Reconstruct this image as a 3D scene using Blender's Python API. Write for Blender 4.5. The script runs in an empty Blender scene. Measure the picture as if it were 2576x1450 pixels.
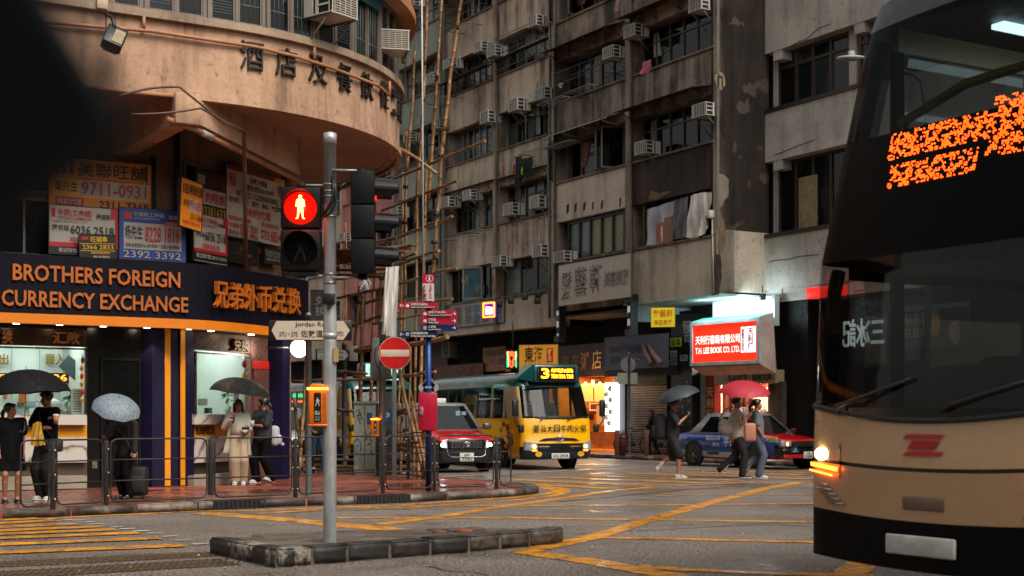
import bpy, bmesh, math, random
from mathutils import Vector, Matrix
R_ = math.radians
rnd = random.Random(7)
S = bpy.context.scene
COL = S.collection
# ------------------------------------------------------------------ camera, world, sun, exposure
K, HX, HY, HC = 3500.0, 1288.0, 1050.0, 1.38      # focal length in photo pixels, horizon, eye height
cam_d = bpy.data.cameras.new('camera'); cam = bpy.data.objects.new('camera', cam_d); COL.objects.link(cam)
cam.location = (0, 0, HC); cam.rotation_euler = (R_(90), 0, 0)
cam_d.sensor_width = 36; cam_d.lens = K/2576*36; cam_d.shift_y = (HY-724.5)/2576
cam_d.clip_start = 0.05; cam_d.clip_end = 1000
cam_d.dof.use_dof = True; cam_d.dof.focus_distance = 20; cam_d.dof.aperture_fstop = 2.8
S.camera = cam
W = bpy.data.worlds.new('World'); S.world = W; W.use_nodes = True
_nt = W.node_tree; _bg = _nt.nodes['Background']
_sky = _nt.nodes.new('ShaderNodeTexSky'); _sky.sky_type = 'NISHITA'; _sky.sun_disc = False
SUN_EL, SUN_AZ = 50, 142
_sky.sun_elevation = R_(SUN_EL); _sky.sun_rotation = R_(SUN_AZ); _sky.air_density = 1.5; _sky.dust_density = 5
_hs = _nt.nodes.new('ShaderNodeHueSaturation'); _hs.inputs['Saturation'].default_value = 0.2
_nt.links.new(_sky.outputs[0], _hs.inputs['Color']); _wm = _nt.nodes.new('ShaderNodeMix'); _wm.data_type = 'RGBA'; _wm.blend_type = 'MULTIPLY'; _wm.inputs[0].default_value = 1; _wm.inputs[7].default_value = (1, .965, .91, 1)
_nt.links.new(_hs.outputs[0], _wm.inputs[6]); _nt.links.new(_wm.outputs[2], _bg.inputs['Color'])
_bg.inputs['Strength'].default_value = 0.112
sun_d = bpy.data.lights.new('sun', 'SUN'); sun = bpy.data.objects.new('sun', sun_d); COL.objects.link(sun)
sun_d.energy = 1.7; sun_d.angle = R_(30); sun_d.color = (1, .93, .83)
_a = R_(SUN_AZ); _e = R_(SUN_EL)
sun.rotation_euler = Vector((-math.sin(_a)*math.cos(_e), -math.cos(_a)*math.cos(_e), -math.sin(_e))).to_track_quat('-Z', 'Y').to_euler()
S.view_settings.view_transform = 'Standard'; S.view_settings.look = 'None'
S.view_settings.exposure = 0.62; S.view_settings.gamma = 1
S.render.engine = 'CYCLES'
S.cycles.max_bounces = 6; S.cycles.transparent_max_bounces = 12; S.cycles.caustics_reflective = False; S.cycles.caustics_refractive = False
S.cycles.use_denoising = True; S.cycles.sample_clamp_indirect = 4

# ------------------------------------------------------------------ geometry of the place
UX = Vector((.8616, .5075, 0)); VX = Vector((-.5075, .8616, 0)); ZX = Vector((0, 0, 1))   # along the main road / up the side street
def at(px, py, Y): return Vector(((px-HX)*Y/K, Y, HC-(py-HY)*Y/K))
def gnd(px, py, z=0.0):
    Y = (HC-z)*K/(py-HY); return Vector(((px-HX)*Y/K, Y, z))
class Fr:
    """upright plane: x to the viewer's right, y into the wall, z up"""
    def __init__(s, o, r, z=0):
        s.o = Vector((o[0], o[1], z)); s.r = Vector((r[0], r[1], 0)).normalized(); s.n = s.r.cross(ZX)
        i = -s.n
        s.M = Matrix(((s.r.x, i.x, 0, s.o.x), (s.r.y, i.y, 0, s.o.y), (0, 0, 1, z), (0, 0, 0, 1)))
    def p(s, x, y, z): return s.M @ Vector((x, y, z))
    def px(s, px, py, y=0.0):
        d = Vector(((px-HX)/K, 1, -(py-HY)/K)); c = Vector((0, 0, HC)); o = s.o - s.n*y
        t = (o-c).dot(s.n)/d.dot(s.n); q = c+d*t
        return (q-s.o).dot(s.r), q.z
    def sub(s, x, y): 
        q = s.p(x, y, 0); return Fr(q, s.r)

# ------------------------------------------------------------------ mesh builder
def wm(o):
    m = o.matrix_basis.copy()
    if o.parent: m = wm(o.parent) @ o.matrix_parent_inverse @ m
    return m
def lay(o, label=None, cat=None, group=None, kind=None):
    if label: o['label'] = label
    if cat: o['category'] = cat
    if group: o['group'] = group
    if kind: o['kind'] = kind
    return o
def thing(name, label, cat, loc=(0, 0, 0), rz=0, group=None):
    o = bpy.data.objects.new(name, None); COL.objects.link(o); o.empty_display_size = .2
    o.location = loc; o.rotation_euler = (0, 0, rz)
    return lay(o, label, cat, group)
def dup(root, loc, rz, label=None, group=None):
    r = root.copy(); COL.objects.link(r); r.location = loc; r.rotation_euler = (0, 0, rz)
    if label: r['label'] = label
    if group: r['group'] = group
    def kids(a, b):
        for ch in list(a.children):
            c = ch.copy(); COL.objects.link(c); c.parent = b; kids(ch, c)
    kids(root, r)
    return r
class MB:
    def __init__(s): s.v = []; s.f = []; s.m = []; s.s = []
    def add(s, vs, fs, mi=0, sm=False, T=None):
        b = len(s.v)
        s.v += [tuple(T @ Vector(p)) if T is not None else tuple(p) for p in vs]
        for f in fs: s.f.append(tuple(b+i for i in f)); s.m.append(mi); s.s.append(sm)
        return s
    def quad(s, a, b, c, d, mi=0, T=None): return s.add([a, b, c, d], [(0, 1, 2, 3)], mi, False, T)
    def box(s, x0, x1, y0, y1, z0, z1, mi=0, T=None):
        vs = [(x, y, z) for z in (z0, z1) for y in (y0, y1) for x in (x0, x1)]
        return s.add(vs, [(0, 2, 3, 1), (4, 5, 7, 6), (0, 1, 5, 4), (2, 6, 7, 3), (0, 4, 6, 2), (1, 3, 7, 5)], mi, False, T)
    def rbox(s, x0, x1, y0, y1, z0, z1, r=.02, mi=0, T=None, seg=2):
        bm = bmesh.new(); bmesh.ops.create_cube(bm, size=1)
        for v in bm.verts: v.co = Vector(((x0+x1)/2+v.co.x*(x1-x0), (y0+y1)/2+v.co.y*(y1-y0), (z0+z1)/2+v.co.z*(z1-z0)))
        bmesh.ops.bevel(bm, geom=bm.edges[:], offset=min(r, abs(x1-x0)*.49, abs(y1-y0)*.49, abs(z1-z0)*.49), segments=seg, affect='EDGES', profile=.5)
        bm.verts.index_update()
        s.add([v.co[:] for v in bm.verts], [[v.index for v in f.verts] for f in bm.faces], mi, True, T); bm.free(); return s
    def bmx(s, bm, mi=0, sm=True, T=None):
        bm.verts.index_update()
        s.add([v.co[:] for v in bm.verts], [[v.index for v in f.verts] for f in bm.faces], mi, sm, T); return s
    def cyl(s, p0, p1, r0, r1=None, n=12, mi=0, T=None, sm=True):
        return s.tube([p0, p1], [r0, r0 if r1 is None else r1], n, mi, T=T, sm=sm)
    def tube(s, pts, r, n=8, mi=0, closed=False, T=None, sm=True, cap=True):
        pts = [Vector(p) for p in pts]; k = len(pts)
        rs = r if isinstance(r, (list, tuple)) else [r]*k
        t0 = (pts[1]-pts[0]).normalized(); a = t0.orthogonal().normalized(); vs = []; prev = t0
        for i, p in enumerate(pts):
            if closed: t = (pts[(i+1) % k]-pts[i-1]).normalized()
            else: t = ((pts[min(i+1, k-1)]-pts[max(i-1, 0)])).normalized()
            q = prev.rotation_difference(t); a = (q @ a); a = (a-t*a.dot(t)).normalized(); prev = t; b = t.cross(a)
            for j in range(n):
                w = 2*math.pi*j/n; vs.append(p+(a*math.cos(w)+b*math.sin(w))*rs[i])
        fs = []
        for i in range(k if closed else k-1):
            for j in range(n): fs.append((i*n+j, i*n+(j+1) % n, ((i+1) % k)*n+(j+1) % n, ((i+1) % k)*n+j))
        s.add(vs, fs, mi, sm, T)
        if cap and not closed:
            b = len(s.v)-len(vs)
            s.f += [tuple(b+j for j in reversed(range(n))), tuple(b+(k-1)*n+j for j in range(n))]; s.m += [mi, mi]; s.s += [False, False]
        return s
    def lathe(s, prof, n=24, mi=0, T=None, sm=True):
        k = len(prof); vs = [(r*math.cos(2*math.pi*j/n), r*math.sin(2*math.pi*j/n), z) for r, z in prof for j in range(n)]
        fs = [(i*n+j, i*n+(j+1) % n, (i+1)*n+(j+1) % n, (i+1)*n+j) for i in range(k-1) for j in range(n)]
        return s.add(vs, fs, mi, sm, T)
    def ball(s, c, rx, ry=None, rz=None, n=12, mi=0, T=None):
        ry = ry or rx; rz = rz or rx; m = max(4, n//2+1)
        prof = [(math.sin(math.pi*i/m), -math.cos(math.pi*i/m)) for i in range(m+1)]
        prof[0] = (1e-4, -1); prof[-1] = (1e-4, 1)
        X = Matrix.Translation(c) @ Matrix.Diagonal((rx, ry, rz, 1))
        return s.lathe(prof, n, mi, (T @ X) if T is not None else X)
    def cap(s, p0, r0, p1, r1, n=10, mi=0):
        """tapered limb with round ends"""
        p0 = Vector(p0); p1 = Vector(p1); d = p1-p0; L = d.length or 1e-4
        q = d.to_track_quat('Z', 'Y').to_matrix().to_4x4(); prof = []
        for i in range(5): w = math.pi/2*(1-i/4); prof.append((max(1e-4, r0*math.cos(w)), -r0*math.sin(w)))
        for i in range(5): w = math.pi/2*i/4; prof.append((max(1e-4, r1*math.cos(w)), L+r1*math.sin(w)))
        return s.lathe(prof, n, mi, Matrix.Translation(p0) @ q)
    def prism(s, poly, z0, z1, mi=0, T=None, top=None, sm=False):
        n = len(poly); vs = [(x, y, z0) for x, y in poly]+[(x, y, z1) for x, y in poly]
        s.add(vs, [(i, (i+1) % n, n+(i+1) % n, n+i) for i in range(n)], mi, sm, T)
        b = len(s.v)-2*n
        s.f += [tuple(b+i for i in reversed(range(n))), tuple(b+n+i for i in range(n))]; s.m += [mi, mi if top is None else top]; s.s += [False, False]
        return s
    def loft(s, rings, mi=0, closed=True, capa=True, capb=True, sm=True, T=None, mis=None):
        n = len(rings[0]); k = len(rings); vs = [p for r in rings for p in r]; b = len(s.v)
        s.v += [tuple(T @ Vector(p)) if T is not None else tuple(p) for p in vs]
        for i in range(k-1):
            for j in range(n if closed else n-1):
                m = mis(i, j) if mis else mi
                if m is None: continue
                s.f.append((b+i*n+j, b+i*n+(j+1) % n, b+(i+1)*n+(j+1) % n, b+(i+1)*n+j)); s.m.append(m); s.s.append(sm)
        if capa: s.f.append(tuple(b+j for j in reversed(range(n)))); s.m.append(mi); s.s.append(False)
        if capb: s.f.append(tuple(b+(k-1)*n+j for j in range(n))); s.m.append(mi if not mis else (mis(k-2, 0) or 0)); s.s.append(False)
        return s
    def text(s, fr, txt, x0, z0, x1, z1, y=0.0, mi=0, bold=0.0, dep=0.0, shear=0, mirror=False):
        """lettering fitted into a rectangle of an upright plane"""
        vs, fs = glyphs(txt, bold, shear)
        xs = [v[0] for v in vs]; ys = [v[1] for v in vs]
        if not xs: return s
        ax, bx, ay, by = min(xs), max(xs), min(ys), max(ys)
        def tr(v, yy):
            u = (v[0]-ax)/max(bx-ax, 1e-6); w = (v[1]-ay)/max(by-ay, 1e-6)
            if mirror: u = 1-u
            return fr.p(x0+(x1-x0)*u, yy, z0+(z1-z0)*w)
        if dep == 0: return s.add([tr(v, y) for v in vs], fs, mi)
        n = len(vs); ed = {}
        for f in fs:
            for i in range(len(f)):
                e = (f[i], f[(i+1) % len(f)])
                if (e[1], e[0]) in ed: ed.pop((e[1], e[0]))
                else: ed[e] = 1
        s.add([tr(v, y-dep) for v in vs]+[tr(v, y) for v in vs], list(fs), mi)
        b = len(s.v)-2*n
        for (i, j) in ed: s.f.append((b+j, b+i, b+n+i, b+n+j)); s.m.append(mi); s.s.append(False)
        return s
    def build(s, name, mats, parent=None, world=True):
        me = bpy.data.meshes.new(name); me.from_pydata(s.v, [], s.f)
        for m in (mats if isinstance(mats, (list, tuple)) else [mats]): me.materials.append(m)
        me.polygons.foreach_set('material_index', s.m); me.polygons.foreach_set('use_smooth', s.s); me.update()
        o = bpy.data.objects.new(name, me); COL.objects.link(o)
        if parent:
            o.parent = parent
            if world: o.matrix_parent_inverse = wm(parent).inverted()
        return o
_gl = {}
def glyphs(txt, bold=0.0, shear=0):
    k = (txt, bold, shear)
    if k not in _gl:
        cu = bpy.data.curves.new('t', 'FONT'); cu.body = txt; cu.size = 1; cu.offset = bold; cu.shear = shear; cu.resolution_u = 2
        cu.align_x = 'CENTER'; cu.space_line = .95
        ob = bpy.data.objects.new('t', cu); me = bpy.data.meshes.new_from_object(ob)
        _gl[k] = ([v.co[:] for v in me.vertices], [tuple(p.vertices) for p in me.polygons])
        bpy.data.objects.remove(ob); bpy.data.curves.remove(cu); bpy.data.meshes.remove(me)
    return _gl[k]

# ------------------------------------------------------------------ materials
def C(h, a=1):
    c = [int(h[i:i+2], 16)/255 for i in (0, 2, 4)]
    return tuple((x/12.92 if x <= .04045 else ((x+.055)/1.055)**2.4) for x in c)+(a,)
def nd(nt, t, **kw):
    n = nt.nodes.new('ShaderNode'+t)
    for k, v in kw.items():
        if k in n.inputs: n.inputs[k].default_value = v
        else: setattr(n, k, v)
    return n
def coords(nt, scale=(1, 1, 1), rot=(0, 0, 0)):
    tc = nd(nt, 'TexCoord'); mp = nd(nt, 'Mapping'); mp.inputs['Scale'].default_value = scale; mp.inputs['Rotation'].default_value = rot
    nt.links.new(tc.outputs['Object'], mp.inputs['Vector']); return mp.outputs[0]
def noise(nt, vec, scale, detail=4, rough=.6):
    n = nd(nt, 'TexNoise', Scale=scale, Detail=detail, Roughness=rough); nt.links.new(vec, n.inputs['Vector']); return n.outputs['Fac']
def ramp(nt, fac, *st):
    r = nd(nt, 'ValToRGB'); e = r.color_ramp.elements
    while len(e) < len(st): e.new(.5)
    for i, (p, c) in enumerate(st): e[i].position = p; e[i].color = c if len(c) == 4 else (*c, 1)
    nt.links.new(fac, r.inputs['Fac']); return r.outputs['Color']
def mixc(nt, fac, a, b, mode='MIX'):
    m = nd(nt, 'Mix', data_type='RGBA', blend_type=mode)
    for sock, v in ((m.inputs[0], fac), (m.inputs[6], a), (m.inputs[7], b)):
        if isinstance(v, (int, float, tuple)): sock.default_value = v
        else: nt.links.new(v, sock)
    return m.outputs[2]
def g(v): return (v, v, v, 1)
_mc = {}
def newm(name):
    m = bpy.data.materials.new(name); m.use_nodes = True; nt = m.node_tree; return m, nt, nt.nodes['Principled BSDF']
def bumpn(nt, b, h, strength=.3, dist=.02):
    n = nd(nt, 'Bump', Strength=strength, Distance=dist); nt.links.new(h, n.inputs['Height']); nt.links.new(n.outputs[0], b.inputs['Normal'])
def P(h, rough=.55, metal=0, var=.25, vs=2.5, bump=0, bs=40, emit=0, coat=0, spec=.5, ecol=None):
    """plain finish with procedural wear: colour and gloss drift with a noise"""
    k = (h, rough, metal, var, vs, bump, bs, emit, coat, spec, ecol)
    if k in _mc: return _mc[k]
    m, nt, b = newm('finish_'+h); c = C(h); vec = coords(nt)
    f = noise(nt, vec, vs); dk = tuple(x*(1-var) for x in c[:3])+(1,); lt = tuple(min(1, x*(1+var*.6)) for x in c[:3])+(1,)
    nt.links.new(ramp(nt, f, (.3, dk), (.7, lt)), b.inputs['Base Color'])
    f2 = noise(nt, vec, vs*4+3)
    nt.links.new(ramp(nt, f2, (.3, g(max(.02, rough*.8))), (.7, g(min(1, rough*1.2)))), b.inputs['Roughness'])
    b.inputs['Metallic'].default_value = metal; b.inputs['Specular IOR Level'].default_value = spec
    b.inputs['Coat Weight'].default_value = coat; b.inputs['Coat Roughness'].default_value = .06
    if bump: bumpn(nt, b, noise(nt, vec, bs), bump)
    if emit:
        b.inputs['Emission Color'].default_value = C(ecol or h); b.inputs['Emission Strength'].default_value = emit
    _mc[k] = m; return m
def concrete(name, base, dark, light=None, rust=None, streak=.6, zs=.25, thr=.5, rthr=.62, patch=None):
    """rain-streaked render: vertical stains, blotches, rust, peeled patches"""
    m, nt, b = newm(name)
    vec = coords(nt); st = coords(nt, (1.7, 1.7, zs*.7))
    big = noise(nt, vec, .55, 5); fine = noise(nt, vec, 14, 5, .7); s1 = noise(nt, st, 1, 7, .72)
    col = ramp(nt, big, (.3, tuple(x*.72 for x in C(base)[:3])+(1,)), (.55, C(base)), (.75, C(light or base)))
    k1 = ramp(nt, s1, (thr-.1, g(1)), (thr+.05, g(0)))
    k2 = ramp(nt, big, (.38, g(1)), (.68, g(.3)))
    kk = mixc(nt, 1.0, k1, k2, 'MULTIPLY')
    ks = nd(nt, 'Math', operation='MULTIPLY'); ks.inputs[1].default_value = streak; nt.links.new(kk, ks.inputs[0])
    col = mixc(nt, ks.outputs[0], col, C(dark))
    if rust:
        rn = noise(nt, coords(nt, (1.6, 1.6, .5)), 1.1, 6, .7)
        rf = ramp(nt, rn, (rthr, g(0)), (rthr+.07, g(.85))); col = mixc(nt, rf, col, C(rust))
    if patch:
        pn = noise(nt, vec, 1.3, 3, .5); pf = ramp(nt, pn, (.62, g(0)), (.635, g(1))); col = mixc(nt, pf, col, C(patch))
    sp = ramp(nt, noise(nt, vec, 7, 6, .75), (.30, g(.45)), (.42, g(1))); col = mixc(nt, 1.0, col, sp, 'MULTIPLY')
    fg = ramp(nt, fine, (.25, g(.8)), (.75, g(1.08))); col = mixc(nt, 1.0, col, fg, 'MULTIPLY')
    nt.links.new(col, b.inputs['Base Color']); b.inputs['Roughness'].default_value = .88; b.inputs['Specular IOR Level'].default_value = .25
    h = mixc(nt, .5, noise(nt, vec, 5, 6, .7), fine); bumpn(nt, b, h, .35, .03)
    return m
def glassy(h='10151a', rough=.04, tint=.35):
    """opaque dark window pane with what is behind it dimly varied"""
    k = ('gl', h, rough)
    if k in _mc: return _mc[k]
    m, nt, b = newm('pane_'+h); vec = coords(nt, (1.3, 1.3, .7)); f = noise(nt, vec, 1.6, 3)
    c = C(h); nt.links.new(ramp(nt, f, (.35, tuple(x*.4 for x in c[:3])+(1,)), (.68, c)), b.inputs['Base Color'])
    b.inputs['Roughness'].default_value = rough; b.inputs['Specular IOR Level'].default_value = .28
    n = nd(nt, 'Bump', Strength=.04, Distance=.02); nt.links.new(noise(nt, vec, 3), n.inputs['Height']); nt.links.new(n.outputs[0], b.inputs['Normal'])
    _mc[k] = m; return m
def clear(tint=(.8, .84, .84), refl=1.0):
    k = ('clear', tint, refl)
    if k in _mc: return _mc[k]
    m = bpy.data.materials.new('clear_glass'); m.use_nodes = True; nt = m.node_tree; nt.nodes.clear()
    o = nd(nt, 'OutputMaterial'); mx = nd(nt, 'MixShader'); t = nd(nt, 'BsdfTransparent'); t.inputs[0].default_value = (*tint, 1)
    gl = nd(nt, 'BsdfGlossy', Roughness=.03); gl.inputs[0].default_value = (refl, refl, refl, 1); fr = nd(nt, 'Fresnel', IOR=1.5)
    ge = nd(nt, 'NewGeometry'); ma = nd(nt, 'Math', operation='MULTIPLY_ADD'); ma.inputs[1].default_value = -1; ma.inputs[2].default_value = 1
    mu = nd(nt, 'Math', operation='MULTIPLY'); nt.links.new(ge.outputs['Backfacing'], ma.inputs[0]); nt.links.new(ma.outputs[0], mu.inputs[0]); nt.links.new(fr.outputs[0], mu.inputs[1]); nt.links.new(mu.outputs[0], mx.inputs[0]); nt.links.new(t.outputs[0], mx.inputs[1]); nt.links.new(gl.outputs[0], mx.inputs[2]); nt.links.new(mx.outputs[0], o.inputs[0])
    _mc[k] = m; return m
def glow(h, s):
    k = ('glow', h, s)
    if k in _mc: return _mc[k]
    m, nt, b = newm('lit_'+h); b.inputs['Base Color'].default_value = C(h); b.inputs['Emission Color'].default_value = C(h); b.inputs['Emission Strength'].default_value = s
    _mc[k] = m; return m
def lamp(name, kind, loc, energy, color, size=.3, sy=None, rot=(0, 0, 0), parent=None):
    d = bpy.data.lights.new(name, kind); d.energy = energy; d.color = color
    if kind == 'AREA': d.shape = 'RECTANGLE'; d.size = size; d.size_y = sy or size
    elif kind in ('POINT', 'SPOT'): d.shadow_soft_size = size
    o = bpy.data.objects.new(name, d); COL.objects.link(o); o.location = loc; o.rotation_euler = rot
    return o
BLK = P('0c0d0e', .45); DARK = P('1c1c1d', .6); STEEL = P('8d9196', .38, .85, .3, 3); GREY = P('6a6e70', .5, .2)
WHITE = P('d8d6cf', .5, var=.1); RUBBER = P('0b0b0b', .8)
# ------------------------------------------------------------------ ground, road, pavements
def asphalt():
    m, nt, b = newm('asphalt'); vec = coords(nt)
    ag = noise(nt, vec, 30, 2, .8); md = noise(nt, vec, 9, 4); bg = noise(nt, vec, .35, 4); stv = noise(nt, coords(nt, (.25, 2.2, 1), (0, 0, R_(30))), 1.2, 4)
    c = ramp(nt, ag, (.38, C('26221f')), (.5, C('675e57')), (.62, C('aa9f94')))
    c = mixc(nt, 1, c, ramp(nt, bg, (.3, g(.6)), (.7, g(1.1))), 'MULTIPLY'); c = mixc(nt, 1, c, ramp(nt, md, (.3, g(.8)), (.7, g(1.05))), 'MULTIPLY')
    c = mixc(nt, ramp(nt, stv, (.55, g(0)), (.75, g(.35))), c, C('4a3a30'))
    nt.links.new(c, b.inputs['Base Color'])
    nt.links.new(ramp(nt, noise(nt, vec, .6, 5), (.36, g(.26)), (.5, g(.62)), (.7, g(.8))), b.inputs['Roughness'])
    bumpn(nt, b, ag, .45, .008); b.inputs['Specular IOR Level'].default_value = .5
    return m
def roadpaint(h, worn):
    m, nt, b = newm('road_paint_'+h); vec = coords(nt); f = noise(nt, vec, 5, 6, .75); f2 = noise(nt, vec, 40, 3, .7); big = noise(nt, vec, .8, 3)
    k = mixc(nt, .4, f, f2); w = ramp(nt, k, (worn, g(1)), (worn+.06, g(0)))
    c = mixc(nt, 1, C(h), ramp(nt, big, (.3, g(.75)), (.7, g(1.05))), 'MULTIPLY'); c = mixc(nt, w, c, C('5a4a38'))
    nt.links.new(c, b.inputs['Base Color']); nt.links.new(ramp(nt, big, (.4, g(.25)), (.6, g(.55))), b.inputs['Roughness']); bumpn(nt, b, f2, .3, .006)
    return m
def pavers():
    m, nt, b = newm('brick_paving'); vec = coords(nt, (1, 1, 1), (0, 0, R_(-30.5)))
    br = nd(nt, 'TexBrick', Scale=1.0); br.offset = .5
    for k, v in (('Color1', C('a05238')), ('Color2', C('74362a')), ('Mortar', C('1d1614')), ('Mortar Size', .012), ('Brick Width', .42), ('Row Height', .21), ('Bias', -.1)): br.inputs[k].default_value = v
    nt.links.new(vec, br.inputs['Vector']); v2 = coords(nt)
    br2 = nd(nt, 'TexWhiteNoise', noise_dimensions='2D'); sn = nd(nt, 'VectorMath', operation='SNAP'); sn.inputs[1].default_value = (.42, .21, 1); nt.links.new(vec, sn.inputs[0]); nt.links.new(sn.outputs[0], br2.inputs['Vector'])
    c = mixc(nt, ramp(nt, br2.outputs['Value'], (.72, g(0)), (.76, g(.8))), br.outputs['Color'], C('35201c'))
    wet = noise(nt, v2, .45, 4); c = mixc(nt, 1, c, ramp(nt, wet, (.35, g(.5)), (.62, g(1.1))), 'MULTIPLY')
    nt.links.new(c, b.inputs['Base Color']); nt.links.new(ramp(nt, wet, (.38, g(.14)), (.6, g(.5))), b.inputs['Roughness'])
    bumpn(nt, b, br.outputs['Fac'], -.4, .01)
    return m
def kerbstone():
    m, nt, b = newm('kerb_stone'); vec = coords(nt); f = noise(nt, vec, 6, 6, .7); c = ramp(nt, f, (.3, C('3a332e')), (.55, C('7d7168')), (.75, C('9c9086')))
    c = mixc(nt, ramp(nt, noise(nt, vec, 1.1, 5, .7), (.45, g(.85)), (.6, g(0))), c, C('1a1614'))
    nt.links.new(c, b.inputs['Base Color']); b.inputs['Roughness'].default_value = .6; bumpn(nt, b, f, .6, .02); return m
ASPH = asphalt(); YEL = roadpaint('e0930f', .45); WHT = roadpaint('c9c6bf', .42); PAV = pavers(); KERB = kerbstone()
mb = MB(); mb.quad((-160, -60, 0), (160, -60, 0), (160, 220, 0), (-160, 220, 0)); lay(mb.build('road', ASPH), kind='structure')

def ribbon(pts, w, z, jit=.012, step=.35):
    """flat painted stripe on the ground with slightly ragged edges"""
    P2 = [Vector((p[0], p[1], 0)) for p in pts]; out = []
    for a, b in zip(P2[:-1], P2[1:]):
        n = max(1, int((b-a).length/step)); out += [a.lerp(b, i/n) for i in range(n)]
    out.append(P2[-1]); L = []
    for i, p in enumerate(out):
        t = (out[min(i+1, len(out)-1)]-out[max(i-1, 0)]).normalized(); nn = Vector((-t.y, t.x, 0))
        L.append((p+nn*(w/2+rnd.uniform(-jit, jit)), p-nn*(w/2+rnd.uniform(-jit, jit))))
    vs = [(*q.xy, z) for pr in L for q in pr]
    return vs, [(2*i, 2*i+1, 2*i+3, 2*i+2) for i in range(len(L)-1)]
def line(mb, pxs, w, z=.004):
    pts = [gnd(*p) for p in pxs]
    mb.add(*ribbon(pts, w, z))
# box junction grid, edge lines and the far crossing
mb = MB(); zz = [.004]
def bl(pxs, w):
    line(mb, pxs, w, zz[0]); zz[0] += .0003
bl([(505, 1290), (760, 1311), (1040, 1338)], .46)
bl([(0, 1309), (250, 1298), (480, 1287), (644, 1284), (1010, 1271), (1288, 1252), (1372, 1243), (1400, 1237), (1395, 1231), (1340, 1224), (1288, 1218)], .2)
bl([(644, 1293), (860, 1279), (1050, 1276), (1288, 1259), (1390, 1248), (1425, 1238), (1415, 1229), (1350, 1221)], .2)
bl([(847, 1303), (1020, 1304), (1288, 1303.5), (1638, 1308), (1932, 1312), (2300, 1317)], .24)
bl([(956, 1320), (1095, 1302), (1288, 1271), (1343, 1264), (1538, 1235), (1640, 1225), (1813, 1217), (2060, 1212)], .25)
bl([(1495, 1351), (1638, 1307), (1775, 1268), (1932, 1228), (2010, 1214)], .26)
bl([(1010, 1273), (1288, 1273), (1725, 1271), (1932, 1268), (2300, 1264)], .22)
bl([(1500, 1353), (1720, 1357), (1932, 1362), (2300, 1370)], .24)
bl([(1318, 1388), (1343, 1393), (1488, 1413), (1600, 1434), (1760, 1462), (1900, 1485)], .34)
bl([(1318, 1388), (1400, 1372), (1500, 1350)], .30)
bl([(1600, 1425), (1720, 1434), (1932, 1443), (2200, 1450)], .24)
bl([(1560, 1235), (1700, 1231), (1888, 1227), (2100, 1226)], .11)
bl([(1650, 1248), (1720, 1247), (1932, 1246), (2200, 1246)], .11)
bl([(2200, 1392), (2160, 1425), (2115, 1470)], .30)
for q in ([(1288, 1207), (1648, 1223)], [(1288, 1217), (1538, 1230)], [(1378, 1201), (1763, 1216)], [(1473, 1196), (1738, 1207), (1875, 1209)], [(1575, 1191), (1800, 1199), (1932, 1203), (2040, 1206)],
          [(1668, 1187), (1932, 1193), (2040, 1196)], [(1763, 1185), (1932, 1188), (2040, 1190)]): bl(q, .42)
for y0, xe in ((890, 400), (925, 560), (965, 780), (1000, 1000), (1035, 1160), (1075, 1385), (1140, 1610), (1222, 1850)):
    e = {400: 872, 560: 893, 780: 928, 1000: 955, 1160: 985, 1385: 1020, 1610: 1073, 1850: 1147}[xe]
    bl([(-60, 1087+.25*(y0+8)), (.25*xe*.5, 1087+.25*(y0+e)/2), (.25*xe, 1087+.25*e)], .34)
lay(mb.build('yellow_road_marking', YEL), kind='structure')
mb = MB(); zz = [.012]
for q in ([(1120, 1200), (1288, 1192), (1463, 1183), (1563, 1179), (1760, 1176), (2000, 1173)], [(1400, 1178), (1640, 1171), (1700, 1168)], [(1540, 1160), (1690, 1163)], [(1860, 1212), (1990, 1215)]): bl(q, .12)
for x, y in ((550, 878), (690, 890), (790, 893), (870, 912), (960, 932), (1065, 945), (1170, 962), (1280, 980), (1420, 1002), (1560, 1024), (1705, 1055), (1845, 1095), (2010, 1133)):
    a = gnd(.25*x, 1087+.25*y); line_ = ribbon([a-UX*.09, a+UX*.09], .1, .012); mb.add(*line_)
for x, y in ((1300, 1199), (1420, 1192), (1545, 1184), (1660, 1180), (1830, 1176), (1600, 1218), (1820, 1214), (1770, 1209)):
    a = gnd(x, y); mb.add(*ribbon([a-UX*.1, a+UX*.1], .1, .013))
lay(mb.build('white_road_marking', WHT), kind='structure')
# dark tar seams and cracks
mb = MB()
for pts, w in (([(2040, 1325), (1932, 1318), (1700, 1331), (1560, 1337), (1420, 1346)], .035), ([(1930, 1222), (1800, 1226), (1640, 1240), (1480, 1256), (1380, 1264)], .12), ([(1075, 1424), (1120, 1436), (1190, 1440), (1230, 1450)], .03),
               ([(848, 1286), (930, 1283), (1060, 1281)], .05), ([(1660, 1204), (1760, 1208), (1830, 1207), (1900, 1208)], .5), ([(600, 1293), (730, 1290), (830, 1286)], .05), ([(1560, 1228), (1700, 1222), (1850, 1218), (1960, 1221)], .3)):
    P3 = [gnd(*p) for p in pts]; Q = []
    for a, b in zip(P3[:-1], P3[1:]):
        for i in range(5): Q.append(a.lerp(b, i/5)+Vector((rnd.uniform(-.03, .03), rnd.uniform(-.06, .06), 0)))
    mb.add(*ribbon(Q, w, .0022, w*.25, .2))
lay(mb.build('tar_repair_seam', P('17171a', .35, bump=.3, bs=60)), kind='structure')
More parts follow.
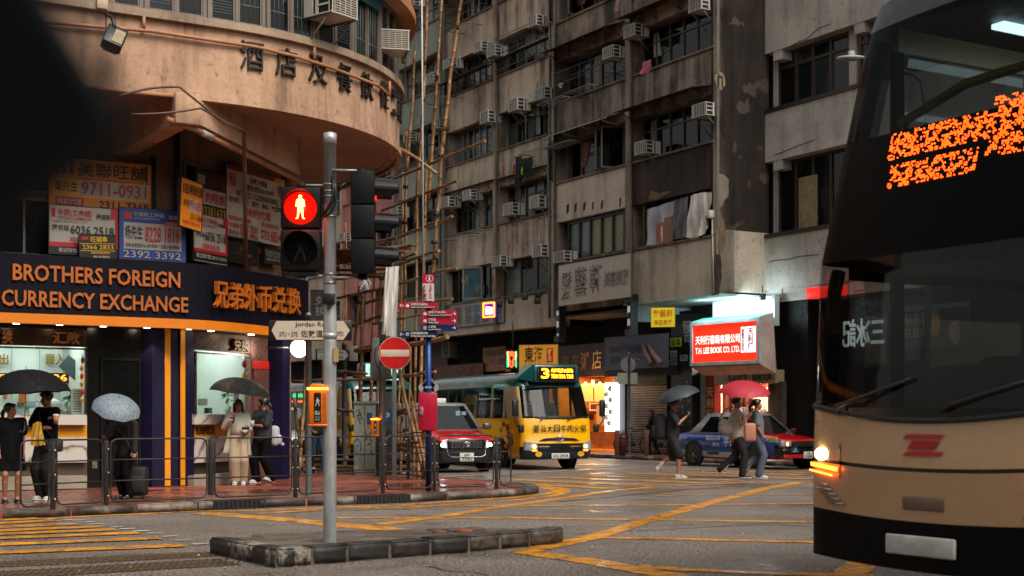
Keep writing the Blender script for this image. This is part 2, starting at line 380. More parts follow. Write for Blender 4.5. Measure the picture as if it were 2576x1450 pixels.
# ribbed tactile plates at the near crossing
mb = MB()
for y0, y1, wid in ((1421, 1392, .5), (1449, 1414, .62)):
    a = gnd(-60, y0+3); b = gnd(578, y1); d = (b-a); L = d.length; d.normalize(); nn = Vector((-d.y, d.x, 0))
    mb.add(*ribbon([a, b], wid, .005, .004)); q = 0
    while q < L-.05:
        for k in range(2):
            c0 = a+d*q+nn*(-wid/2+.02+k*wid/2); c1 = c0+nn*(wid/2-.03)+d*.16
            mb.tube([c0+Vector((0, 0, .004)), c1+Vector((0, 0, .004))], .008, 5, 1)
        q += .07
lay(mb.build('tactile_paving_strip', [P('372c22', .45), P('57442e', .4, bump=.3)]), kind='structure')

def slab(name, pts, z, kerbw=.28, drop=None):
    """raised pavement sheet with a row of kerb stones along its open edge"""
    mb = MB(); mb.prism([(p[0], p[1]) for p in pts], 0, z, 0)
    return lay(mb.build(name, PAV), kind='structure')
def kerbs(name, pts, z, w=.26, L=.95, rough=0.0, mats=None, pick=None):
    mb = MB(); P2 = [Vector((p[0], p[1], 0)) for p in pts]; i = 0
    for a, b in zip(P2[:-1], P2[1:]):
        n = max(1, round((b-a).length/L)); t = (b-a).normalized(); nn = Vector((-t.y, t.x, 0))
        for k in range(n):
            p = a.lerp(b, k/n); q = a.lerp(b, (k+1)/n); M = Matrix(((t.x, nn.x, 0, p.x), (t.y, nn.y, 0, p.y), (0, 0, 1, 0), (0, 0, 0, 1)))
            l = (q-p).length; j = rnd.uniform(-rough, rough)
            bm = bmesh.new(); bmesh.ops.create_cube(bm, size=1)
            for v in bm.verts: v.co = Vector((.003+(v.co.x+.5)*(l-.006), -.012+(v.co.y+.5)*w, (v.co.z+.5)*(z+.008+j)))
            bmesh.ops.bevel(bm, geom=bm.edges[:], offset=.014+rough, segments=2, affect='EDGES')
            if rough:
                bmesh.ops.subdivide_edges(bm, edges=bm.edges[:], cuts=2, use_grid_fill=True)
                for v in bm.verts: v.co += Vector((rnd.uniform(-1, 1), rnd.uniform(-1, 1), rnd.uniform(-1, .6)))*rough*.8
            mb.bmx(bm, (pick(i) if pick else 0), True, M); bm.free(); i += 1
    return lay(mb.build(name, mats or KERB), kind='structure')
kA = [(-22, 8.2), (-12, 14.9), (-6.9, 18.8), (-3.9, 21.2), (-1.79, 22.45), (-.35, 23.8), (.25, 24.6), (.48, 25.3), (.42, 26.1), (.1, 27.0), (-1.2, 29.3), (-3.2, 32.8), (-14, 51.1), (-22, 64.7)]
slab('corner_pavement', kA+[(-60, 64.7), (-60, 8)], .12)
kerbs('corner_kerb', kA, .122)
kB0 = Vector((5.75, 42.4, 0)); kB = [kB0+VX*t for t in (46, 0, -10, -20, -30)]
kBl = [(p.x, p.y) for p in kB]
slab('far_pavement', kBl+[(60, 20), (60, 110), (-30, 110)], .12)
kerbs('far_kerb', kBl, .122, L=1.2)
# grated gully inlets in the corner kerb
for (ax, ay), ln in (((615, 1287), 1.05), ((965, 1268), .95)):
    d = (Vector((-3.9, 21.2, 0))-Vector((-6.9, 18.8, 0))).normalized() if ax < 800 else (Vector((-1.79, 22.45, 0))-Vector((-3.9, 21.2, 0))).normalized()
    k0 = Vector((-6.9, 18.8, 0)) if ax < 800 else Vector((-3.9, 21.2, 0)); kk_ = (ax-HX)/K; s_ = (kk_*k0.y-k0.x)/(d.x-kk_*d.y); c = k0+d*s_
    f = Fr((c.x, c.y), d); mb = MB(); mb.box(-ln/2, ln/2, -.02, .3, .002, .134, 0, f.M)
    for k in range(12): mb.box(-ln/2+.06+k*(ln-.12)/12, -ln/2+.06+k*(ln-.12)/12+.03, -.035, -.02, .02, .115, 1, f.M)
    lay(mb.build('gully_grate', [P('0b0b0b', .5), P('1b1a19', .5)]), 'black cast iron kerb gully '+('under the long railing by the suitcase' if ax < 800 else 'between the signal island and the blue signpost'), 'drain grate', 'gully grates in the corner kerb')
# signal island
isl = [(-3.06, 14.1), (-2.16, 12.72), (-1.57, 13.25), (-.44, 14.2), (.5, 15.15), (.56, 15.45), (.42, 15.65), (-.5, 15.8), (-1.7, 15.5), (-2.75, 14.95)]
def islmat():
    m, nt, b = newm('island_top'); vec = coords(nt); f = noise(nt, vec, 2.2, 6, .7)
    nt.links.new(ramp(nt, f, (.3, C('2a2420')), (.5, C('554a42')), (.7, C('6f645b'))), b.inputs['Base Color']); nt.links.new(ramp(nt, noise(nt, vec, 1.2, 4), (.4, g(.25)), (.6, g(.65))), b.inputs['Roughness']); bumpn(nt, b, noise(nt, vec, 20, 5, .7), .5, .02); return m
mb = MB(); mb.prism(isl, 0, .125, 0); lay(mb.build('traffic_island', islmat()), kind='structure')
def wornkerb(h):
    m, nt, b = newm('worn_kerb_'+h); vec = coords(nt); f = noise(nt, vec, 9, 6, .75)
    c = mixc(nt, ramp(nt, f, (.42, g(1)), (.56, g(0))), C(h), C('2a2521')); nt.links.new(c, b.inputs['Base Color']); b.inputs['Roughness'].default_value = .55; bumpn(nt, b, f, .6, .02); return m
kerbs('island_kerb', isl[:6], .165, .22, .5, .005, [wornkerb('1b1816'), wornkerb('8a8377'), wornkerb('4a423b')], lambda i: (0, 1, 0, 1, 0, 0)[i] if i < 6 else (0 if i < 8 else 2))
mb = MB(); rr = random.Random(3)
for k in range(9):
    c = gnd(1095+k*12, 1335+rr.uniform(-3, 5), .13); r = rr.uniform(.03, .09); mb.ball(c, r*1.6, r, r*.45, 7, rr.choice((0, 0, 1)))
lay(mb.build('broken_island_stub', [P('4d443d', .8, bump=.8, bs=20), P('6d3a20', .7)]), 'broken stump of a removed post with rubble on the signal island', 'rubble')
# fallen leaves
mb = MB(); leaf_spots = [(745, 1427, 26, '8a5a14'), (1390, 1384, 14, '7a5a18'), (1490, 1377, 16, '6c6a20'), (690, 1396, 20, 'a0a028'), (1868, 1345, 22, '6c7a20'), (500, 1398, 12, 'b07a18'), (200, 1438, 12, '9a6a18'), (700, 1347, 10, '8a6a18'), (330, 1428, 14, '9a7a20')]
for i, (x, y, s, h) in enumerate(leaf_spots):
    z0 = .02; c = gnd(x, y, z0); s = s*c.y/K*.5; a = rr.uniform(-.6, .6); mb = MB()
    d = Vector((math.cos(a), math.sin(a), 0)); e = Vector((-d.y, d.x, 0))*.8
    mb.add([c-d*s, c-d*s*.3+e*s*.4+ZX*.012, c+d*s*.5+e*s*.3+ZX*.004, c+d*s, c+d*s*.5-e*s*.3+ZX*.01, c-d*s*.3-e*s*.4, c+ZX*.018], [(0, 6, 1), (1, 6, 2), (2, 6, 3), (3, 6, 4), (4, 6, 5), (5, 6, 0)])
    lay(mb.build('fallen_leaf', P(h, .5)), 'fallen leaf '+('curled and brown at the island corner', 'tan on the road below the right end of the island', 'small brownish by the kerb end of the island', 'long yellow green left of the island', 'slender green in the box junction', 'orange on the tactile strip', 'brown near the bottom left corner', 'small brown left of the island beside the white dots', 'yellow brown at the middle of the tactile strip')[i], 'leaf', 'fallen leaves on the road')

# the far side of the main road, behind the viewer: it shades and is mirrored in glass and wet asphalt
mb = MB(); q = random.Random(77)
for k in range(9):
    x0 = -62+k*14; hgt = q.uniform(14, 20); mb.box(x0, x0+13.6, -24, -11-q.uniform(0, .6), .12, hgt, k % 3)
    for fl in range(int(hgt//3)-1):
        for c_ in range(4): mb.box(x0+.8+c_*3.2, x0+3.0+c_*3.2, -11.2, -10.95, 3.4+fl*3, 5.0+fl*3, 3)
lay(mb.build('opposite_street_front', [P('2c2a28', .8, var=.3), P('343230', .8, var=.3), P('262422', .8, var=.3), glassy('0e1214')]), kind='structure')
# ------------------------------------------------------------------ corner building with the round balcony
CC = Vector((-7.71, 28.37, 0))
def pathA(off, far=26, left=15, n=26):
    r = 5.4-off; pts = [CC-VX*r-UX*left]
    for i in range(n+1):
        w = math.pi/2*i/n; pts.append(CC+(UX*math.sin(w)-VX*math.cos(w))*r)
    pts.append(CC+UX*r+VX*far); return pts
def wallpath(mb, pts, z0, z1, th=.2, mi=0):
    rings = []
    for i, p in enumerate(pts):
        t = (pts[min(i+1, len(pts)-1)]-pts[max(i-1, 0)]).normalized(); q = Vector((-t.y, t.x, 0))*th
        rings.append([p+ZX*z0, p+ZX*z1, p+q+ZX*z1, p+q+ZX*z0])
    return mb.loft(rings, mi, sm=False)
def polyat(pts, px):
    """where the sight line of a photo column meets a plan polyline: point and direction"""
    k = (px-HX)/K
    for a, b in zip(pts[:-1], pts[1:]):
        fa = a.x-k*a.y; fb = b.x-k*b.y
        if fa <= 0 <= fb or fb <= 0 <= fa:
            if abs(fa-fb) < 1e-9: continue
            t = fa/(fa-fb); return a.lerp(b, t), (b-a).normalized()
TAN = concrete('tan_render', 'b8947a', '3e2a20', 'c6a286', streak=.6, thr=.49)
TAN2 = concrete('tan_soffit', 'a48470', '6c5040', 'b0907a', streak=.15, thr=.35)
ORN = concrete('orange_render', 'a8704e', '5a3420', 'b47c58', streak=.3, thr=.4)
SILL = concrete('pale_sill', '9a8672', '5c4636', 'a8947e', streak=.5, thr=.48)
A = thing('corner_building', 'tan rendered corner building with a round overhanging balcony and currency exchange shop', 'building', (-6.2, 25.6, 0))
L0 = pathA(0); mb = MB(); wallpath(mb, L0, 6.8, 8.0, .2); wallpath(mb, pathA(-.04), 6.74, 6.87, .1); mb.build('balcony_wall', TAN, A)
mb = MB(); wallpath(mb, pathA(-.1), 8.0, 8.13, .5); mb.build('window_ledge', SILL, A)
mb = MB(); wallpath(mb, pathA(-.25), 9.5, 11.2, .3); wallpath(mb, pathA(-.34), 9.45, 9.62, .3); mb.build('upper_balcony_band', ORN, A)
rp = pathA(.02); back = [CC-UX*16+VX*10]
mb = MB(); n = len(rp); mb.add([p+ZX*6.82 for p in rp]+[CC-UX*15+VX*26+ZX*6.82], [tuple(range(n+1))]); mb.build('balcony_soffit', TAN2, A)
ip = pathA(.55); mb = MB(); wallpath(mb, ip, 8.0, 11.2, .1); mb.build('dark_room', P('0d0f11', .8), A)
mb = MB(); mb.add([p+ZX*11.2 for p in rp]+[CC-UX*15+VX*26+ZX*11.2], [tuple(range(n+1))]); mb.build('roof', ORN, A)
# inner walls: front wall, chamfered corner, side wall
AF = Fr((-6.22, 25.66), UX); CD = Vector((.397, .918, 0)).normalized(); AC = Fr((-6.22, 25.66), CD)
cE = AC.p(3.95, 0, 0)
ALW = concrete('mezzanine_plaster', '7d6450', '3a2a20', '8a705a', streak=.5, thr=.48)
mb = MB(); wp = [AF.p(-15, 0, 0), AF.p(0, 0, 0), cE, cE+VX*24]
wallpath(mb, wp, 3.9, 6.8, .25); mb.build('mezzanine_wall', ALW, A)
mb = MB(); wallpath(mb, [p+Vector((0, 0, 0)) for p in (AF.p(-15, 1.9, 0), AF.p(-1.2, 1.9, 0), AC.p(2.2, 1.9, 0), cE+Vector((-1.4, .6, 0)), cE+VX*24+Vector((-1.4, .6, 0)))], .1, 3.9, .2); mb.build('shop_back_wall', P('c9ccca', .5, var=.05), A)
mb = MB(); wallpath(mb, [cE, cE+VX*24], .1, 3.9, .2); mb.build('side_wall', ALW, A)
# V-shaped beams under the soffit, meeting in a block at the rim
mb = MB(); b0 = Vector((-5.47, 23.35, 0)); 
for q, in ((Vector((-4.3, 27.2, 0)),), (Vector((-7.1, 25.2, 0)),)):
    f = Fr((b0.x, b0.y), q-b0); L = (q-b0).length; mb.prism([(0, 6.33), (0, 6.82), (L, 6.82), (L, 6.1)], -.17, .17, 0, f.M @ Matrix(((1, 0, 0, 0), (0, 0, 1, 0), (0, 1, 0, 0), (0, 0, 0, 1))))
mb.rbox(-.22, .22, -.12, .22, 6.28, 6.80, .02, 0, Fr((b0.x, b0.y), UX).M)
mb.build('soffit_beam', TAN, A)
# balcony windows
FRM = P('6d6258', .5, .15, bump=.1); PN = [glassy('151b1d'), glassy('1f2a2c'), glassy('0d1113'), glassy('2a3334'), P('2e3b3c', .35, vs=1.2)]
wpts = pathA(.06); seg = []; acc = []
for a, b in zip(wpts[:-1], wpts[1:]):
    acc.append((a, b, (b-a).length))
tot = sum(x[2] for x in acc)
def along(d):
    for a, b, l in acc:
        if d <= l: return a.lerp(b, d/l), (b-a).normalized()
        d -= l
    return b, (b-a).normalized()
d = 15-5.6; wi = 0
while d < 15+9.6:
    a, _ = along(d); b, _ = along(d+1.06); f = Fr((a.x, a.y), b-a); L = (b-a).length; mb = MB(); pm = MB()
    for x in (0, L/2-.025, L-.06): mb.box(x, x+.06, -.05, .05, 8.13, 9.5, 0, f.M)
    for q in (0, 1):
        x0 = .06+q*(L/2-.03); x1 = x0+L/2-.085
        for z0, z1 in ((8.13, 8.19), (9.44, 9.5)): mb.box(x0, x1, -.045, .045, z0, z1, 0, f.M)
        s_ = .035
        mb.box(x0, x0+s_, -.03, .03, 8.19, 9.44, 0, f.M); mb.box(x1-s_, x1, -.03, .03, 8.19, 9.44, 0, f.M)
        pi_ = rnd.choice((0, 0, 1, 2, 3, 1)); pm.box(x0+s_, x1-s_, -.006, .006, 8.19, 9.44, pi_, f.M)
        if rnd.random() < .6:      # burglar bars and blinds behind the pane
            for k in range(3): pm.cyl(f.p(x0+s_+(k+1)*(x1-x0-2*s_)/4, -.012, 8.2), f.p(x0+s_+(k+1)*(x1-x0-2*s_)/4, -.012, 9.43), .006, n=4, mi=5)
            pm.cyl(f.p(x0+s_, -.012, 8.5), f.p(x1-s_, -.012, 8.5), .006, n=4, mi=5)
        else:
            for k in range(22): pm.box(x0+s_, x1-s_, -.013, -.008, 8.3+k*.05, 8.315+k*.05, 4, f.M)
    w = mb.build('window', FRM, A); pm.build('pane', PN+[P('7c8583', .5)], w); d += 1.075; wi += 1
# teal boards above the windows by the air conditioner
mb = MB()
for px0, px1 in ((905, 955),):
    a, t = polyat(pathA(-.02), px0); b, _ = polyat(pathA(-.02), px1); f = Fr((a.x, a.y), b-a); mb.box(0, (b-a).length, -.03, .02, 9.18, 9.5, 0, f.M)
mb.build('teal_blind', P('0f4a56', .6), A)
# pipes on the balcony
PIPE = P('a06c4c', .55, bump=.2)
def pipe_on(px_pts, off, r, name='drain_pipe', m=None):
    pts = []
    for px, py in px_pts:
        q, _ = polyat(pathA(off), px); pts.append(Vector((q.x, q.y, HC-(py-HY)*q.y/K)))
    mb = MB(); mb.tube(pts, r, 8); mb.build(name, m or PIPE, A); return pts
pipe_on([(60, 51), (235, 66), (380, 78), (520, 99), (644, 118), (740, 141), (830, 169), (900, 196), (950, 215), (980, 240)], -.08, .033)
pipe_on([(362, 40), (362, 75)], -.08, .03); pipe_on([(791, 118), (791, 150)], -.08, .03)
pipe_on([(980, 205), (980, 240)], -.08, .03)
pipe_on([(240, 221), (330, 232), (440, 241), (443, 262), (443, 275)], -.09, .04)
mb = MB(); q0 = Vector((-5.3, 23.5, 6.22)); q1 = Vector((-4.12, 27.4, 6.0)); mb.tube([Vector((-5.75, 23.15, 6.35)), q0, q1], .05, 8); mb.tube([q0+Vector((.02, .1, 0)), q0.lerp(q1, .12)], .062, 8, 1); mb.build('drain_pipe', [PIPE, P('a8a29a', .4)], A)
mb = MB()   # slack cables below the rim
def sag(a, b, s, n=10): return [a.lerp(b, i/n)-ZX*(4*s*(i/n)*(1-i/n)) for i in range(n+1)]
c0 = at(300, 242, 22.4); c1 = at(452, 219, 22.9); c2 = at(505, 262, 23.1); c3 = at(560, 308, 23.6); c4 = at(612, 333, 24.3); c5 = at(614, 500, 25.3); c6 = at(617, 675, 25.6)
mb.tube(sag(c0, c1, -.05)+[c2, c3, c4, c5, c6], .02, 6); mb.tube(sag(at(330, 287, 22.6), at(505, 272, 23.1), .03)+[c3+ZX*.03, c4+Vector((.03, 0, .02)), c5+Vector((.035, 0, 0)), c6+Vector((.03, 0, 0))], .018, 6)
mb.build('slack_cable', P('5a3e2c', .6), A)
for x, y0, y1, Y, r, m in ((446, 330, 640, 25.2, .06, P('1a1716', .6)), (385, 395, 640, 24.95, .05, P('1a1716', .6)), (722, 415, 690, 28.0, .08, PIPE)): mb = MB(); f_ = AF if x < 500 else AC; a_ = f_.px(x, y0, -.08); b_ = f_.px(x, y1, -.08); mb.cyl(f_.p(a_[0], -.08, a_[1]), f_.p(a_[0], -.08, b_[1]), r, n=8); mb.build('down_pipe', m, A)
# raised characters round the balcony
CHM = P('191311', .6, bump=.2)
for ch, px, h in (('酒', 632, .5), ('店', 718, .5), ('及', 797, .5), ('餐', 863, .5), ('飲', 919, .5), ('從', 962, .5), ('業', 987, .5), ('員', 1000.5, .5)):
    q, t = polyat(pathA(-.0), px); f = Fr((q.x, q.y), t); mb = MB(); zc = 7.62
    mb.text(f, ch, -.215, zc-.25, .215, zc+.25, -.01, 0, -.004, .05); mb.build('raised_character', CHM, A)
# mezzanine windows, dark behind the boards
for x, y0, y1 in ((60, 500, 640), (480, 420, 640), (60, 400, 480)):
    xx, z1 = AF.px(x, y0, -.03); _, z0 = AF.px(x, y1, -.03); f = AF if x < 400 else AC
    if x > 400: xx, z1 = AC.px(x+20, y0, -.03); _, z0 = AC.px(x+20, y1, -.03)
    mb = MB(); pm = MB(); w = 1.2 if x < 400 else .9
    for q in range(3): mb.box(xx-w/2+q*(w/2)-.02, xx-w/2+q*(w/2)+.02, -.06, 0, z0, z1, 0, f.M)
    for z in (z0, z1): mb.box(xx-w/2, xx+w/2, -.06, 0, z-.02, z+.02, 0, f.M)
    pm.box(xx-w/2, xx+w/2, -.03, -.01, z0, z1, 0, f.M); o = mb.build('window', FRM, A); pm.build('pane', glassy('10161a'), o)
# ---- shop fascia, wrapping round the corner
NAVY = P('050512', .6, var=.2, spec=.15); ORG = P('d0740e', .4, var=.12); PURP = P('100b2c', .5, var=.12, spec=.25)
ffo = -1.0
def isect(f1, y1, f2, y2):
    p = f1.p(0, y1, 0); q = f2.p(0, y2, 0); d1 = f1.r; d2 = f2.r; den = d1.x*d2.y-d1.y*d2.x
    t = ((q.x-p.x)*d2.y-(q.y-p.y)*d2.x)/den; return p+d1*t
fc = isect(AF, ffo, AC, ffo); fe = AC.p(AC.px(776, 770, ffo)[0], ffo, 0)
fp = [AF.p(-14, ffo, 0)]
for i in range(9):
    t = i/8; a = fc-UX*.8; b = fc+CD*.9; fp.append(a*(1-t)**2+fc*2*t*(1-t)+b*t*t)
fp += [fe, fe+Vector((-.15, .35, 0)), cE+Vector((.1, .3, 0))]
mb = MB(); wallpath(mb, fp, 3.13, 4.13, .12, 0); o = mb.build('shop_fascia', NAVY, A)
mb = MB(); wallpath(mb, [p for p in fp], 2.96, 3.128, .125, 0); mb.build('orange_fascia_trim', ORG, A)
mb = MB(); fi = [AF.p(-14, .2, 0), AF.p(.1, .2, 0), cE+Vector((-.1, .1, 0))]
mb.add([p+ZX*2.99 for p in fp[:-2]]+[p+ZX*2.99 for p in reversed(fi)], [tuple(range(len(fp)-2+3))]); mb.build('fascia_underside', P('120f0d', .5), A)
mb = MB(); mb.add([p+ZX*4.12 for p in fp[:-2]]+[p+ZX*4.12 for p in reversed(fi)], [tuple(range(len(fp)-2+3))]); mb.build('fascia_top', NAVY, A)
FFr = Fr(AF.p(0, ffo, 0).xy, UX); FCr = Fr(AC.p(0, ffo, 0).xy, CD)
LET = P('a4540f', .5, var=.12); LETS = P('a86a2a', .4)
def px_text(mb, fr, txt, x0, y0, x1, y1, off=-.005, mi=0, bold=.02, dep=.04, shear=0, mirror=False):
    """lettering between two photo columns and rows of an upright plane (rows read at the middle)"""
    a, _ = fr.px(x0, y0, off); b, _ = fr.px(x1, y0, off); xm = (x0+x1)/2
    _, zt = fr.px(xm, y0, off); _, zb = fr.px(xm, y1, off); mb.text(fr, txt, a, zb, b, zt, off, mi, bold, dep, shear, mirror)
for q in (('BROTHERS FOREIGN', 31, 674, 452, 715), ('CURRENCY EXCHANGE', 3, 738, 472, 778)): mb = MB(); px_text(mb, FFr, *q); mb.build('english_lettering', LET, o)
mb = MB()
for i, ch in enumerate('兄弟外币兑换'):
    w = (748-533)/6; x0 = 533+i*w*1.015; s = i*3.4; px_text(mb, FCr, ch, x0+1.5, 709+s*1.0, x0+w-2.5, 775+s*.95, -.005, 0, .01, .09)
mb.build('chinese_lettering', LET, o)
dl = glow('fff0d0', 14)
for px, py in ((41, 818), (150, 820), (260, 822), (370, 823), (476, 825), (531, 831), (632, 841)):
    f = AF if px < 480 else AC; xx, zz_ = f.px(px, py, -.55); mb = MB(); mb.lathe([(0.001, 0), (.055, 0), (.065, .02)], 14, 0, f.M @ Matrix.Translation((xx, -.55, 2.975))); mb.build('downlight', dl, A)
    if px in (150, 370, 531): lamp('fascia_downlight', 'SPOT', f.p(xx, -.55, 2.95), 26, (1, .8, .55), .05).data.spot_size = R_(100)
# ---- shop fronts
MARB = None
def marble():
    m, nt, b = newm('marble'); vec = coords(nt, (1, 1, 1), (.3, .4, .9)); w = nd(nt, 'TexWave', Scale=1.4, Distortion=9, Detail=4, wave_type='BANDS'); w.inputs['Detail Scale'].default_value = 1.2
    nt.links.new(vec, w.inputs['Vector']); nt.links.new(ramp(nt, w.outputs['Fac'], (.0, C('6f655c')), (.12, C('a89f97')), (.5, C('b9b1aa'))), b.inputs['Base Color']); b.inputs['Roughness'].default_value = .25; return m
MARB = marble(); BRONZE = P('4a3628', .3, .7); GLS = clear(); SST = P('8a7a70', .3, .8); INT = P('c4cabc', .5, var=.08, vs=1.2)
def bx(mb, f, x0, y0, x1, y1, d0, d1, mi=0):
    a, _ = f.px(x0, y0, d0); b, _ = f.px(x1, y0, d0); xm = (x0+x1)/2; _, zt = f.px(xm, y0, d0); _, zb = f.px(xm, y1, d0)
    mb.box(a, b, d0, d1, zb, zt, mi, f.M); return a, b, zb, zt
def shopfront(f, x0, x1, band_txt, yb0, yw0, yc0, yc1, yy1, ym1, yd1, ys1, cal):
    mb = MB(); bx(mb, f, x0, yb0, x1, yw0, -.12, .1, 0); o = mb.build('bronze_header', BRONZE, A)
    for t, a, b, y0, y1 in band_txt: mb = MB(); px_text(mb, f, t, a, y0, b, y1, -.13, 0, .025, .06); mb.build('header_lettering', LETS, o)
    mb = MB(); bx(mb, f, x0, yc0, x1, yc1, -.35, .3, 0); mb.build('counter', MARB, A)
    mb = MB(); bx(mb, f, x0, yc1, x1, yy1, -.2, .05, 0); mb.build('yellow_panel', P('d08a10', .4, var=.08), A)
    mb = MB(); bx(mb, f, x0, yy1, x1, ym1, -.22, .05, 0); mb.build('marble_panel', MARB, A)
    mb = MB(); bx(mb, f, x0, ym1, x1, yd1, -.1, .05, 0); mb.build('plinth', P('57483c', .4, .3), A)
    mb = MB(); bx(mb, f, x0, yd1, x1, ys1, -.45, .05, 0); mb.build('step', P('8d8478', .6, bump=.3), A)
    a, zt = f.px(x0, yw0, 0); b, _ = f.px(x1, yw0, 0); _, zb = f.px((x0+x1)/2, yc0, 0); dp = 1.5
    mb = MB(); mb.box(a, b, dp, dp+.05, zb-.3, zt+.25, 0, f.M); mb.box(a-.05, a, .05, dp, zb-.3, zt+.25, 0, f.M); mb.box(b, b+.05, .05, dp, zb-.3, zt+.25, 0, f.M); mb.box(a, b, .05, dp, zt+.2, zt+.25, 0, f.M); mb.box(a, b, .05, dp, zb-.32, zb-.25, 0, f.M)
    mb.build('booth_interior', INT, A)
    mb = MB(); mb.box(a+.1, b-.1, .3, 1.2, zt+.17, zt+.19, 0, f.M); mb.build('ceiling_light_panel', glow('f2fbff', 5), A)
    mb = MB(); mb.box(a+.02, b-.02, .02, .03, zb, zt, 0, f.M); mb.build('shop_glass', GLS, A)
    mb = MB()
    for x in (a, b-.04): mb.box(x, x+.04, -.03, .06, zb, zt, 0, f.M)
    mb.box(a, b, -.03, .06, zt-.03, zt, 0, f.M); mb.build('window_frame', SST, A)
    for cx, cy, t in cal:
        xx, zz_ = f.px(cx, cy, 1.0); mb = MB(); f2 = Fr(f.p(0, 1.42, 0).xy, f.r); px_text(mb, f2, t[0], cx-26, cy-22, cx+26, cy+6, 0, 1, .02, .02)
        bx(mb, f2, cx-34, cy+26, cx+36, cy+50, -.03, .02, 2); px_text(mb, f2, t[1], cx-28, cy+29, cx+30, cy+47, -.035, 3, .02, .0); mb.build('rate_board', [INT, P('8a6a10', .4, .4), BLK, glow('ff8a20', 2.5)], A)
    return a, b, zb, zt
i1 = shopfront(AF, -70, 219, [('换', 3, 31, 830, 865), ('汇款', 132, 199, 834, 866)], 826, 869, 1043, 1069, 1101, 1165, 1200, 1232, [(-5, 912, ('賣出', '877')), (139, 912, ('買入', '886'))])
i2 = shopfront(AC, 489, 630, [('兑换', 583, 621, 853, 884)], 830, 884, 1042, 1067, 1097, 1161, 1192, 1218, [(545, 925, ('買入', '886'))])
mb = MB(); f2 = Fr(AC.p(0, -.2, 0).xy, CD); px_text(mb, f2, 'TANCE', 491, 1073, 539, 1092, -.005, 0, .015, .03); mb.build('panel_lettering', P('6a4a2a', .4, .5), A)
# posters, frames, camera and plants inside the booths
mb = MB(); fb = Fr(AF.p(0, 1.45, 0).xy, UX)
for x0, y0, x1, y1, h in ((152, 985, 182, 1030, 1), (120, 1005, 141, 1025, 1), (120, 945, 152, 975, 2), (60, 1010, 90, 1022, 2), (120, 1030, 148, 1060, 1)): bx(mb, fb, x0, y0, x1, y1, -.02, .02, h)
fb2 = Fr(AF.p(0, .1, 0).xy, UX); bx(mb, fb2, 180, 978, 207, 1042, -.01, .0, 1)
for k in range(9): bx(mb, fb2, 184, 983+k*6.4, 203, 985+k*6.4, -.016, -.01, 3 if k % 3 else 4)
q = random.Random(6)
for k in range(14): x0 = q.uniform(8, 190); y0 = q.choice((955, 990, 1012, 1026)); bx(mb, fb, x0, y0, x0+q.uniform(7, 20), y0+q.uniform(9, 26), -.015-.001*k, .02, q.choice((1, 1, 2, 3, 4)))
for x in (30, 100, 160): bx(mb, fb, x, 872, x+.8, 1040, -.012, .02, 2)
mb.build('poster', [INT, P('bfc4bd', .5), P('8a9090', .5), P('4a4a48', .6), P('b05a20', .6)], A)
def plant(name, c, h, n, label):
    t = thing(name, label, 'plant', c); mb = MB()
    mb.lathe([(.001, 0), (.06, 0), (.075, .16), (.06, .16), (.001, .15)], 12, 0, Matrix.Translation(c)); mb.build('pot', P('a8b0ac', .3), t)
    mb = MB(); mb.tube([Vector(c)+ZX*.1, Vector(c)+Vector((.02, 0, h*.6)), Vector(c)+Vector((0, 0, h))], .008, 5); mb.build('stem', P('4a5a2a', .6), t)
    mb = MB(); q = random.Random(n)
    for k in range(n):
        b = Vector(c)+ZX*(h*q.uniform(.45, 1)); a = q.uniform(0, 6.28); d = Vector((math.cos(a), math.sin(a)*.6, q.uniform(-.5, .4))).normalized(); e = d.cross(ZX).normalized(); l = q.uniform(.1, .19)
        mb.add([b, b+d*l*.5+e*l*.2, b+d*l-ZX*l*.25, b+d*l*.5-e*l*.2], [(0, 1, 2, 3)], 0, True)
    mb.build('foliage', P('2f6a22', .4, var=.4, vs=8), t)
x_, z_ = AC.px(573, 1040, .35); plant('potted_plant', AC.p(x_, .35, i2[2]), .62, 34, 'leafy green potted plant on the marble counter of the narrow booth')
x_, z_ = AF.px(176, 1040, .5); plant('potted_plant', AF.p(x_, .5, i1[2]), .45, 20, 'small green potted plant in the wide exchange window')
fb3 = Fr(AC.p(0, 1.45, 0).xy, CD); fb4 = Fr(AC.p(0, .08, 0).xy, CD); mb = MB()
for k, (x0, y0, x1, y1, h) in enumerate(((505, 912, 540, 1035, 2), (548, 930, 562, 960, 1), (575, 930, 592, 962, 4), (512, 1000, 530, 1018, 1))): bx(mb, fb3, x0, y0, x1, y1, -.02-.001*k, .02, h)
for k, (x0, y0, x1, y1, h) in enumerate(((500, 1003, 522, 1020, 1), (516, 1026, 524, 1040, 3), (526, 1026, 534, 1040, 2), (588, 985, 600, 1036, 1))): bx(mb, fb4, x0, y0, x1, y1, -.02, .0, h)
for k in range(8): bx(mb, fb4, 590, 990+k*5.6, 598, 992+k*5.6, -.025, -.02, 4 if k % 3 else 0)
mb.build('poster', [P('a02818', .5), P('b4b8b0', .5), P('7c8a84', .4), P('2a5a44', .5), P('4a4a46', .6)], A)
x_, z_ = AF.px(-8, 820, .9); mb = MB(); a_, z1_ = AF.px(276*.25+206*.5, 900, .9); T_ = AF.M @ Matrix.Translation((AF.px(186, 930, .9)[0], .9, AF.px(186, 930, .9)[1])) @ Matrix.Rotation(R_(40), 4, 'Y'); mb.box(-.25, .25, -.02, .02, -.14, .14, 0, T_); mb.build('tilted_screen', P('4c5658', .4), A)
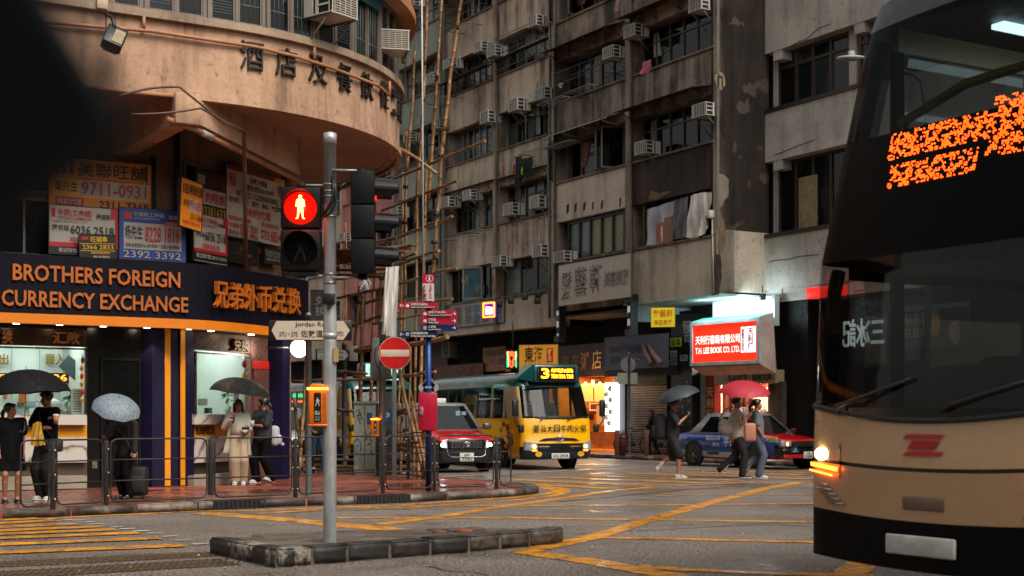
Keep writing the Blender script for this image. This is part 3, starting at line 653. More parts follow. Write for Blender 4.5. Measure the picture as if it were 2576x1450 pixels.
# white elephant figurine on the counter
x_, z_ = AF.px(133, 1043, .55); ec = AF.p(x_, .55, i1[2]-.02); t = thing('elephant_figurine', 'white porcelain elephant with raised trunk on the exchange counter', 'figurine', ec); mb = MB(); T = Matrix.Translation(ec)
mb.ball((0, 0, .2), .16, .1, .11, 12, 0, T); mb.ball((-.16, 0, .27), .08, .075, .085, 10, 0, T)
for x in (-.09, .09):
    for y in (-.05, .05): mb.cyl((x, y, 0), (x, y, .16), .04, .045, 8, 0, T)
mb.tube([Vector((-.22, 0, .26)), Vector((-.29, 0, .27)), Vector((-.31, 0, .36)), Vector((-.27, 0, .42))], [.035, .028, .02, .014], 8, 0, T=T)
for y in (-.075, .075): mb.ball((-.13, y, .29), .05, .012, .06, 8, 0, T)
mb.build('body', P('c4c8c0', .25, var=.08), t)
# red lucky charms
for i, (f, px, y0, y1, lab) in enumerate(((AF, 206, 890, 1010, 'long red and gold charm string hanging at the right end of the wide exchange window'), (AC, 616, 895, 948, 'red lion charm with gold face hanging in the narrow exchange window'))):
    xx, z1 = f.px(px, y0, -.02); _, z0 = f.px(px, y1, -.02); t = thing('hanging_charm', lab, 'ornament', f.p(xx, -.02, z1), 0, 'red charms at the exchange shop'); mb = MB(); mb.cyl(f.p(xx, -.02, z1), f.p(xx, -.02, z0), .006, n=5); mb.build('cord', P('5a1010', .6), t); mb = MB(); 
    n = 6 if i == 0 else 2
    for k in range(n): mb.ball(f.p(xx+rnd.uniform(-.02, .02), -.02, z1+(z0-z1)*(k+.8)/n), .055 if i else .035, .025, .08 if i else .06, 9, k % 2)
    mb.build('beads', [P('a01810', .35), P('b08020', .35, .6)], t)
# dark door panel with door, purple pillar, pink steel doorway, end pillar
mb = MB(); bx(mb, AF, 219, 826, 383, 1226, -.1, .1); mb.build('dark_wall_panel', P('0c0908', .22, var=.3), A)
mb = MB(); bx(mb, AF, 258, 905, 350, 1214, -.13, -.09); o = mb.build('door', P('070a0c', .2), A)
mb = MB()
for q in ((254, 901, 354, 907), (254, 907, 258, 1214), (350, 907, 354, 1214)): bx(mb, AF, *q, -.15, -.09)
mb.build('door_frame', P('1a1614', .35, .5), o)
mb = MB(); bx(mb, AF, 232, 1160, 245, 1178, -.13, -.09); bx(mb, AF, 236, 1167, 240, 1171, -.16, -.12); mb.build('wall_socket', P('7a6a5a', .4, .5), A)
mb = MB(); c1 = AF.p(AF.px(383, 900, -.3)[0], -.3, 0); c2 = isect(AF, -.3, AC, -.3); c3 = AC.p(AC.px(488, 900, -.3)[0], -.3, 0)
mb.prism([c1.xy, c2.xy, c3.xy, AC.p(1.0, .4, 0).xy, AF.p(-1.0, .4, 0).xy], .12, 2.97); o = mb.build('purple_pillar', PURP, A)
mb = MB(); fA = Fr(AF.p(0, -.3, 0).xy, UX); fC = Fr(AC.p(0, -.3, 0).xy, CD); bx(mb, fA, 415, 827, 429, 1222, -.012, .01); bx(mb, fC, 456, 829, 466, 1221, -.012, .01); mb.build('yellow_stripe', P('d98a12', .4, var=.05), o)
mb = MB(); bx(mb, AC, 631, 842, 708, 1206, -.05, .1); o = mb.build('steel_doorway', P('8a6058', .3, .6), A)
mb = MB(); bx(mb, AC, 638, 926, 690, 1196, -.075, -.04); mb.build('door', P('a0706a', .25, .6), o)
mb = MB(); bx(mb, AC, 638, 908, 677, 928, -.1, -.05); mb.build('red_lucky_plaque', P('a8180e', .35, vs=20, var=.5, emit=.4), A)
mb = MB(); bx(mb, AC, 699, 842, 711, 1204, -.12, .05); mb.build('yellow_strip', P('d98a12', .4, var=.05), A)
e0 = AC.p(AC.px(711, 900, -.35)[0], -.35, 0); e1 = AC.p(AC.px(729, 900, -.35)[0], -.35, 0)
mb = MB(); mb.prism([e0.xy, e1.xy, (e1+VX*.4-UX*.1).xy, (e0+VX*.4-UX*.5).xy], .12, 2.97); mb.build('end_pillar', PURP, A)
# round white lightbox on an arm at the end of the shop
c = at(752, 877, 28.4); f = Fr(c.xy, (.97, .25)); t = thing('round_lightbox', 'round white lit shop lightbox on an arm beside the exchange shop', 'lightbox', c)
mb = MB(); Tn = f.M @ Matrix.Translation((0, 0, c.z)) @ Matrix.Rotation(R_(90), 4, 'X'); mb.lathe([(.001, -.06), (.17, -.06), (.185, 0), (.17, .06), (.001, .06)], 28, 0, Tn); mb.build('face', glow('fff6e0', 5), t)
mb = MB(); mb.lathe([(.18, -.05), (.195, -.05), (.195, .05), (.18, .05)], 28, 0, Tn); mb.cyl(f.p(-.6, .1, c.z+.02), f.p(-.18, 0, c.z+.02), .025, n=8); mb.build('arm', STEEL, t)
lamp('lightbox_light', 'POINT', c+Vector((.05, -.35, 0)), 14, (1, .95, .8), .15)
# floodlight hanging from the ledge
fl = at(287, 98, 22.3); t = thing('floodlight', 'black box floodlight hanging askew from the balcony ledge', 'floodlight', fl)
f = Fr(fl.xy, (.9, .3)); Tf = f.M @ Matrix.Translation((0, 0, fl.z)) @ Matrix.Rotation(R_(20), 4, 'Y') @ Matrix.Rotation(R_(-30), 4, 'X')
mb = MB(); mb.rbox(-.16, .16, -.1, .1, -.2, .2, .02, 0, Tf); mb.rbox(-.12, .12, .1, .2, -.14, .14, .03, 0, Tf); mb.build('housing', BLK, t)
mb = MB(); mb.box(-.02, .14, -.115, -.1, -.16, .12, 0, Tf); mb.build('lens', P('8a7a58', .2, var=.4, vs=9), t)
mb = MB(); mb.tube([at(268, 36, 22.5), at(282, 45, 22.35), at(287, 62, 22.3), fl+Vector((0, 0, .12))], .03, 7); mb.tube([at(266, 40, 22.5), at(267, 75, 22.35), fl+Vector((-.16, 0, .05))], .012, 5); mb.build('bracket', BLK, t)
mb = MB(); q, tt = polyat(pathA(-.12), 256); f = Fr(q.xy, tt); mb.rbox(-.09, .09, -.06, .04, 8.0, 8.16, .01, 0, f.M); lay(mb.build('junction_box', P('a8957a', .6)), 'small beige junction box on the ledge above the floodlight', 'junction box')
# ------------------------------------------------------------------ property boards on the mezzanine
def board(name, label, f, x0, y0, x1, y1, off, base, texts=(), rects=(), tilt=0, cat='sign board', edge='2a2420', group='property boards above the exchange shop', emit=0):
    """flat board: corners from the photo on plane f; texts and rects in fractions from top left"""
    a, zt = f.px(x0, y0, off); b, _ = f.px(x1, y0, off); _, zb = f.px(x0, y1, off)
    a2 = (a, f.px(x1, y0, off)[1]); c = f.p((a+b)/2, off, (zt+zb)/2); w = b-a; h = zt-zb
    lf = Fr(f.p((a+b)/2, off, 0).xy, f.r); t = thing(name, label, cat, c, 0, group)
    RT = Matrix.Translation(c) @ Matrix.Rotation(R_(tilt), 4, f.n) @ Matrix.Translation(-c) if tilt else None
    cz = (zt+zb)/2
    def fin(mb):
        if RT: mb.v = [tuple(RT @ Vector(p)) for p in mb.v]
        return mb
    mb = MB(); mb.box(-w/2, w/2, 0, .05, zb, zt, 0, lf.M); e = .012
    mb.box(-w/2-e, w/2+e, -.01, .04, zt, zt+e, 1, lf.M); mb.box(-w/2-e, w/2+e, -.01, .04, zb-e, zb, 1, lf.M); mb.box(-w/2-e, -w/2, -.01, .04, zb, zt, 1, lf.M); mb.box(w/2, w/2+e, -.01, .04, zb, zt, 1, lf.M)
    fin(mb).build('panel', [P(base, .45, var=.12, emit=emit), P(edge, .5)], t)
    if rects:
        mb = MB(); ms = []
        for i, (u0, v0, u1, v1, h_) in enumerate(rects):
            mb.box(-w/2+u0*w, -w/2+u1*w, -.003-.0012*i, 0, zt-v1*h, zt-v0*h, len(ms), lf.M); ms.append(P(h_, .45, var=.1, emit=emit))
        fin(mb).build('colour_field', ms, t)
    if texts:
        for (s_, u0, v0, u1, v1, h_) in texts:
            mb = MB(); mb.text(lf, s_, -w/2+u0*w, zt-v1*h, -w/2+u1*w, zt-v0*h, -.022, 0, .008)
            fin(mb).build('lettering', P(h_, .45, var=.1, emit=emit), t)
    return t
RED, YE, WH, BK, BL, OG = 'b0141c', 'd89010', 'a29a92', '0c0b0b', '123a86', 'd07a10'
board('agency_board', 'large yellow board with 9711-0931 in red, topmost on the front wall', AF, 123, 392, 380, 514, -.2, OG,
      [('美聯旺舖', .27, .06, .95, .37, BK), ('吳先生', .05, .49, .27, .7, BK), ('9711-0931', .31, .47, .95, .74, RED), ('特約代理', .08, .84, .31, .97, 'c8b0a0'), ('2311-7368', .48, .84, .97, 1.0, BK), ('地產代理(商舖)有限公司', .3, .39, .92, .43, '6a4a10')],
      [(.04, .44, .97, .8, 'e09a18'), (.29, .45, .97, .77, WH), (.05, .06, .09, .33, BK), (.12, .06, .16, .33, BK), (.19, .06, .23, .33, BK), (.06, .82, .33, .99, RED), (.95, .02, .965, .44, BK)])
board('agency_board', 'white board with red rounded corner and 6036 2518, left above the fascia', AF, 124, 514, 296, 636, -.45, WH,
      [('中原(工商舖)', .12, .07, .62, .22, RED), ('CENTALINE COMMERCIAL', .12, .22, .62, .28, RED), ('商舖部', .68, .13, .89, .24, BK), ('羅安琪', .04, .4, .28, .52, BK), ('6036 2518', .3, .4, .94, .57, BK), ('旺舖出租/售', .3, .63, .8, .74, RED), ('歡迎致電', .13, .88, .4, .97, WH), ('代理編號  牌照號碼  資料僅供參考', .04, .31, .55, .34, '5a5550')],
      [(.03, .06, .085, .25, RED), (.9, 0, 1, .22, RED), (.96, .2, 1, .76, RED), (0, .76, 1, .85, RED), (0, .85, 1, 1, BK)])
board('agency_board', 'blue framed board with 8228 1816 in red on white', AF, 301, 521, 466, 650, -.5, BL,
      [('利嘉閣(工商舖)', .21, .07, .67, .17, WH), ('真盤源', .74, .09, .94, .18, WH), ('旺舖出租', .7, .23, .93, .3, WH), ('杨先生', .08, .34, .34, .6, BK), ('8228 1816', .38, .34, .9, .64, RED), ('佐敦佐敦道37E-37K号统一大厦(A座)阁楼', .08, .68, .9, .77, BK), ('2392 3392', .05, .83, .93, .97, WH), ('PROPERTIES', .22, .18, .6, .21, 'a0a8c0')],
      [(.06, .28, .94, .8, WH), (.68, .215, .95, .305, RED), (.06, .08, .18, .22, RED)])
board('torn_sticker_sign', 'torn black and yellow sticker sign 2366 hanging over two larger boards', AF, 201, 588, 290, 652, -.62, '141210',
      [('旺舖專', .3, .06, .78, .3, 'd0a010'), ('2366 2833', .06, .4, .94, .58, 'd0a010'), ('專營各區舖位租/售', .3, .66, .84, .76, 'd0a010'), ('歡迎委託', .36, .82, .82, .93, 'b0a080')],
      [(0, .34, 1, .36, 'd0a010'), (0, .62, 1, .64, 'd0a010'), (.05, .08, .25, .2, 'a02818')], tilt=2.5)
board('agency_board', 'narrow yellow board with 9711-0931 turned askew on the corner', AC, 454, 448, 508, 570, -.75, OG,
      [('美聯旺舖', .35, .08, .95, .3, BK), ('吳先生', .1, .42, .4, .56, BK), ('9711-0931', .42, .4, .97, .6, RED), ('2311-7368', .45, .68, .97, .8, BK), ('地產代理公司', .1, .84, .9, .92, RED)],
      [(.4, .38, .99, .63, WH), (.1, .1, .15, .3, BK), (.19, .1, .24, .3, BK), (.28, .1, .33, .3, BK)], tilt=-4)
board('agency_board', 'dark red and black board with 3381633 in gold behind the askew yellow board', AC, 492, 425, 568, 540, -.2, '2a0c0c',
      [('金時物業', .35, .1, .97, .3, '6a1414'), ('約租售', .3, .44, .95, .68, RED), ('33381633', .15, .77, .95, .97, 'c08a10')], [(0, .38, 1, .72, WH), (0, .74, 1, 1, BK), (.06, .08, .3, .28, '8a8078')])
board('agency_board', 'white board with red rounded corner and 2810 6066, right above the fascia', AC, 487, 535, 571, 654, -.4, WH,
      [('中原(工商舖)', .1, .06, .68, .18, RED), ('CENTALINE COMMERCIAL', .1, .19, .65, .24, RED), ('商舖部', .7, .12, .9, .2, BK), ('羅安琪', .05, .38, .3, .48, BK), ('6036 2518', .32, .34, .95, .54, BK), ('旺舖出租/售', .25, .6, .75, .72, RED), ('歡迎致電:2810 6066', .05, .83, .96, .93, WH)], [(.88, 0, 1, .2, RED), (.95, .18, 1, .74, RED), (0, .73, 1, .8, RED), (0, .8, 1, .98, BK)])
board('rental_banner', 'big white banner of red and black Chinese text beside the red signal', AC, 568, 412, 716, 592, -.2, 'b4a89c',
      [('租', .04, .1, .16, .28, RED), ('售', .86, .1, .98, .28, RED), ('佐敦大單邊', .38, .1, .68, .19, BK), ('閣樓全層約6,000呎', .26, .21, .8, .3, BK), ('地下獨立入口及搶眼招牌位', .16, .32, .88, .41, BK), ('合健身、飲食、超市、美容、髮型屋等', .04, .43, .97, .51, BK), ('特約代理', .32, .54, .74, .67, RED), ('伯樂聯行(店舖)', .03, .7, .4, .78, RED), ('列滿華', .03, .8, .2, .87, RED), ('9042 7503', .22, .79, .52, .89, RED), ('夏啟全', .03, .9, .2, .97, RED), ('9026 4466', .22, .89, .52, .985, RED), ('現成物業代理', .58, .7, .88, .77, RED), ('曾先生', .57, .8, .72, .95, RED), ('6882 444', .74, .8, .98, .96, RED)],
      [(0, 0, .82, .06, '7a1428'), (.82, 0, 1, .06, 'c08a20'), (0, .0, .02, .3, '1a5a80'), (0, .985, .6, 1, '1a6a90')])
board('agency_plate', 'black agency plate with a gold horse line under the big banner', AC, 571, 605, 645, 655, -.2, '0e0c0b', [('LAND MASTER', .2, .5, .6, .62, '5a4a30'), ('伯樂行', .62, .5, .8, .68, 'a07820')], [(.4, .2, .56, .4, '4a3a18'), (.86, .7, .97, .85, '5a1418')])
board('agency_plate', 'small dark grey plate with white serif lettering behind the signal head', AC, 665, 622, 705, 660, -.2, '26282a', [('EXISTING', .06, .18, .94, .4, WH), ('PROPERTY AGENCY', .06, .44, .94, .58, WH), ('現成物業代理', .08, .66, .92, .84, WH)])
# dark hanging sign beyond the fascia end
board('shop_sign', 'dark brown hanging sign with grey characters half hidden behind the signal pole', Fr(at(800, 780, 30).xy, (.95, .3)), 783, 730, 840, 808, 0, '231c1a', [('兑', .15, .18, .75, .48, '7a7672'), ('换', .15, .52, .75, .82, '7a7672')], cat='sign', group=None)
# ------------------------------------------------------------------ tenement row across the side street
FB = Fr((6.29, 42.6), -VX)            # x runs to the right towards the camera; the row is at negative x
CON1 = concrete('tenement_dark', '8e8274', '14100e', 'a49684', streak=.85, thr=.55)
CON1L = concrete('tenement_pale', 'beb2a2', '40362e', 'cabeae', rust='7a4a30', streak=.55, thr=.46, rthr=.68)
CON1B = concrete('tenement_black', '3e342e', '120e0c', '54463c', streak=.7, thr=.52)
CON2 = concrete('tenement_rust', 'b6aa98', '2c221c', 'c4b8a6', rust='8a4a2a', streak=.75, thr=.5, rthr=.57)
CON3 = concrete('tenement_green', '8a9488', '32342e', '9aa498', streak=.6, thr=.47)
PINK = concrete('tenement_pink', 'b47a72', '4a302c', 'c08880', streak=.5, thr=.46)
BEI = concrete('tenement_beige', 'b8a894', '4a3e34', 'c4b4a0', streak=.5, thr=.48)
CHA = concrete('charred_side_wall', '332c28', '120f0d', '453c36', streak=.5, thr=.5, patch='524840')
LEDGE = concrete('ledge', '75675a', '2e2620', '85776a', streak=.7, thr=.52)
DRK = P('040405', .9, spec=.1)
ALU = P('8a9092', .4, .3); OLDF = P('4c4e4c', .5, .2); BKF = P('101212', .4)
PANES = [glassy('1a2124'), glassy('0e1214'), glassy('2c3536'), glassy('101417'), P('5c6660', .3, vs=1.5), P('3c4648', .25, vs=1.5), P('6e6e4a', .35, vs=1.5), P('8c8a82', .35, vs=2), glassy('06080a')]
def window(f, x0, x1, z0, z1, y, cols, parent, frame=ALU, panes=(0, 1, 2, 3, 4, 5), trans=.3, fw=.045, opens=(), seed=0):
    q = random.Random(int((x0*13+z0*7+seed)*100)); mb = MB(); pm = MB(); w = (x1-x0)/cols; zt = z1-(z1-z0)*trans if trans else None
    for i in range(cols+1): mb.box(x0+i*w-fw/2, x0+i*w+fw/2, y-.05, y+.03, z0, z1, 0, f.M)
    for z in [z0, z1]+([zt] if zt else []): mb.box(x0, x1, y-.045, y+.03, z-fw/2, z+fw/2, 0, f.M)
    for i in range(cols):
        for (a, b) in ([(z0, zt), (zt, z1)] if zt else [(z0, z1)]):
            if i in opens and a == z0: pm.box(x0+i*w+.02, x0+(i+1)*w-.02, y+.25, y+.26, a, b, 8, f.M); continue
            pm.box(x0+i*w+.02, x0+(i+1)*w-.02, y-.004+q.uniform(0, .012), y+.02, a, b, q.choice(panes), f.M)
            if q.random() < .55: m = fw*.5; mb.box(x0+i*w+fw/2, x0+i*w+fw/2+m, y-.02, y, a, b, 0, f.M); mb.box(x0+(i+1)*w-fw/2-m, x0+(i+1)*w-fw/2, y-.02, y, a, b, 0, f.M); mb.box(x0+i*w, x0+(i+1)*w, y-.02, y, a+fw/2, a+fw/2+m, 0, f.M)
    o = mb.build('window', frame, parent); pm.build('pane', PANES, o)
    for i in opens:   # a casement swung outwards
        s = MB(); hx = x0+(i+.5)*w; hw = w*.48; T = f.M @ Matrix.Translation((x0+i*w, y, 0)) @ Matrix.Rotation(R_(-70 if i % 2 else -105), 4, 'Z')
        for a, b, c, d in ((0, .05, z0, z1), (2*hw-.05, 2*hw, z0, z1)): s.box(a, b, -.02, .02, c, d, 0, T)
        top = zt or z1
        s.v = [(v[0], v[1], v[2]) for v in s.v]
        s = MB()
        for a, b, c, d in ((0, .05, z0+.03, top), (2*hw-.05, 2*hw, z0+.03, top), (.05, 2*hw-.05, z0+.03, z0+.08), (.05, 2*hw-.05, top-.05, top)): s.box(a, b, -.02, .02, c, d, 0, T)
        s.box(.05, 2*hw-.05, -.004, .004, z0+.08, top-.05, 1, T); s.build('open_sash', [frame, clear((.55, .6, .6))], o)
    return o
def corrugated(mb, f, x0, x1, z, proj, drop, mi=0, pitch=.09):
    n = int((x1-x0)/pitch); vs = []
    for i in range(n+1):
        x = x0+(x1-x0)*i/n; h = .016*(1 if i % 2 else -1)
        vs += [f.p(x, .05, z+h), f.p(x, -proj, z-drop+h)]
    mb.add(vs, [(2*i, 2*i+1, 2*i+3, 2*i+2) for i in range(n)], mi)
def tenement(name, label, x0, x1, bays, s0, pitch, wh, nst, zbase, ztop, mats, matpick, wspec, cols=(5, 6), colm=None, back=7, ry=.55):
    t = thing(name, label, 'building', FB.p((x0+x1)/2, 3, 0)); f = FB; bw = (x1-x0)/bays
    mb = MB(); mb.box(x0+.02, x1-.02, ry+.12, back, zbase-.02, ztop, 0, f.M); mb.build('dark_core', DRK, t)
    for k in range(-1, nst):
        zb = zbase if k < 0 else s0+k*pitch+wh; zt = s0+(k+1)*pitch
        for i in range(bays):
            a = x0+i*bw; b = a+bw; mb = MB(); mb.box(a+.0, b-.0, .0, .22, zb, zt-.07, 0, f.M); mb.box(a+.12, b-.12, -.07, .3, zt-.07, zt, 1, f.M)
            mb.box(a, b, .22, ry+.1, zb, zb+.12, 1, f.M); mb.build('parapet', [mats[matpick(i, k)], LEDGE], t)
    for i in range(bays+1):
        x = x0+i*bw; mb = MB(); w = .17
        mb.box(max(x0, x-w), min(x1, x+w), -.035, ry+.12, zbase, ztop, 0, f.M); mb.build('pier', colm or mats[0], t)
    for k in range(nst):
        for i in range(bays):
            sp = wspec(i, k)
            if sp is None: continue
            a = x0+i*bw+.17; b = x0+(i+1)*bw-.17
            window(f, a, b, s0+k*pitch, s0+k*pitch+wh, ry-.02, parent=t, seed=k*3+i, **sp)
    return t
def w1(i, k):
    if k == 0: return None
    if k == 1 and i == 0: return dict(cols=5, frame=P('6f6a60', .5), panes=(0, 4, 5, 8), trans=0, opens=(0, 3, 4))
    if k == 3 and i == 0: return dict(cols=5, frame=OLDF, panes=(8, 3, 1), trans=.35, opens=(0, 1))
    return dict(cols=6, frame=OLDF, panes=(8, 8, 3, 1), trans=.3)
def mp1(i, k):
    if i == 1: return 1 if k == -1 else (2 if k in (0,) else 0)
    return 1 if k in (0,) else 0
B1 = tenement('tenement_block', 'charred and stained tenement nearest the bookshop with tarpaulined window', -9.35, 0, 2, 7.0, 2.9, 1.45, 5, 5.2, 22, [CON1, CON1L, CON1B], mp1, w1)
# lowest storey of the right block: black sliding windows and a window hung with tarpaulin
b0x, b1x = FB.px(1418, 610)[0], FB.px(1587, 610)[0]
f = FB; mb = MB(); pm = MB(); w = (b1x-b0x)/6
for i in range(7): mb.box(b0x+i*w-.05, b0x+i*w+.05, .2, .33, 7.0, 8.42, 0, f.M)
for z in (7.04, 8.38): mb.box(b0x, b1x, .2, .33, z-.05, z+.05, 0, f.M)
for i, m in enumerate((1, 2, 3, 3, 3, 3)): pm.box(b0x+i*w+.04, b0x+(i+1)*w-.04, .27, .3, 7.05, 8.35, m, f.M)
o = mb.build('window', BKF, B1); pm.build('pane', [DRK, P('4a5654', .25, vs=1.2), P('5a5c6a', .2, vs=1.2), P('6f7048', .3, vs=1.2, var=.15)], o)
def cloth(mb, f, pts_top, pts_bot, y, n=14, amp=.08, seed=1, mi=0, rows=10):
    """hanging sheet with vertical folds between a top and a bottom edge given in plane coordinates"""
    q = random.Random(seed); ph = [q.uniform(0, 6.28) for _ in range(4)]; vs = []
    def lerp(ps, t):
        t *= len(ps)-1; i = min(int(t), len(ps)-2); t -= i; return (ps[i][0]*(1-t)+ps[i+1][0]*t, ps[i][1]*(1-t)+ps[i+1][1]*t)
    for j in range(rows+1):
        v = j/rows
        for i in range(n+1):
            u = i/n; a = lerp(pts_top, u); b = lerp(pts_bot, u); x = a[0]*(1-v)+b[0]*v; z = a[1]*(1-v)+b[1]*v
            d = amp*(.3+.7*v)*(math.sin(u*14+ph[0]+v*2.2)+.6*math.sin(u*27+ph[1]-v*3)+.5*math.sin(v*7+ph[2]+u*5)); vs.append(f.p(x, y+d, z))
    mb.add(vs, [(j*(n+1)+i, j*(n+1)+i+1, (j+1)*(n+1)+i+1, (j+1)*(n+1)+i) for j in range(rows) for i in range(n)], mi, True)
def fx(px, py, y=0): return FB.px(px, py, y)
TARP = P('9a9ca4', .35, var=.3, vs=1.8, spec=.6); TARPW = P('c4c0b8', .28, var=.15, spec=.6); TARPD = P('5a5c60', .4, var=.3)
for i, (tp, bt, m, lab, sd) in enumerate((([(1627, 527), (1660, 517), (1700, 503)], [(1624, 620), (1665, 612), (1690, 600)], TARP, 'crumpled grey tarpaulin sheet at the left of the broken window', 3), ([(1698, 503), (1733, 493)], [(1692, 604), (1730, 596)], TARPD, 'dark grey tarpaulin hanging in the middle of the broken window', 5), ([(1735, 492), (1765, 484), (1789, 484)], [(1728, 598), (1765, 600), (1786, 560)], TARPW, 'shiny white tarpaulin billowing at the right of the broken window', 8))):
    mb = MB(); yy = -.05 if i == 2 else .1; cloth(mb, FB, [fx(*p, yy) for p in tp], [fx(*p, yy) for p in bt], yy, 18, .07 if i < 2 else .1, sd); lay(mb.build('tarpaulin', m), lab, 'tarpaulin', 'sheets hung in the broken window')
for px0, px1, y0, y1, h, lab in ((1656, 1676, 563, 619, '9a4a18', 'orange brown plywood board standing in the broken window'), (1676, 1697, 548, 613, '7a5a44', 'pinkish brown chipboard panel beside the orange board in the broken window')):
    a, zt = fx(px0, y0, .12); b, _ = fx(px1, y0, .12); _, zb = fx((px0+px1)/2, y1, .12); mb = MB(); mb.box(a, b, .04, .06, 7.0, zt, 0, FB.M); lay(mb.build('plywood_board', P(h, .6, bump=.1)), lab, 'board')
mb = MB(); a, _ = fx(1620, 560, .2); b, _ = fx(1795, 560, .2)
for x in (a, b-.08): mb.box(x, x+.08, .15, .35, 7.0, 8.45, 0, FB.M)
mb.build('window_frame', P('4a4038', .6), B1)
# corrugated awnings
AWN = P('3a342e', .6, .2, var=.5, vs=6); AWNL = P('8a8278', .6, .1, var=.4, vs=6)
for x0, x1, z, pr, dr, m in ((-9.2, -4.9, 11.45, .75, .3, AWNL), (-4.6, -.25, 11.4, .7, .15, AWN), (-9.3, -4.9, 14.5, .7, .25, AWN), (-4.6, -.2, 14.5, .65, .15, AWN), (-13.4, -9.5, 15.0, .4, .1, AWN), (-17.7, -13.8, 15.0, .7, .25, AWN), (-13.4, -9.5, 10.4, .25, .06, AWN), (-17.8, -9.6, 18.6, .5, .2, AWN), (-17.8, -13.7, 10.45, .3, .08, AWN)):
    mb = MB(); corrugated(mb, FB, x0, x1, z+.25, pr, dr)
    for k in range(4): xx = x0+.3+k*(x1-x0-.6)/3; mb.cyl(FB.p(xx, .05, z-.2), FB.p(xx, -pr+.04, z+.2-dr), .018, n=5)
    mb.build('awning', m, B1 if x0 > -9.4 else B1)
# dark side wall with its pale foot, hollow spalled patch and cracked corner
SW = Fr(FB.p(0, 0, 0).xy, UX)
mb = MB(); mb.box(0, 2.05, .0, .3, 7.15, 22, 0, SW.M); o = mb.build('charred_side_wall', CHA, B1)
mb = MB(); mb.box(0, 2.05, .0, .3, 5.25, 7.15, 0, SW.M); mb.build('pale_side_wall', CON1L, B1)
mb = MB(); mb.box(-.03, .05, -.03, .1, 7.2, 22, 0, SW.M); mb.build('corner_pipe', P('6e6a64', .5), o)
mb = MB(); rr = random.Random(9); c = SW.px(1811, 203); pts = [(c[0]+.2*math.cos(a)*rr.uniform(.8, 1.15), c[1]+.29*math.sin(a)*rr.uniform(.85, 1.1)) for a in [i*.45 for i in range(14)]]
T2 = SW.M @ Matrix(((1, 0, 0, 0), (0, 0, 1, 0), (0, 1, 0, 0), (0, 0, 0, 1)))
mb.prism(pts, -.03, .03, 0, T2); mb.cyl(SW.p(c[0]-.1, -.045, c[1]-.2), SW.p(c[0]-.1, -.045, c[1]+.12), .018, n=5, mi=1); mb.cyl(SW.p(c[0]+.06, -.045, c[1]-.2), SW.p(c[0]+.06, -.045, c[1]+.12), .018, n=5, mi=1); mb.cyl(SW.p(c[0]-.1, -.045, c[1]+.12), SW.p(c[0]+.06, -.045, c[1]+.12), .018, n=5, mi=1)
mb.build('spalled_patch', [P('8a7a62', .9, bump=1, bs=18), P('2a1c14', .7)], o)
def blotch(fr, pts, off, m, name, par, sub=5):
    mb = MB(); Q = [fr.px(*p, 0) for p in pts]; out = []
    for a, b in zip(Q, Q[1:]+Q[:1]):
        for i in range(sub): out.append((a[0]+(b[0]-a[0])*i/sub+rr.uniform(-.03, .03), a[1]+(b[1]-a[1])*i/sub+rr.uniform(-.03, .03)))
    mb.prism(out, -off, .02, 0, fr.M @ Matrix(((1, 0, 0, 0), (0, 0, 1, 0), (0, 1, 0, 0), (0, 0, 0, 1)))); mb.build(name, m, par)
blotch(SW, [(1806, 440), (1822, 438), (1834, 455), (1832, 490), (1815, 520), (1806, 526)], .012, P('7c7468', .9, bump=.5), 'peeled_plaster', o)
blotch(SW, [(1806, 525), (1815, 540), (1824, 575), (1822, 620), (1808, 640)], .02, P('6a5a44', .9, bump=.9, bs=15), 'peeled_plaster', o)
blotch(SW, [(1802, 640), (1812, 640), (1815, 690), (1808, 738), (1802, 738)], .025, P('2a1d15', .9, bump=1, bs=18), 'cracked_corner', o)
blotch(FB, [(1632, 497), (1640, 478), (1660, 488), (1690, 480), (1660, 500), (1640, 505)], .012, P('6a5038', .9, bump=.5), 'peeled_plaster', B1)
for x in (1426, 1446, 1468, 1490, 1513, 1558, 1581): blotch(FB, [(x, 508+(1500-x)*.13), (x+5, 504+(1500-x)*.13), (x+4, 522+(1500-x)*.13), (x, 530+(1500-x)*.13)], .014, P('2a2018', .9), 'spall_hole', B1, 2)
mb = MB(); c = FB.px(1794, 540); mb.rbox(c[0]-.09, c[0]+.09, -.2, 0, c[1]-.12, c[1]+.12, .02, 0, FB.M); mb.cyl(FB.p(c[0]+.03, -.06, c[1]-.1), FB.p(c[0]+.1, -.06, 5.2), .022, n=6); lay(mb.build('junction_box', P('b5b0a6', .5)), 'white junction box with conduit beside the white tarpaulin', 'junction box')
# soffit over the pavement, white bookshop end with bluish light put into the colour
mb = MB(); mb.box(-46, -4.75, .1, 3.4, 4.98, 5.06, 0, FB.M); mb.build('pavement_soffit', P('4a4038', .8), B1)
mb = MB(); mb.box(-4.75, 0, .05, 3.4, 5.13, 5.19, 0, FB.M); mb.box(-4.75, -4.55, .0, 3.0, 4.6, 5.12, 0, FB.M); mb.box(0, 2.0, .3, 5, 5.14, 5.2, 0, SW.M); mb.build('bluish_lit_soffit', P('9ab0b0', .6), B1)
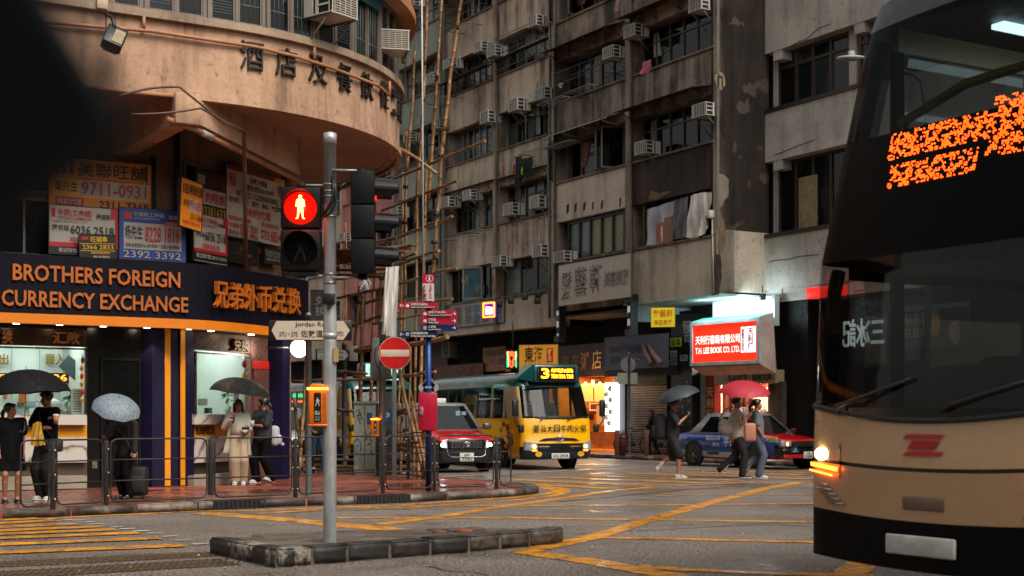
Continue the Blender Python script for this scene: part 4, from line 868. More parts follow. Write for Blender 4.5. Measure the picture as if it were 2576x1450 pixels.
# second block, rust stained
def w2(i, k):
    if k == 0: return None
    return dict(cols=8 if i == 0 else 6, frame=(ALU if (k, i) in ((2, 0), (4, 0), (3, 1), (4, 1)) else OLDF), panes=(0, 1, 2, 4, 5) if k != 3 or i else (2, 4, 7, 5, 0), trans=.0 if (k, i) == (2, 0) else .3, opens=((3,) if (k, i) in ((2, 1),) else (5,) if (k, i) == (4, 0) else ()))
B2 = tenement('tenement_block', 'rust streaked grey tenement in the middle of the row behind the laundry', -17.95, -9.36, 2, 6.05, 2.87, 1.4, 6, 4.75, 23, [CON2, CON2, CON1L], lambda i, k: 2 if k == -1 else 0, w2)
f = FB
for px0, px1, y0, y1, co, pn, ops in ((1135, 1166, 700, 765, 1, (8, 1), ()), (1166, 1250, 690, 755, 2, (1,), ()), (1252, 1272, 672, 742, 1, (4,), ()), (1272, 1396, 650, 735, 3, (3, 3, 4), ())):
    a, _ = f.px(px0, y0, .28); b, _ = f.px(px1, y1, .28); window(f, a, b, 6.1, 7.45, .28, co, B2, ALU if px0 < 1250 else OLDF, pn, 0)
mb = MB(); a, _ = f.px(1168, 700, .26); b, _ = f.px(1218, 700, .26); cyan = P('2f7a94', .3, var=.35, vs=1.6); mb.box(a, b, .2, .24, 6.14, 7.42, 0, f.M); mb.ball(f.p(a+.5, .2, 6.95), .3, .02, .22, 10, 1, None); mb.ball(f.p(a+1.55, .2, 6.5), .3, .02, .24, 10, 1); mb.build('window_poster', [cyan, P('b8b4a4', .4, vs=8, var=.4)], B2)
T = f.M @ Matrix.Translation((b+.15, .1, 0)) @ Matrix.Rotation(R_(-150), 4, 'Z'); mb = MB()
for q in ((0, .06, 6.12, 7.4), (.85, .91, 6.12, 7.4), (.06, .85, 6.12, 6.18), (.06, .85, 7.34, 7.4)): mb.box(q[0], q[1], -.03, .03, q[2], q[3], 0, T)
mb.box(.06, .85, -.005, .005, 6.18, 7.34, 1, T); mb.build('open_sash', [P('7c766c', .5), clear((.7, .75, .75))], B2)
# third block greenish, then pink and beige blocks seen through the bamboo
B3 = tenement('tenement_block', 'narrow greenish grey tenement behind the tall bamboo poles', -22.6, -18.0, 1, 6.6, 2.9, 1.5, 6, 4.9, 24, [CON3], lambda i, k: 0, lambda i, k: dict(cols=7, frame=ALU if k == 4 else OLDF, panes=(0, 2, 4, 5, 7) if k > 2 else (1, 0, 5), trans=.45))
B4 = tenement('tenement_block', 'pink rendered tenement glimpsed behind the vehicle signal', -28.5, -22.65, 2, 5.9, 2.85, 1.4, 6, 4.7, 24, [PINK], lambda i, k: 0, lambda i, k: dict(cols=3, frame=ALU, panes=(0, 1, 2), trans=.4), colm=PINK)
B5 = tenement('tenement_block', 'beige tenement farthest down the street behind the bamboo platform', -46, -28.55, 4, 5.6, 2.85, 1.45, 4, 4.3, 17, [BEI], lambda i, k: 0, lambda i, k: dict(cols=5, frame=ALU, panes=(0, 1, 3), trans=.45), colm=BEI)
# ---- building C, next along, pale with deep white parapets
FC_ = Fr((7.93, 43.56), -VX)
CW = concrete('pale_cracked_render', 'b2ada4', '5c544c', 'c0bab0', rust='7a4c2c', streak=.5, thr=.46, rthr=.72)
C_ = thing('pale_building', 'pale grey building with white parapets and brown windows at the right', 'building', FC_.p(5, 3, 0))
mb = MB(); mb.box(-.2, 22, .55, 8, 5.1, 20, 0, FC_.M); mb.build('dark_core', DRK, C_)
BRN = P('2a211d', .5); CWm = CW
for z0, z1 in ((5.35, 7.1), (9.35, 11.0), (12.75, 14.9), (17.0, 19)):
    mb = MB(); mb.box(-.25, 22, 0, .3, z0, z1-.12, 0, FC_.M); mb.box(-.3, 22, -.05, .6, z1-.12, z1, 1, FC_.M); mb.box(-.25, 22, .3, .6, z0, z0+.12, 0, FC_.M)
    for k in range(4): mb.box(.35+k*3.5, .75+k*3.5, .02, .55, z0-.3, z0, 0, FC_.M)
    mb.build('parapet', [CW, BRN], C_)
mb = MB()
for x in (-.1, 3.3, 6.8, 10.3, 13.8, 17.3): mb.box(x, x+.3, .35, .6, 5.1, 20, 0, FC_.M)
mb.build('pier', CW, C_)
for z0, z1 in ((7.1, 9.3), (11.0, 12.7), (14.9, 17)):
    for k in range(5):
        x = .22+k*3.5; window(FC_, x, x+3.05, z0, z1, .42, 4, C_, P('3a2e2a', .5), (0, 1, 3, 7) if z0 < 9 else (0, 1, 2), .25 if z0 > 9 else 0, .09)
mb = MB(); a, zt = FC_.px(2010, 440, .38); b, _ = FC_.px(2056, 440, .38); mb.box(a, b, .36, .4, 7.15, zt-.1, 0, FC_.M); mb.build('paper_blind', P('8a7a58', .6, var=.35, vs=5), C_)
def crack(fr, pts, m, par):
    mb = MB(); Q = [fr.p(*(lambda q: (q[0], -.006, q[1]))(fr.px(*p, 0))) for p in pts]; mb.tube(Q, .012, 4); mb.build('render_crack', m, par)
crack(FC_, [(1935, 660), (1950, 655), (1985, 652), (2010, 645), (2060, 640)], P('2a2420', .9), C_); crack(FC_, [(1985, 118), (2010, 105), (2030, 98), (2060, 70), (2090, 60)], P('3a342e', .9), C_); crack(FC_, [(1950, 390), (1975, 380), (2010, 365), (2050, 352)], P('3a342e', .9), C_)
# ground floor of building C
FCG = FC_.sub(0, .9)
mb = MB(); mb.box(-.4, 22, .2, 4, .1, 5.2, 0, FCG.M); mb.build('ground_floor_wall', P('2c2823', .6, var=.4, vs=1.2), C_)
mb = MB(); mb.box(-.2, 22, -.85, .3, 4.95, 5.35, 0, FCG.M); mb.build('canopy_slab', CW, C_)

# drain pipes, conduits and burglar cages that make the row untidy
PPM = P('5c544c', .6, .1, var=.4, vs=3); q = random.Random(19)
for x, par in ((-4.45, B1), (-9.2, B1), (-9.55, B2), (-13.45, B2), (-17.75, B2), (-18.2, B3), (-22.5, B3)):
    mb = MB(); z = 5.0
    pts = [FB.p(x, -.09, 5.0)]+[FB.p(x+q.uniform(-.03, .03), -.09, 6+k*2.2) for k in range(8)]; mb.tube(pts, .05, 7)
    for k in range(7): zz2 = 6.5+k*2.2; mb.box(x-.08, x+.08, -.11, -.03, zz2-.03, zz2+.03, 0, FB.M)
    mb.build('drain_pipe', PPM, par)
    mb = MB(); mb.tube(sag(FB.p(x+.25, -.08, 20), FB.p(x+.2+q.uniform(-.3, .3), -.08, 5.4), .0, 14)[::1], .012, 4); mb.build('loose_cable', P('1a1816', .7), par)
CAG = P('4a4846', .5, .4, var=.4, vs=8)
def cage(x0, x1, z0, z1, d, par):
    mb = MB()
    for z in (z0, (z0+z1)/2, z1): mb.tube([FB.p(x0, .4, z), FB.p(x0, -d, z), FB.p(x1, -d, z), FB.p(x1, .4, z)], .014, 4)
    n = int((x1-x0)/.16)
    for k in range(n+1): x = x0+(x1-x0)*k/n; mb.cyl(FB.p(x, -d, z0), FB.p(x, -d, z1), .008, n=4)
    for k in range(4): mb.cyl(FB.p(x0, .3-k*.25, z0), FB.p(x0, .3-k*.25, z1), .008, n=4)
    mb.build('window_cage', CAG, par)
cage(-13.2, -9.8, 14.75, 16.0, .3, B2); cage(-17.4, -14.2, 11.85, 12.4, .35, B2); cage(-4.2, -.5, 15.75, 17.1, .25, B1); cage(-8.8, -6.2, 12.85, 13.7, .4, B1); cage(-22.2, -19, 12.4, 13.9, .25, B3); cage(-17.2, -14, 17.6, 18.3, .4, B2)
# curtains and clutter pressed against some panes
CUR = [P('7c7466', .8, var=.4, vs=6), P('5a6258', .8, var=.4, vs=6), P('86584c', .8, var=.4, vs=6), P('9a968c', .8, var=.3, vs=6), P('3c4650', .8, var=.4, vs=6)]
for k in range(34):
    bay = q.choice((-4.67, -9.35, -13.65, -17.95, -22.6)); st2 = q.randint(1, 4); z = (7.0+2.9*st2) if bay > -9.4 else (6.05+2.87*st2) if bay > -18 else 6.6+2.9*st2
    x = bay+.4+q.uniform(0, 3.2); par = B1 if bay > -9.4 else B2 if bay > -18 else B3; h = q.uniform(.5, 1.3); mb = MB()
    cloth(mb, FB, [(x, z+1.35), (x+q.uniform(.25, .7), z+1.35)], [(x, z+1.38-h), (x+q.uniform(.2, .6), z+1.38-h)], .505, 8, .012, k, q.randint(0, 4), 3); mb.build('curtain', CUR, par)
# ------------------------------------------------------------------ window air conditioners on brackets
ACW = P('b4b2aa', .45, var=.12); ACG = P('23211e', .6); ACB = P('2c5f78', .5, var=.2); ACT = P('6e5c44', .6); BRK = P('6a625a', .5, .2)
def make_ac(label, grille=ACG, body=ACW):
    """front faces local -Y, origin at the wall under the unit"""
    t = thing('air_conditioner', label, 'air conditioner', (0, 0, 0), 0, 'air conditioners on the facades')
    mb = MB(); w, h, d = .33, .42, .62
    mb.box(-w, w, -d, 0, .0, .02, 0); mb.box(-w, w, -d, 0, h-.02, h, 0)
    for s in (-1, 1):
        x0, x1 = sorted((s*w, s*(w-.02)))
        for y0, y1 in ((-d, -d+.06), (-d+.30, -d+.36), (-.2, 0)): mb.box(x0, x1, y0, y1, .02, h-.02, 0)
        mb.box(x0, x1, -d+.06, -d+.30, .14, .17, 0); mb.box(x0, x1, -d+.06, -d+.30, .27, .30, 0)
        xs = s*(w-.035); mb.box(min(xs, xs+.01), max(xs, xs+.01), -d+.02, -.02, .02, h-.02, 1)
    mb.box(-w, -w+.04, -d, -d+.03, .02, h-.02, 0); mb.box(w-.04, w, -d, -d+.03, .02, h-.02, 0); mb.build('casing', [body, ACG], t, False)
    mb = MB(); mb.box(-w+.04, w-.04, -d+.02, -d+.03, .03, h-.03, 0)
    for k in range(9): mb.box(-w+.04, w-.04, -d+.008, -d+.02, .05+k*.04, .058+k*.04, 1)
    for k in range(4): mb.box(-w+.09+k*.13, -w+.098+k*.13, -d+.004, -d+.02, .03, h-.03, 1)
    mb.build('grille', [grille, body], t, False)
    mb = MB()
    for s in (-1, 1): mb.cyl((s*.28, -d-.03, -.02), (s*.28, .1, -.02), .018, n=5); mb.cyl((s*.28, -d+.12, -.02), (s*.28, .1, -.55), .016, n=5)
    mb.build('bracket', BRK, t, False); return t
_acs = {}
def ac(fr, px, py, label, kind=0, y=.15, sc=1):
    x, z = fr.px(px, py, -.25); p = fr.p(x, y, z-.21); rz = math.atan2(fr.r.y, fr.r.x)
    if kind not in _acs: o = make_ac(label, (ACG, ACB, ACT)[kind]); o.location = p; o.rotation_euler = (0, 0, rz); _acs[kind] = o
    else: o = dup(_acs[kind], p, rz, label)
    o.scale = (sc*rnd.uniform(.88, 1.06), sc, sc*rnd.uniform(.9, 1.08)); return o
for px, py, k, lab in ((1212, 119, 1, 'blue grilled air conditioner under the dark awning, left of a brownish one, upper middle'), (1246, 130, 0, 'brownish air conditioner right beside a blue grilled one under the upper awning'), (1135, 160, 1, 'blue grilled air conditioner half behind the rightmost tall bamboo pole'),
        (1091, 200, 0, 'air conditioner on the greenish tenement between two tall bamboo poles'), (1229, 297, 0, 'air conditioner above the long row of sliding windows left of the laundry rack'), (1302, 266, 0, 'air conditioner above the open casement, lower left of a blue one'), (1368, 237, 1, 'blue grilled air conditioner at the corner pier right of the open casement'),
        (1350, 54, 2, 'dim air conditioner under the highest awning of the rust streaked tenement'), (1129, 510, 0, 'left of two air conditioners over the olive windows'), (1184, 491, 1, 'blue grilled right one of two air conditioners over the olive windows'),
        (1288, 528, 2, 'lower left of two air conditioners under the laundry'), (1355, 510, 2, 'upper right of two air conditioners under the laundry'), (1259, 657, 2, 'air conditioner above the cyan poster window'), (1362, 632, 0, 'air conditioner above the curtained dark window left of the salon board'), (1417, 646, 0, 'cream air conditioner sitting on the white salon signboard')):
    ac(FB, px, py, lab, k)
for px, py, k, lab in ((1538, 132, 0, 'large air conditioner on long struts under the corrugated awning beside the pink cloth'), (1592, 78, 0, 'small dark air conditioner upper left of the pink cloth'), (1758, 12, 0, 'topmost air conditioner near the charred corner pipe'), (1768, 277, 0, 'air conditioner in the deep shade left of the charred corner'), (1620, 372, 0, 'air conditioner right of the swung open casements')):
    ac(FB, px, py, lab, k, .2)
for px, py, lab in ((1034, 345, 'air conditioner with teal top behind the left bamboo poles'), (1106, 312, 'air conditioner on the greenish block beside a bamboo pole, middle height'), (1042, 6, 'air conditioner at the very top behind the white rope'), (1001, 535, 'air conditioner on the pink block right of the vehicle signal'), (869, 597, 'air conditioner on the beige block left of the vehicle signal')):
    ac(FB, px, py, lab, 0)
q, t_ = polyat(pathA(-.05), 832); f = Fr(q.xy, t_); ac(f, 834, 18, 'big air conditioner on struts at the balcony windows, top edge of the photo', 2, .1, 1.1)
q, t_ = polyat(pathA(-.05), 985); f = Fr(q.xy, (.97, .2)); ac(f, 990, 100, 'white louvred air conditioner at the right end of the round balcony', 2, .25, 1.0)
# ------------------------------------------------------------------ laundry and racks
RCK = P('7a7872', .4, .6)
def rack(px0, px1, py0, py1, proj, label):
    a, z = FB.px(px0, py0, 0); b, _ = FB.px(px1, py1, 0); t = MB(); z = (FB.px(px0, py0, -proj/2)[1]+FB.px(px1, py1, -proj/2)[1])/2
    pts = [FB.p(a, .1, z), FB.p(a, -proj, z), FB.p(b, -proj, z), FB.p(b, .1, z)]; t.tube(pts, .018, 5)
    for k in range(3): y = -proj*(k+1)/4; t.cyl(FB.p(a, y, z), FB.p(b, y, z), .011, n=4)
    lay(t.build('drying_rack', RCK), label, 'drying rack', 'drying racks under the windows')
for q in ((1345, 1400, 380, 372, .7, 'drying rack with bars left of the black laundry'), (1408, 1475, 365, 352, .7, 'drying rack carrying the black laundry'), (1396, 1462, 258, 238, .8, 'long drying rack with white pegs under the dark windows'), (1462, 1525, 232, 205, .7, 'drying rack under the big strutted air conditioner'), (1150, 1200, 600, 588, .7, 'slatted drying rack under the olive windows'), (1205, 1240, 585, 572, .6, 'small slatted drying rack right of the olive windows'), (1170, 1215, 65, 55, .8, 'drying rack right of the rightmost bamboo pole near the top'), (1113, 1160, 250, 240, .8, 'empty drying rack behind the rightmost bamboo pole')):
    rack(*q)
def garment(name, label, px, py0, py1, w, m, seed, group='washing on the racks'):
    x, z1 = FB.px(px, py0, -.45); _, z0 = FB.px(px, py1, -.45); mb = MB(); q = random.Random(seed)
    cloth(mb, FB, [(x-w/2, z1), (x+w/2, z1-.02)], [(x-w/2-.03, z0+q.uniform(0, .15)), (x, z0), (x+w/2, z0+q.uniform(.05, .25))], -.45, 8, .05, seed, 0, 6); lay(mb.build(name, m), label, 'laundry', group)
BKC = P('090a0b', .8)
garment('black_trousers', 'black trousers hanging at the left of the washing', 1302+2, 400-8, 475-2, .45, BKC, 1); garment('black_shirt', 'black shirt with lime stripe in the middle of the washing', 1316, 398, 452, .4, BKC, 2); garment('black_shirt', 'black shirt hanging at the right of the washing', 1332, 395, 448, .45, BKC, 3)
garment('red_garment', 'red sleeve peeping out left of the black trousers', 1294, 414, 436, .14, P('8a1a22', .7), 4); garment('lime_stripe_sock', 'narrow lime green garment strip among the black washing', 1314, 418, 440, .06, P('8ad012', .6), 5)
garment('pink_cloth', 'pink patterned cloth drying over the sill', 1627, 152, 186, .5, P('a85860', .7, vs=14, var=.5), 7); garment('pink_cloth', 'pale pink towel hanging high near the top edge', 1553, 0, 33, .25, P('9a7a74', .7), 8); garment('white_cloth', 'small white rag pinned to the long rack', 1412, 205+3, 222, .2, P('a8a8a4', .7), 9)
# ------------------------------------------------------------------ shops under the tenements
G = Fr((FB.p(0, 2.0, 0)).xy, -VX)
shop = thing('shop_row', 'dim row of ground floor shops under the tenement overhang', 'shops', G.p(-8, 1, 0))
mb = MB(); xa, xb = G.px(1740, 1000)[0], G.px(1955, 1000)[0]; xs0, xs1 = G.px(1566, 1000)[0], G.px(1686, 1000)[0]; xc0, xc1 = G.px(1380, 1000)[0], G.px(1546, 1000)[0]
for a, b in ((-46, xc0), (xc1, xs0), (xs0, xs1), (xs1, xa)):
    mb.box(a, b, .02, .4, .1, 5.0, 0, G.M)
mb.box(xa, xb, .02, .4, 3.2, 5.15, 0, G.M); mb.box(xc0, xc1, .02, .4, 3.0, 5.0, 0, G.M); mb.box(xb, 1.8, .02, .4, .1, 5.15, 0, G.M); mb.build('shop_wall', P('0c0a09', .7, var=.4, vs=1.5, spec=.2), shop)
def room(x0, x1, z1, dep, m, light, col, name, lx=None):
    mb = MB(); mb.box(x0, x1, dep, dep+.05, .12, z1, 0, G.M); mb.box(x0-.05, x0, .05, dep, .12, z1, 0, G.M); mb.box(x1, x1+.05, .05, dep, .12, z1, 0, G.M); mb.box(x0, x1, .05, dep, z1, z1+.05, 0, G.M); mb.box(x0, x1, .0, dep, .1, .135, 0, G.M); mb.build(name, m, shop)
    d = lamp(name+'_light', 'AREA', G.p((x0+x1)/2, dep*.45, z1-.05), light, col, (x1-x0)*.8, dep*.6, (0, 0, math.atan2(G.r.y, G.r.x)))
room(xa+.9, xb-.5, 3.2, 2.6, P('e0c8b0', .6), 420, (1, .78, .55), 'bookshop_room'); room(xc0, xc1, 3.0, 2.4, P('c98a40', .6), 170, (1, .58, .22), 'congee_shop_room')
# bookshop front
mb = MB()
for k in range(9): x = xa+1.0+k*.17; mb.box(x, x+.17, .5, .55, .13, 3.1, k % 2, G.M)
for k in range(3): x = xb-1.0+k*.17; mb.box(x, x+.17, .5, .55, .13, 3.1, (k+1) % 2, G.M)
mb.build('striped_curtain', [P('c0291c', .6), P('d8cfc0', .6)], shop)
mb = MB(); q = random.Random(4)
for k in range(60): x = q.uniform(xa+1.4, xb-.9); z = q.uniform(.4, 2.6); mb.box(x, x+q.uniform(.06, .25), 1.4+q.uniform(0, .5), 1.95, z, z+q.uniform(.08, .3), q.randint(0, 4), G.M)
mb.build('stationery_shelf', [P('a8181a', .4), P('b87a2a', .5), P('3a3a44', .5), P('d0c8b8', .5), P('7a2a1a', .5)], shop)
mb = MB(); bx(mb, G, 1742, 935, 1775, 1146, -.15, .1, 0); mb.build('door_pier', concrete('mint_peeling', '8f9a90', '3c4038', '9cb0a4', streak=.5, thr=.5), shop)
mb = MB(); bx(mb, G, 1775, 935, 1797, 1146, -.18, .1, 0); o = mb.build('red_sign_strip', P('7a0c10', .5), shop)
mb = MB(); 
for i, ch in enumerate('天利行'): px_text(mb, Fr(G.p(0, -.18, 0).xy, G.r), ch, 1777, 975+i*27, 1794, 999+i*27, -.005, 0, .03, .01)
mb.build('gold_lettering', P('c8a060', .45), o)
mb = MB(); bx(mb, G, 1798, 933, 1950, 966, -.35, .1, 0); o = mb.build('fascia_board', P('9a8a70', .5), shop)
mb = MB(); px_text(mb, Fr(G.p(0, -.35, 0).xy, G.r), '學校書籍・圖書文具', 1832, 941, 1942, 958, -.005, 0, .02, .01); mb.build('fascia_lettering', P('2a3a2a', .5), o)
mb = MB()
for x in (1812, 1836, 1880, 1902, 1925): bx(mb, Fr(G.p(0, -.36, 0).xy, G.r), x, 933, x+9, 938, -.005, .005)
mb.build('red_tags', P('b02a1c', .5), o)
mb = MB(); bx(mb, G, 1948, 960, 1965, 1146, -.2, .15, 0); mb.build('sticker_pillar', concrete('sticker_pillar', '5a4c44', '1c1816', '8a8078', streak=.6, thr=.5, patch='9a948c'), shop)
# bookshop lightbox
fs = Fr(G.p(0, -1.25, 0).xy, (G.r+UX*.10)); x0, zt = fs.px(1738, 818, 0); x1, zt1 = fs.px(1912, 792, 0); _, zb = fs.px(1740, 921, 0); zt = (zt+zt1)/2
bs = thing('bookshop_sign', 'big red lit English and Chinese sign box with white frame over the bookshop', 'sign', fs.p((x0+x1)/2, 0, zb))
mb = MB(); mb.box(x0, x1, .02, .45, zb-.03, zt+.03, 0, fs.M)
mb.add([fs.p(*p) for p in ((x0, .02, zt+.03), (x1, .02, zt+.03), (x1+.12, .45, zt+.16), (x0+.1, .45, zt+.16))], [(0, 1, 2, 3)], 1)
mb.add([fs.p(*p) for p in ((x0, .02, zb-.03), (x1, .02, zb-.03), (x1+.2, .5, zb-.3), (x0+.1, .5, zb-.3))], [(3, 2, 1, 0)], 2)
mb.add([fs.p(*p) for p in ((x1, .02, zb-.03), (x1, .02, zt+.03), (x1+.12, .45, zt+.16), (x1+.2, .5, zb-.3))], [(3, 2, 1, 0)], 2); mb.build('housing', [P('7a706a', .5), P('2c6a50', .5), P('b0a096', .6)], bs)
mb = MB(); e = .1
for q in ((x0, x1, zt-e, zt), (x0, x1, zb, zb+e), (x0, x0+e, zb+e, zt-e), (x1-e, x1, zb+e, zt-e)): mb.box(q[0], q[1], -.04, .03, q[2], q[3], 0, fs.M)
mb.build('frame', P('a8c0c4', .35, .2), bs)
mb = MB(); mb.box(x0+e, x1-e, .0, .018, zb+e, zt-e, 0, fs.M); mb.build('red_face', P('e02a10', .4, var=.05, emit=.75, ecol='ff2a0c'), bs)
LW = glow('fff4ea', 1.0); w = x1-x0; h = zt-zb
mb = MB(); mb.text(fs, '天利行書局有限公司', x0+.07*w, zb+.48*h, x0+.72*w, zb+.68*h, -.004, 0, .012); mb.build('chinese_lettering', LW, bs)
mb = MB(); mb.text(fs, 'T.H. LEE BOOK CO. LTD.', x0+.07*w, zb+.27*h, x0+.72*w, zb+.41*h, -.004, 0, .015); mb.build('english_lettering', LW, bs)
mb = MB(); mb.box(x0+.8*w, x0+.94*w, -.004, 0, zb+.25*h, zb+.82*h, 0, fs.M); mb.box(x0+.735*w, x0+.79*w, -.004, 0, zb+.25*h, zb+.82*h, 0, fs.M); o = mb.build('white_tablet', glow('e8f0f0', .8), bs)
mb = MB(); mb.text(fs, '天\n利\n行', x0+.83*w, zb+.29*h, x0+.91*w, zb+.79*h, -.009, 0, .03); mb.text(fs, '書\n局', x0+.742*w, zb+.28*h, x0+.783*w, zb+.8*h, -.009, 0, .02); mb.build('tablet_lettering', P('c02a18', .5), o)
mb = MB(); fw = Fr(G.p(0, -.5, 0).xy, G.r); a, z1 = fw.px(1793, 795, 0); b, _ = fw.px(1948, 760, 0); mb.box(a, b, 0, .2, 4.2, 5.12, 0, fw.M); mb.build('painted_bulkhead', P('a8c0c2', .5, var=.08), shop)
lamp('sign_wash_light', 'AREA', fs.p((x0+x1)/2, -.12, zt+.5), 110, (.72, .93, 1), w*.9, .3, (R_(62), 0, math.atan2(fs.r.y, fs.r.x)))
mb = MB(); c = fw.px(1918, 742, -.3); p = fw.p(c[0], -.3, c[1]); mb.cyl(p+ZX*.25, p, .02, n=6); mb.rbox(p.x-.09, p.x+.09, p.y-.12, p.y+.1, p.z-.16, p.z-.02, .02); lay(mb.build('security_camera', BLK), 'small black camera hanging over the bookshop sign', 'camera')
mb = MB(); c = FC_.px(1943, 816, -.1); p = FC_.p(c[0]-.2, .7, c[1]); mb.rbox(p.x-.09, p.x+.09, p.y-.1, p.y+.05, p.z-.2, p.z+.2, .03); mb.ball(p+Vector((0, -.1, -.16)), .03, n=8, mi=1); lay(mb.build('alarm_box', [P('7a5a44', .5), glow('ff2010', 6)]), 'brown alarm box with red light beside the bookshop sign', 'alarm')
mb = MB(); bx(mb, G, 1880, 1000, 1950, 1140, 1.2, 1.25, 0)
# dark pillar plastered with stickers and small bills
mb = MB(); bx(mb, G, 1688, 790, 1741, 1146, -.5, .2, 0); o = mb.build('dark_pillar', P('0c1214', .35, var=.5, vs=3), shop)
fpil = Fr(G.p(0, -.51, 0).xy, G.r); q = random.Random(11)
for (x0_, y0_, x1_, y1_, h_, tx, hc) in ((1686, 850, 1714, 872, 'a8b010', '出租\n有意', '2a2a08'), (1718, 808, 1738, 822, '8a867c', '搬屋', '1a1a1a'), (1720, 823, 1738, 838, '8a867c', '6081172', '1a1a1a'), (1686, 882, 1702, 900, '98a0a0', '全包', '181818'), (1685, 903, 1703, 918, '8c9494', '油漆\n貼紙', '181818'), (1711, 893, 1729, 908, '8c9494', '裝修\n木工', '181818'), (1722, 842, 1738, 860, '7c8480', '通渠', '181818')):
    mb = MB(); bx(mb, fpil, x0_, y0_, x1_, y1_, -.004, .0, 0); px_text(mb, fpil, tx, x0_+2, y0_+2, x1_-2, y1_-2, -.008, 1, .02, 0); lay(mb.build('wall_sticker', [P(h_, .5), P(hc, .5)]), {'出租\n有意': 'yellow green sticker on the dark pillar', '搬屋': 'topmost grey flyer on the right edge of the dark pillar', '6081172': 'grey flyer with a phone number on the dark pillar', '全包': 'white flyer reading 全包 on the dark pillar', '油漆\n貼紙': 'lowest left white flyer on the dark pillar', '裝修\n木工': 'pale flyer right of the lowest left one on the dark pillar', '通渠': 'grey green flyer under the phone number flyer on the dark pillar'}[tx], 'sticker', 'stickers on the dark pillar')
mb = MB()
for k in range(26):
    x = q.uniform(1697, 1733); y = q.uniform(930, 1090); s_ = q.uniform(2, 6); bx(mb, fpil, x, y, x+s_*q.uniform(.6, 1.4), y+s_*1.3, -.003, 0)
mb.build('torn_paper', P('6a7c84', .6, var=.5), o)
# shoe shop: shutter, blue grey sign board, side panels
mb = MB(); zt_ = G.px(1620, 945, -.1)[1]; n = 30; zs = [.14+(zt_-.14)*i/n for i in range(n+1)]
for i in range(n):
    a, b = zs[i], zs[i+1]; 
    if i < n-4: mb.add([G.p(x, y, z) for x in (xs0+.35, xs1-.1) for y, z in ((-.02, a), (-.07, a+.03), (-.07, b-.02), (-.02, b))], [(0, 4, 5, 1), (1, 5, 6, 2), (2, 6, 7, 3)], 0)
    else:
        mb.box(xs0+.35, xs1-.1, -.05, -.03, a+(b-a)*.75, b, 1, G.M); m = 26
        for k in range(m): x = xs0+.35+(xs1-xs0-.45)*k/m; mb.box(x, x+.05, -.05, -.03, a, b, 1, G.M)
mb.build('roller_shutter', [P('8a7c70', .4, .35, var=.35, vs=1.5), P('15120f', .5)], shop)
mb = MB(); bx(mb, G, 1546, 945, 1572, 1146, -.12, .05, 0); mb.build('shop_side_panel', P('4a464a', .5, var=.4, vs=3), shop)
fh = Fr(G.p(0, -.75, 0).xy, (G.r+UX*.08))
board('shoe_shop_sign', 'plain blue grey shoe shop board with a shoe picture above the roller shutter', fh, 1521, 850, 1680, 930, 0, '55586a', [('ONE', .09, .3, .26, .48, '23374c'), ('户鞋鞋', .28, .26, .6, .54, '23374c'), ('SIZE', .09, .62, .25, .8, '23374c'), ('shoe', .48, .66, .58, .76, 'a8a8b0')], [(.45, .64, .59, .78, '2c3c50')], cat='sign', edge='3a3c46', group=None)
t = bpy.data.objects['shoe_shop_sign']; mb = MB()
for (xa_, ya_, xb_, yb_) in ((1618, 868, 1640, 915), (1632, 868, 1662, 915)):
    a, z1 = fh.px(xa_, ya_, -.03); b, z0 = fh.px(xb_, yb_, -.03); mb.tube([fh.p(a, -.03, z1), fh.p((a+b)/2-.03, -.04, (z0+z1)/2), fh.p(b, -.03, z0)], [.05, .09, .12], 8)
for i in range(len(mb.v)): pass
mb.build('shoe_picture', P('8a7068', .5), t)
mb = MB(); bx(mb, G, 1521, 925, 1690, 945, -.7, .2, 0); mb.build('shutter_box', P('120f0e', .6), shop)
# congee shop: sign, lit menu boards, bulbs, lightbox column
fcg = Fr(G.p(0, -.5, 0).xy, G.r)
board('congee_shop_sign', 'dark red brown fascia with gold characters above the warm lit congee shop', fcg, 1404, 872, 1523, 950, 0, '2e120c', [('東', .1, .3, .26, .78, '8a5a1e'), ('海', .3, .3, .46, .78, '9a641e'), ('粥', .5, .25, .68, .8, 'a87428'), ('店', .74, .2, .93, .8, 'd0b070')], cat='sign', group=None)
mb = MB(); bx(mb, Fr(G.p(0, .9, 0).xy, G.r), 1495, 965, 1542, 1010, 0, .03, 0); bx(mb, Fr(G.p(0, .9, 0).xy, G.r), 1462, 965, 1490, 1010, 0, .03, 0); mb.build('menu_board', P('d8b060', .5, var=.3, vs=24, emit=.6), shop)
mb = MB(); bx(mb, Fr(G.p(0, .4, 0).xy, G.r), 1500, 1020, 1522, 1070, 0, .03, 0); bx(mb, Fr(G.p(0, .5, 0).xy, G.r), 1470, 1085, 1545, 1120, 0, .5, 1); mb.build('counter', [P('c89050', .5, emit=.3), P('a85a1a', .5)], shop)
q = random.Random(5); mb = MB()
for k in range(40): x = q.uniform(xc0+.2, xc1-.3); z = q.uniform(.9, 2.6); mb.box(x, x+q.uniform(.05, .3), 1.5, 1.9, z, z+q.uniform(.05, .35), q.randint(0, 3), G.M)
mb.build('shop_clutter', [P('b0701c', .5), P('6a2a12', .5), P('d8c090', .5, emit=.5), P('3a2414', .5)], shop)
for px in (1473, 1491, 1509):
    x, z = G.px(px, 965, -.3); mb = MB(); mb.ball(G.p(x, -.3, z), .05, n=10); mb.cyl(G.p(x, -.3, z+.04), G.p(x, -.3, z+.35), .008, n=4, mi=1); lay(mb.build('bare_bulb', [glow('ffd08a', 18), BLK]), {1473: 'left', 1491: 'middle', 1509: 'right'}[px]+' one of three bare bulbs over the congee shop entrance', 'bulb', 'bulbs over the congee shop')
lamp('bulb_glow', 'POINT', G.p(G.px(1491, 965, -.6)[0], -.7, 2.4), 70, (1, .6, .25), .2)
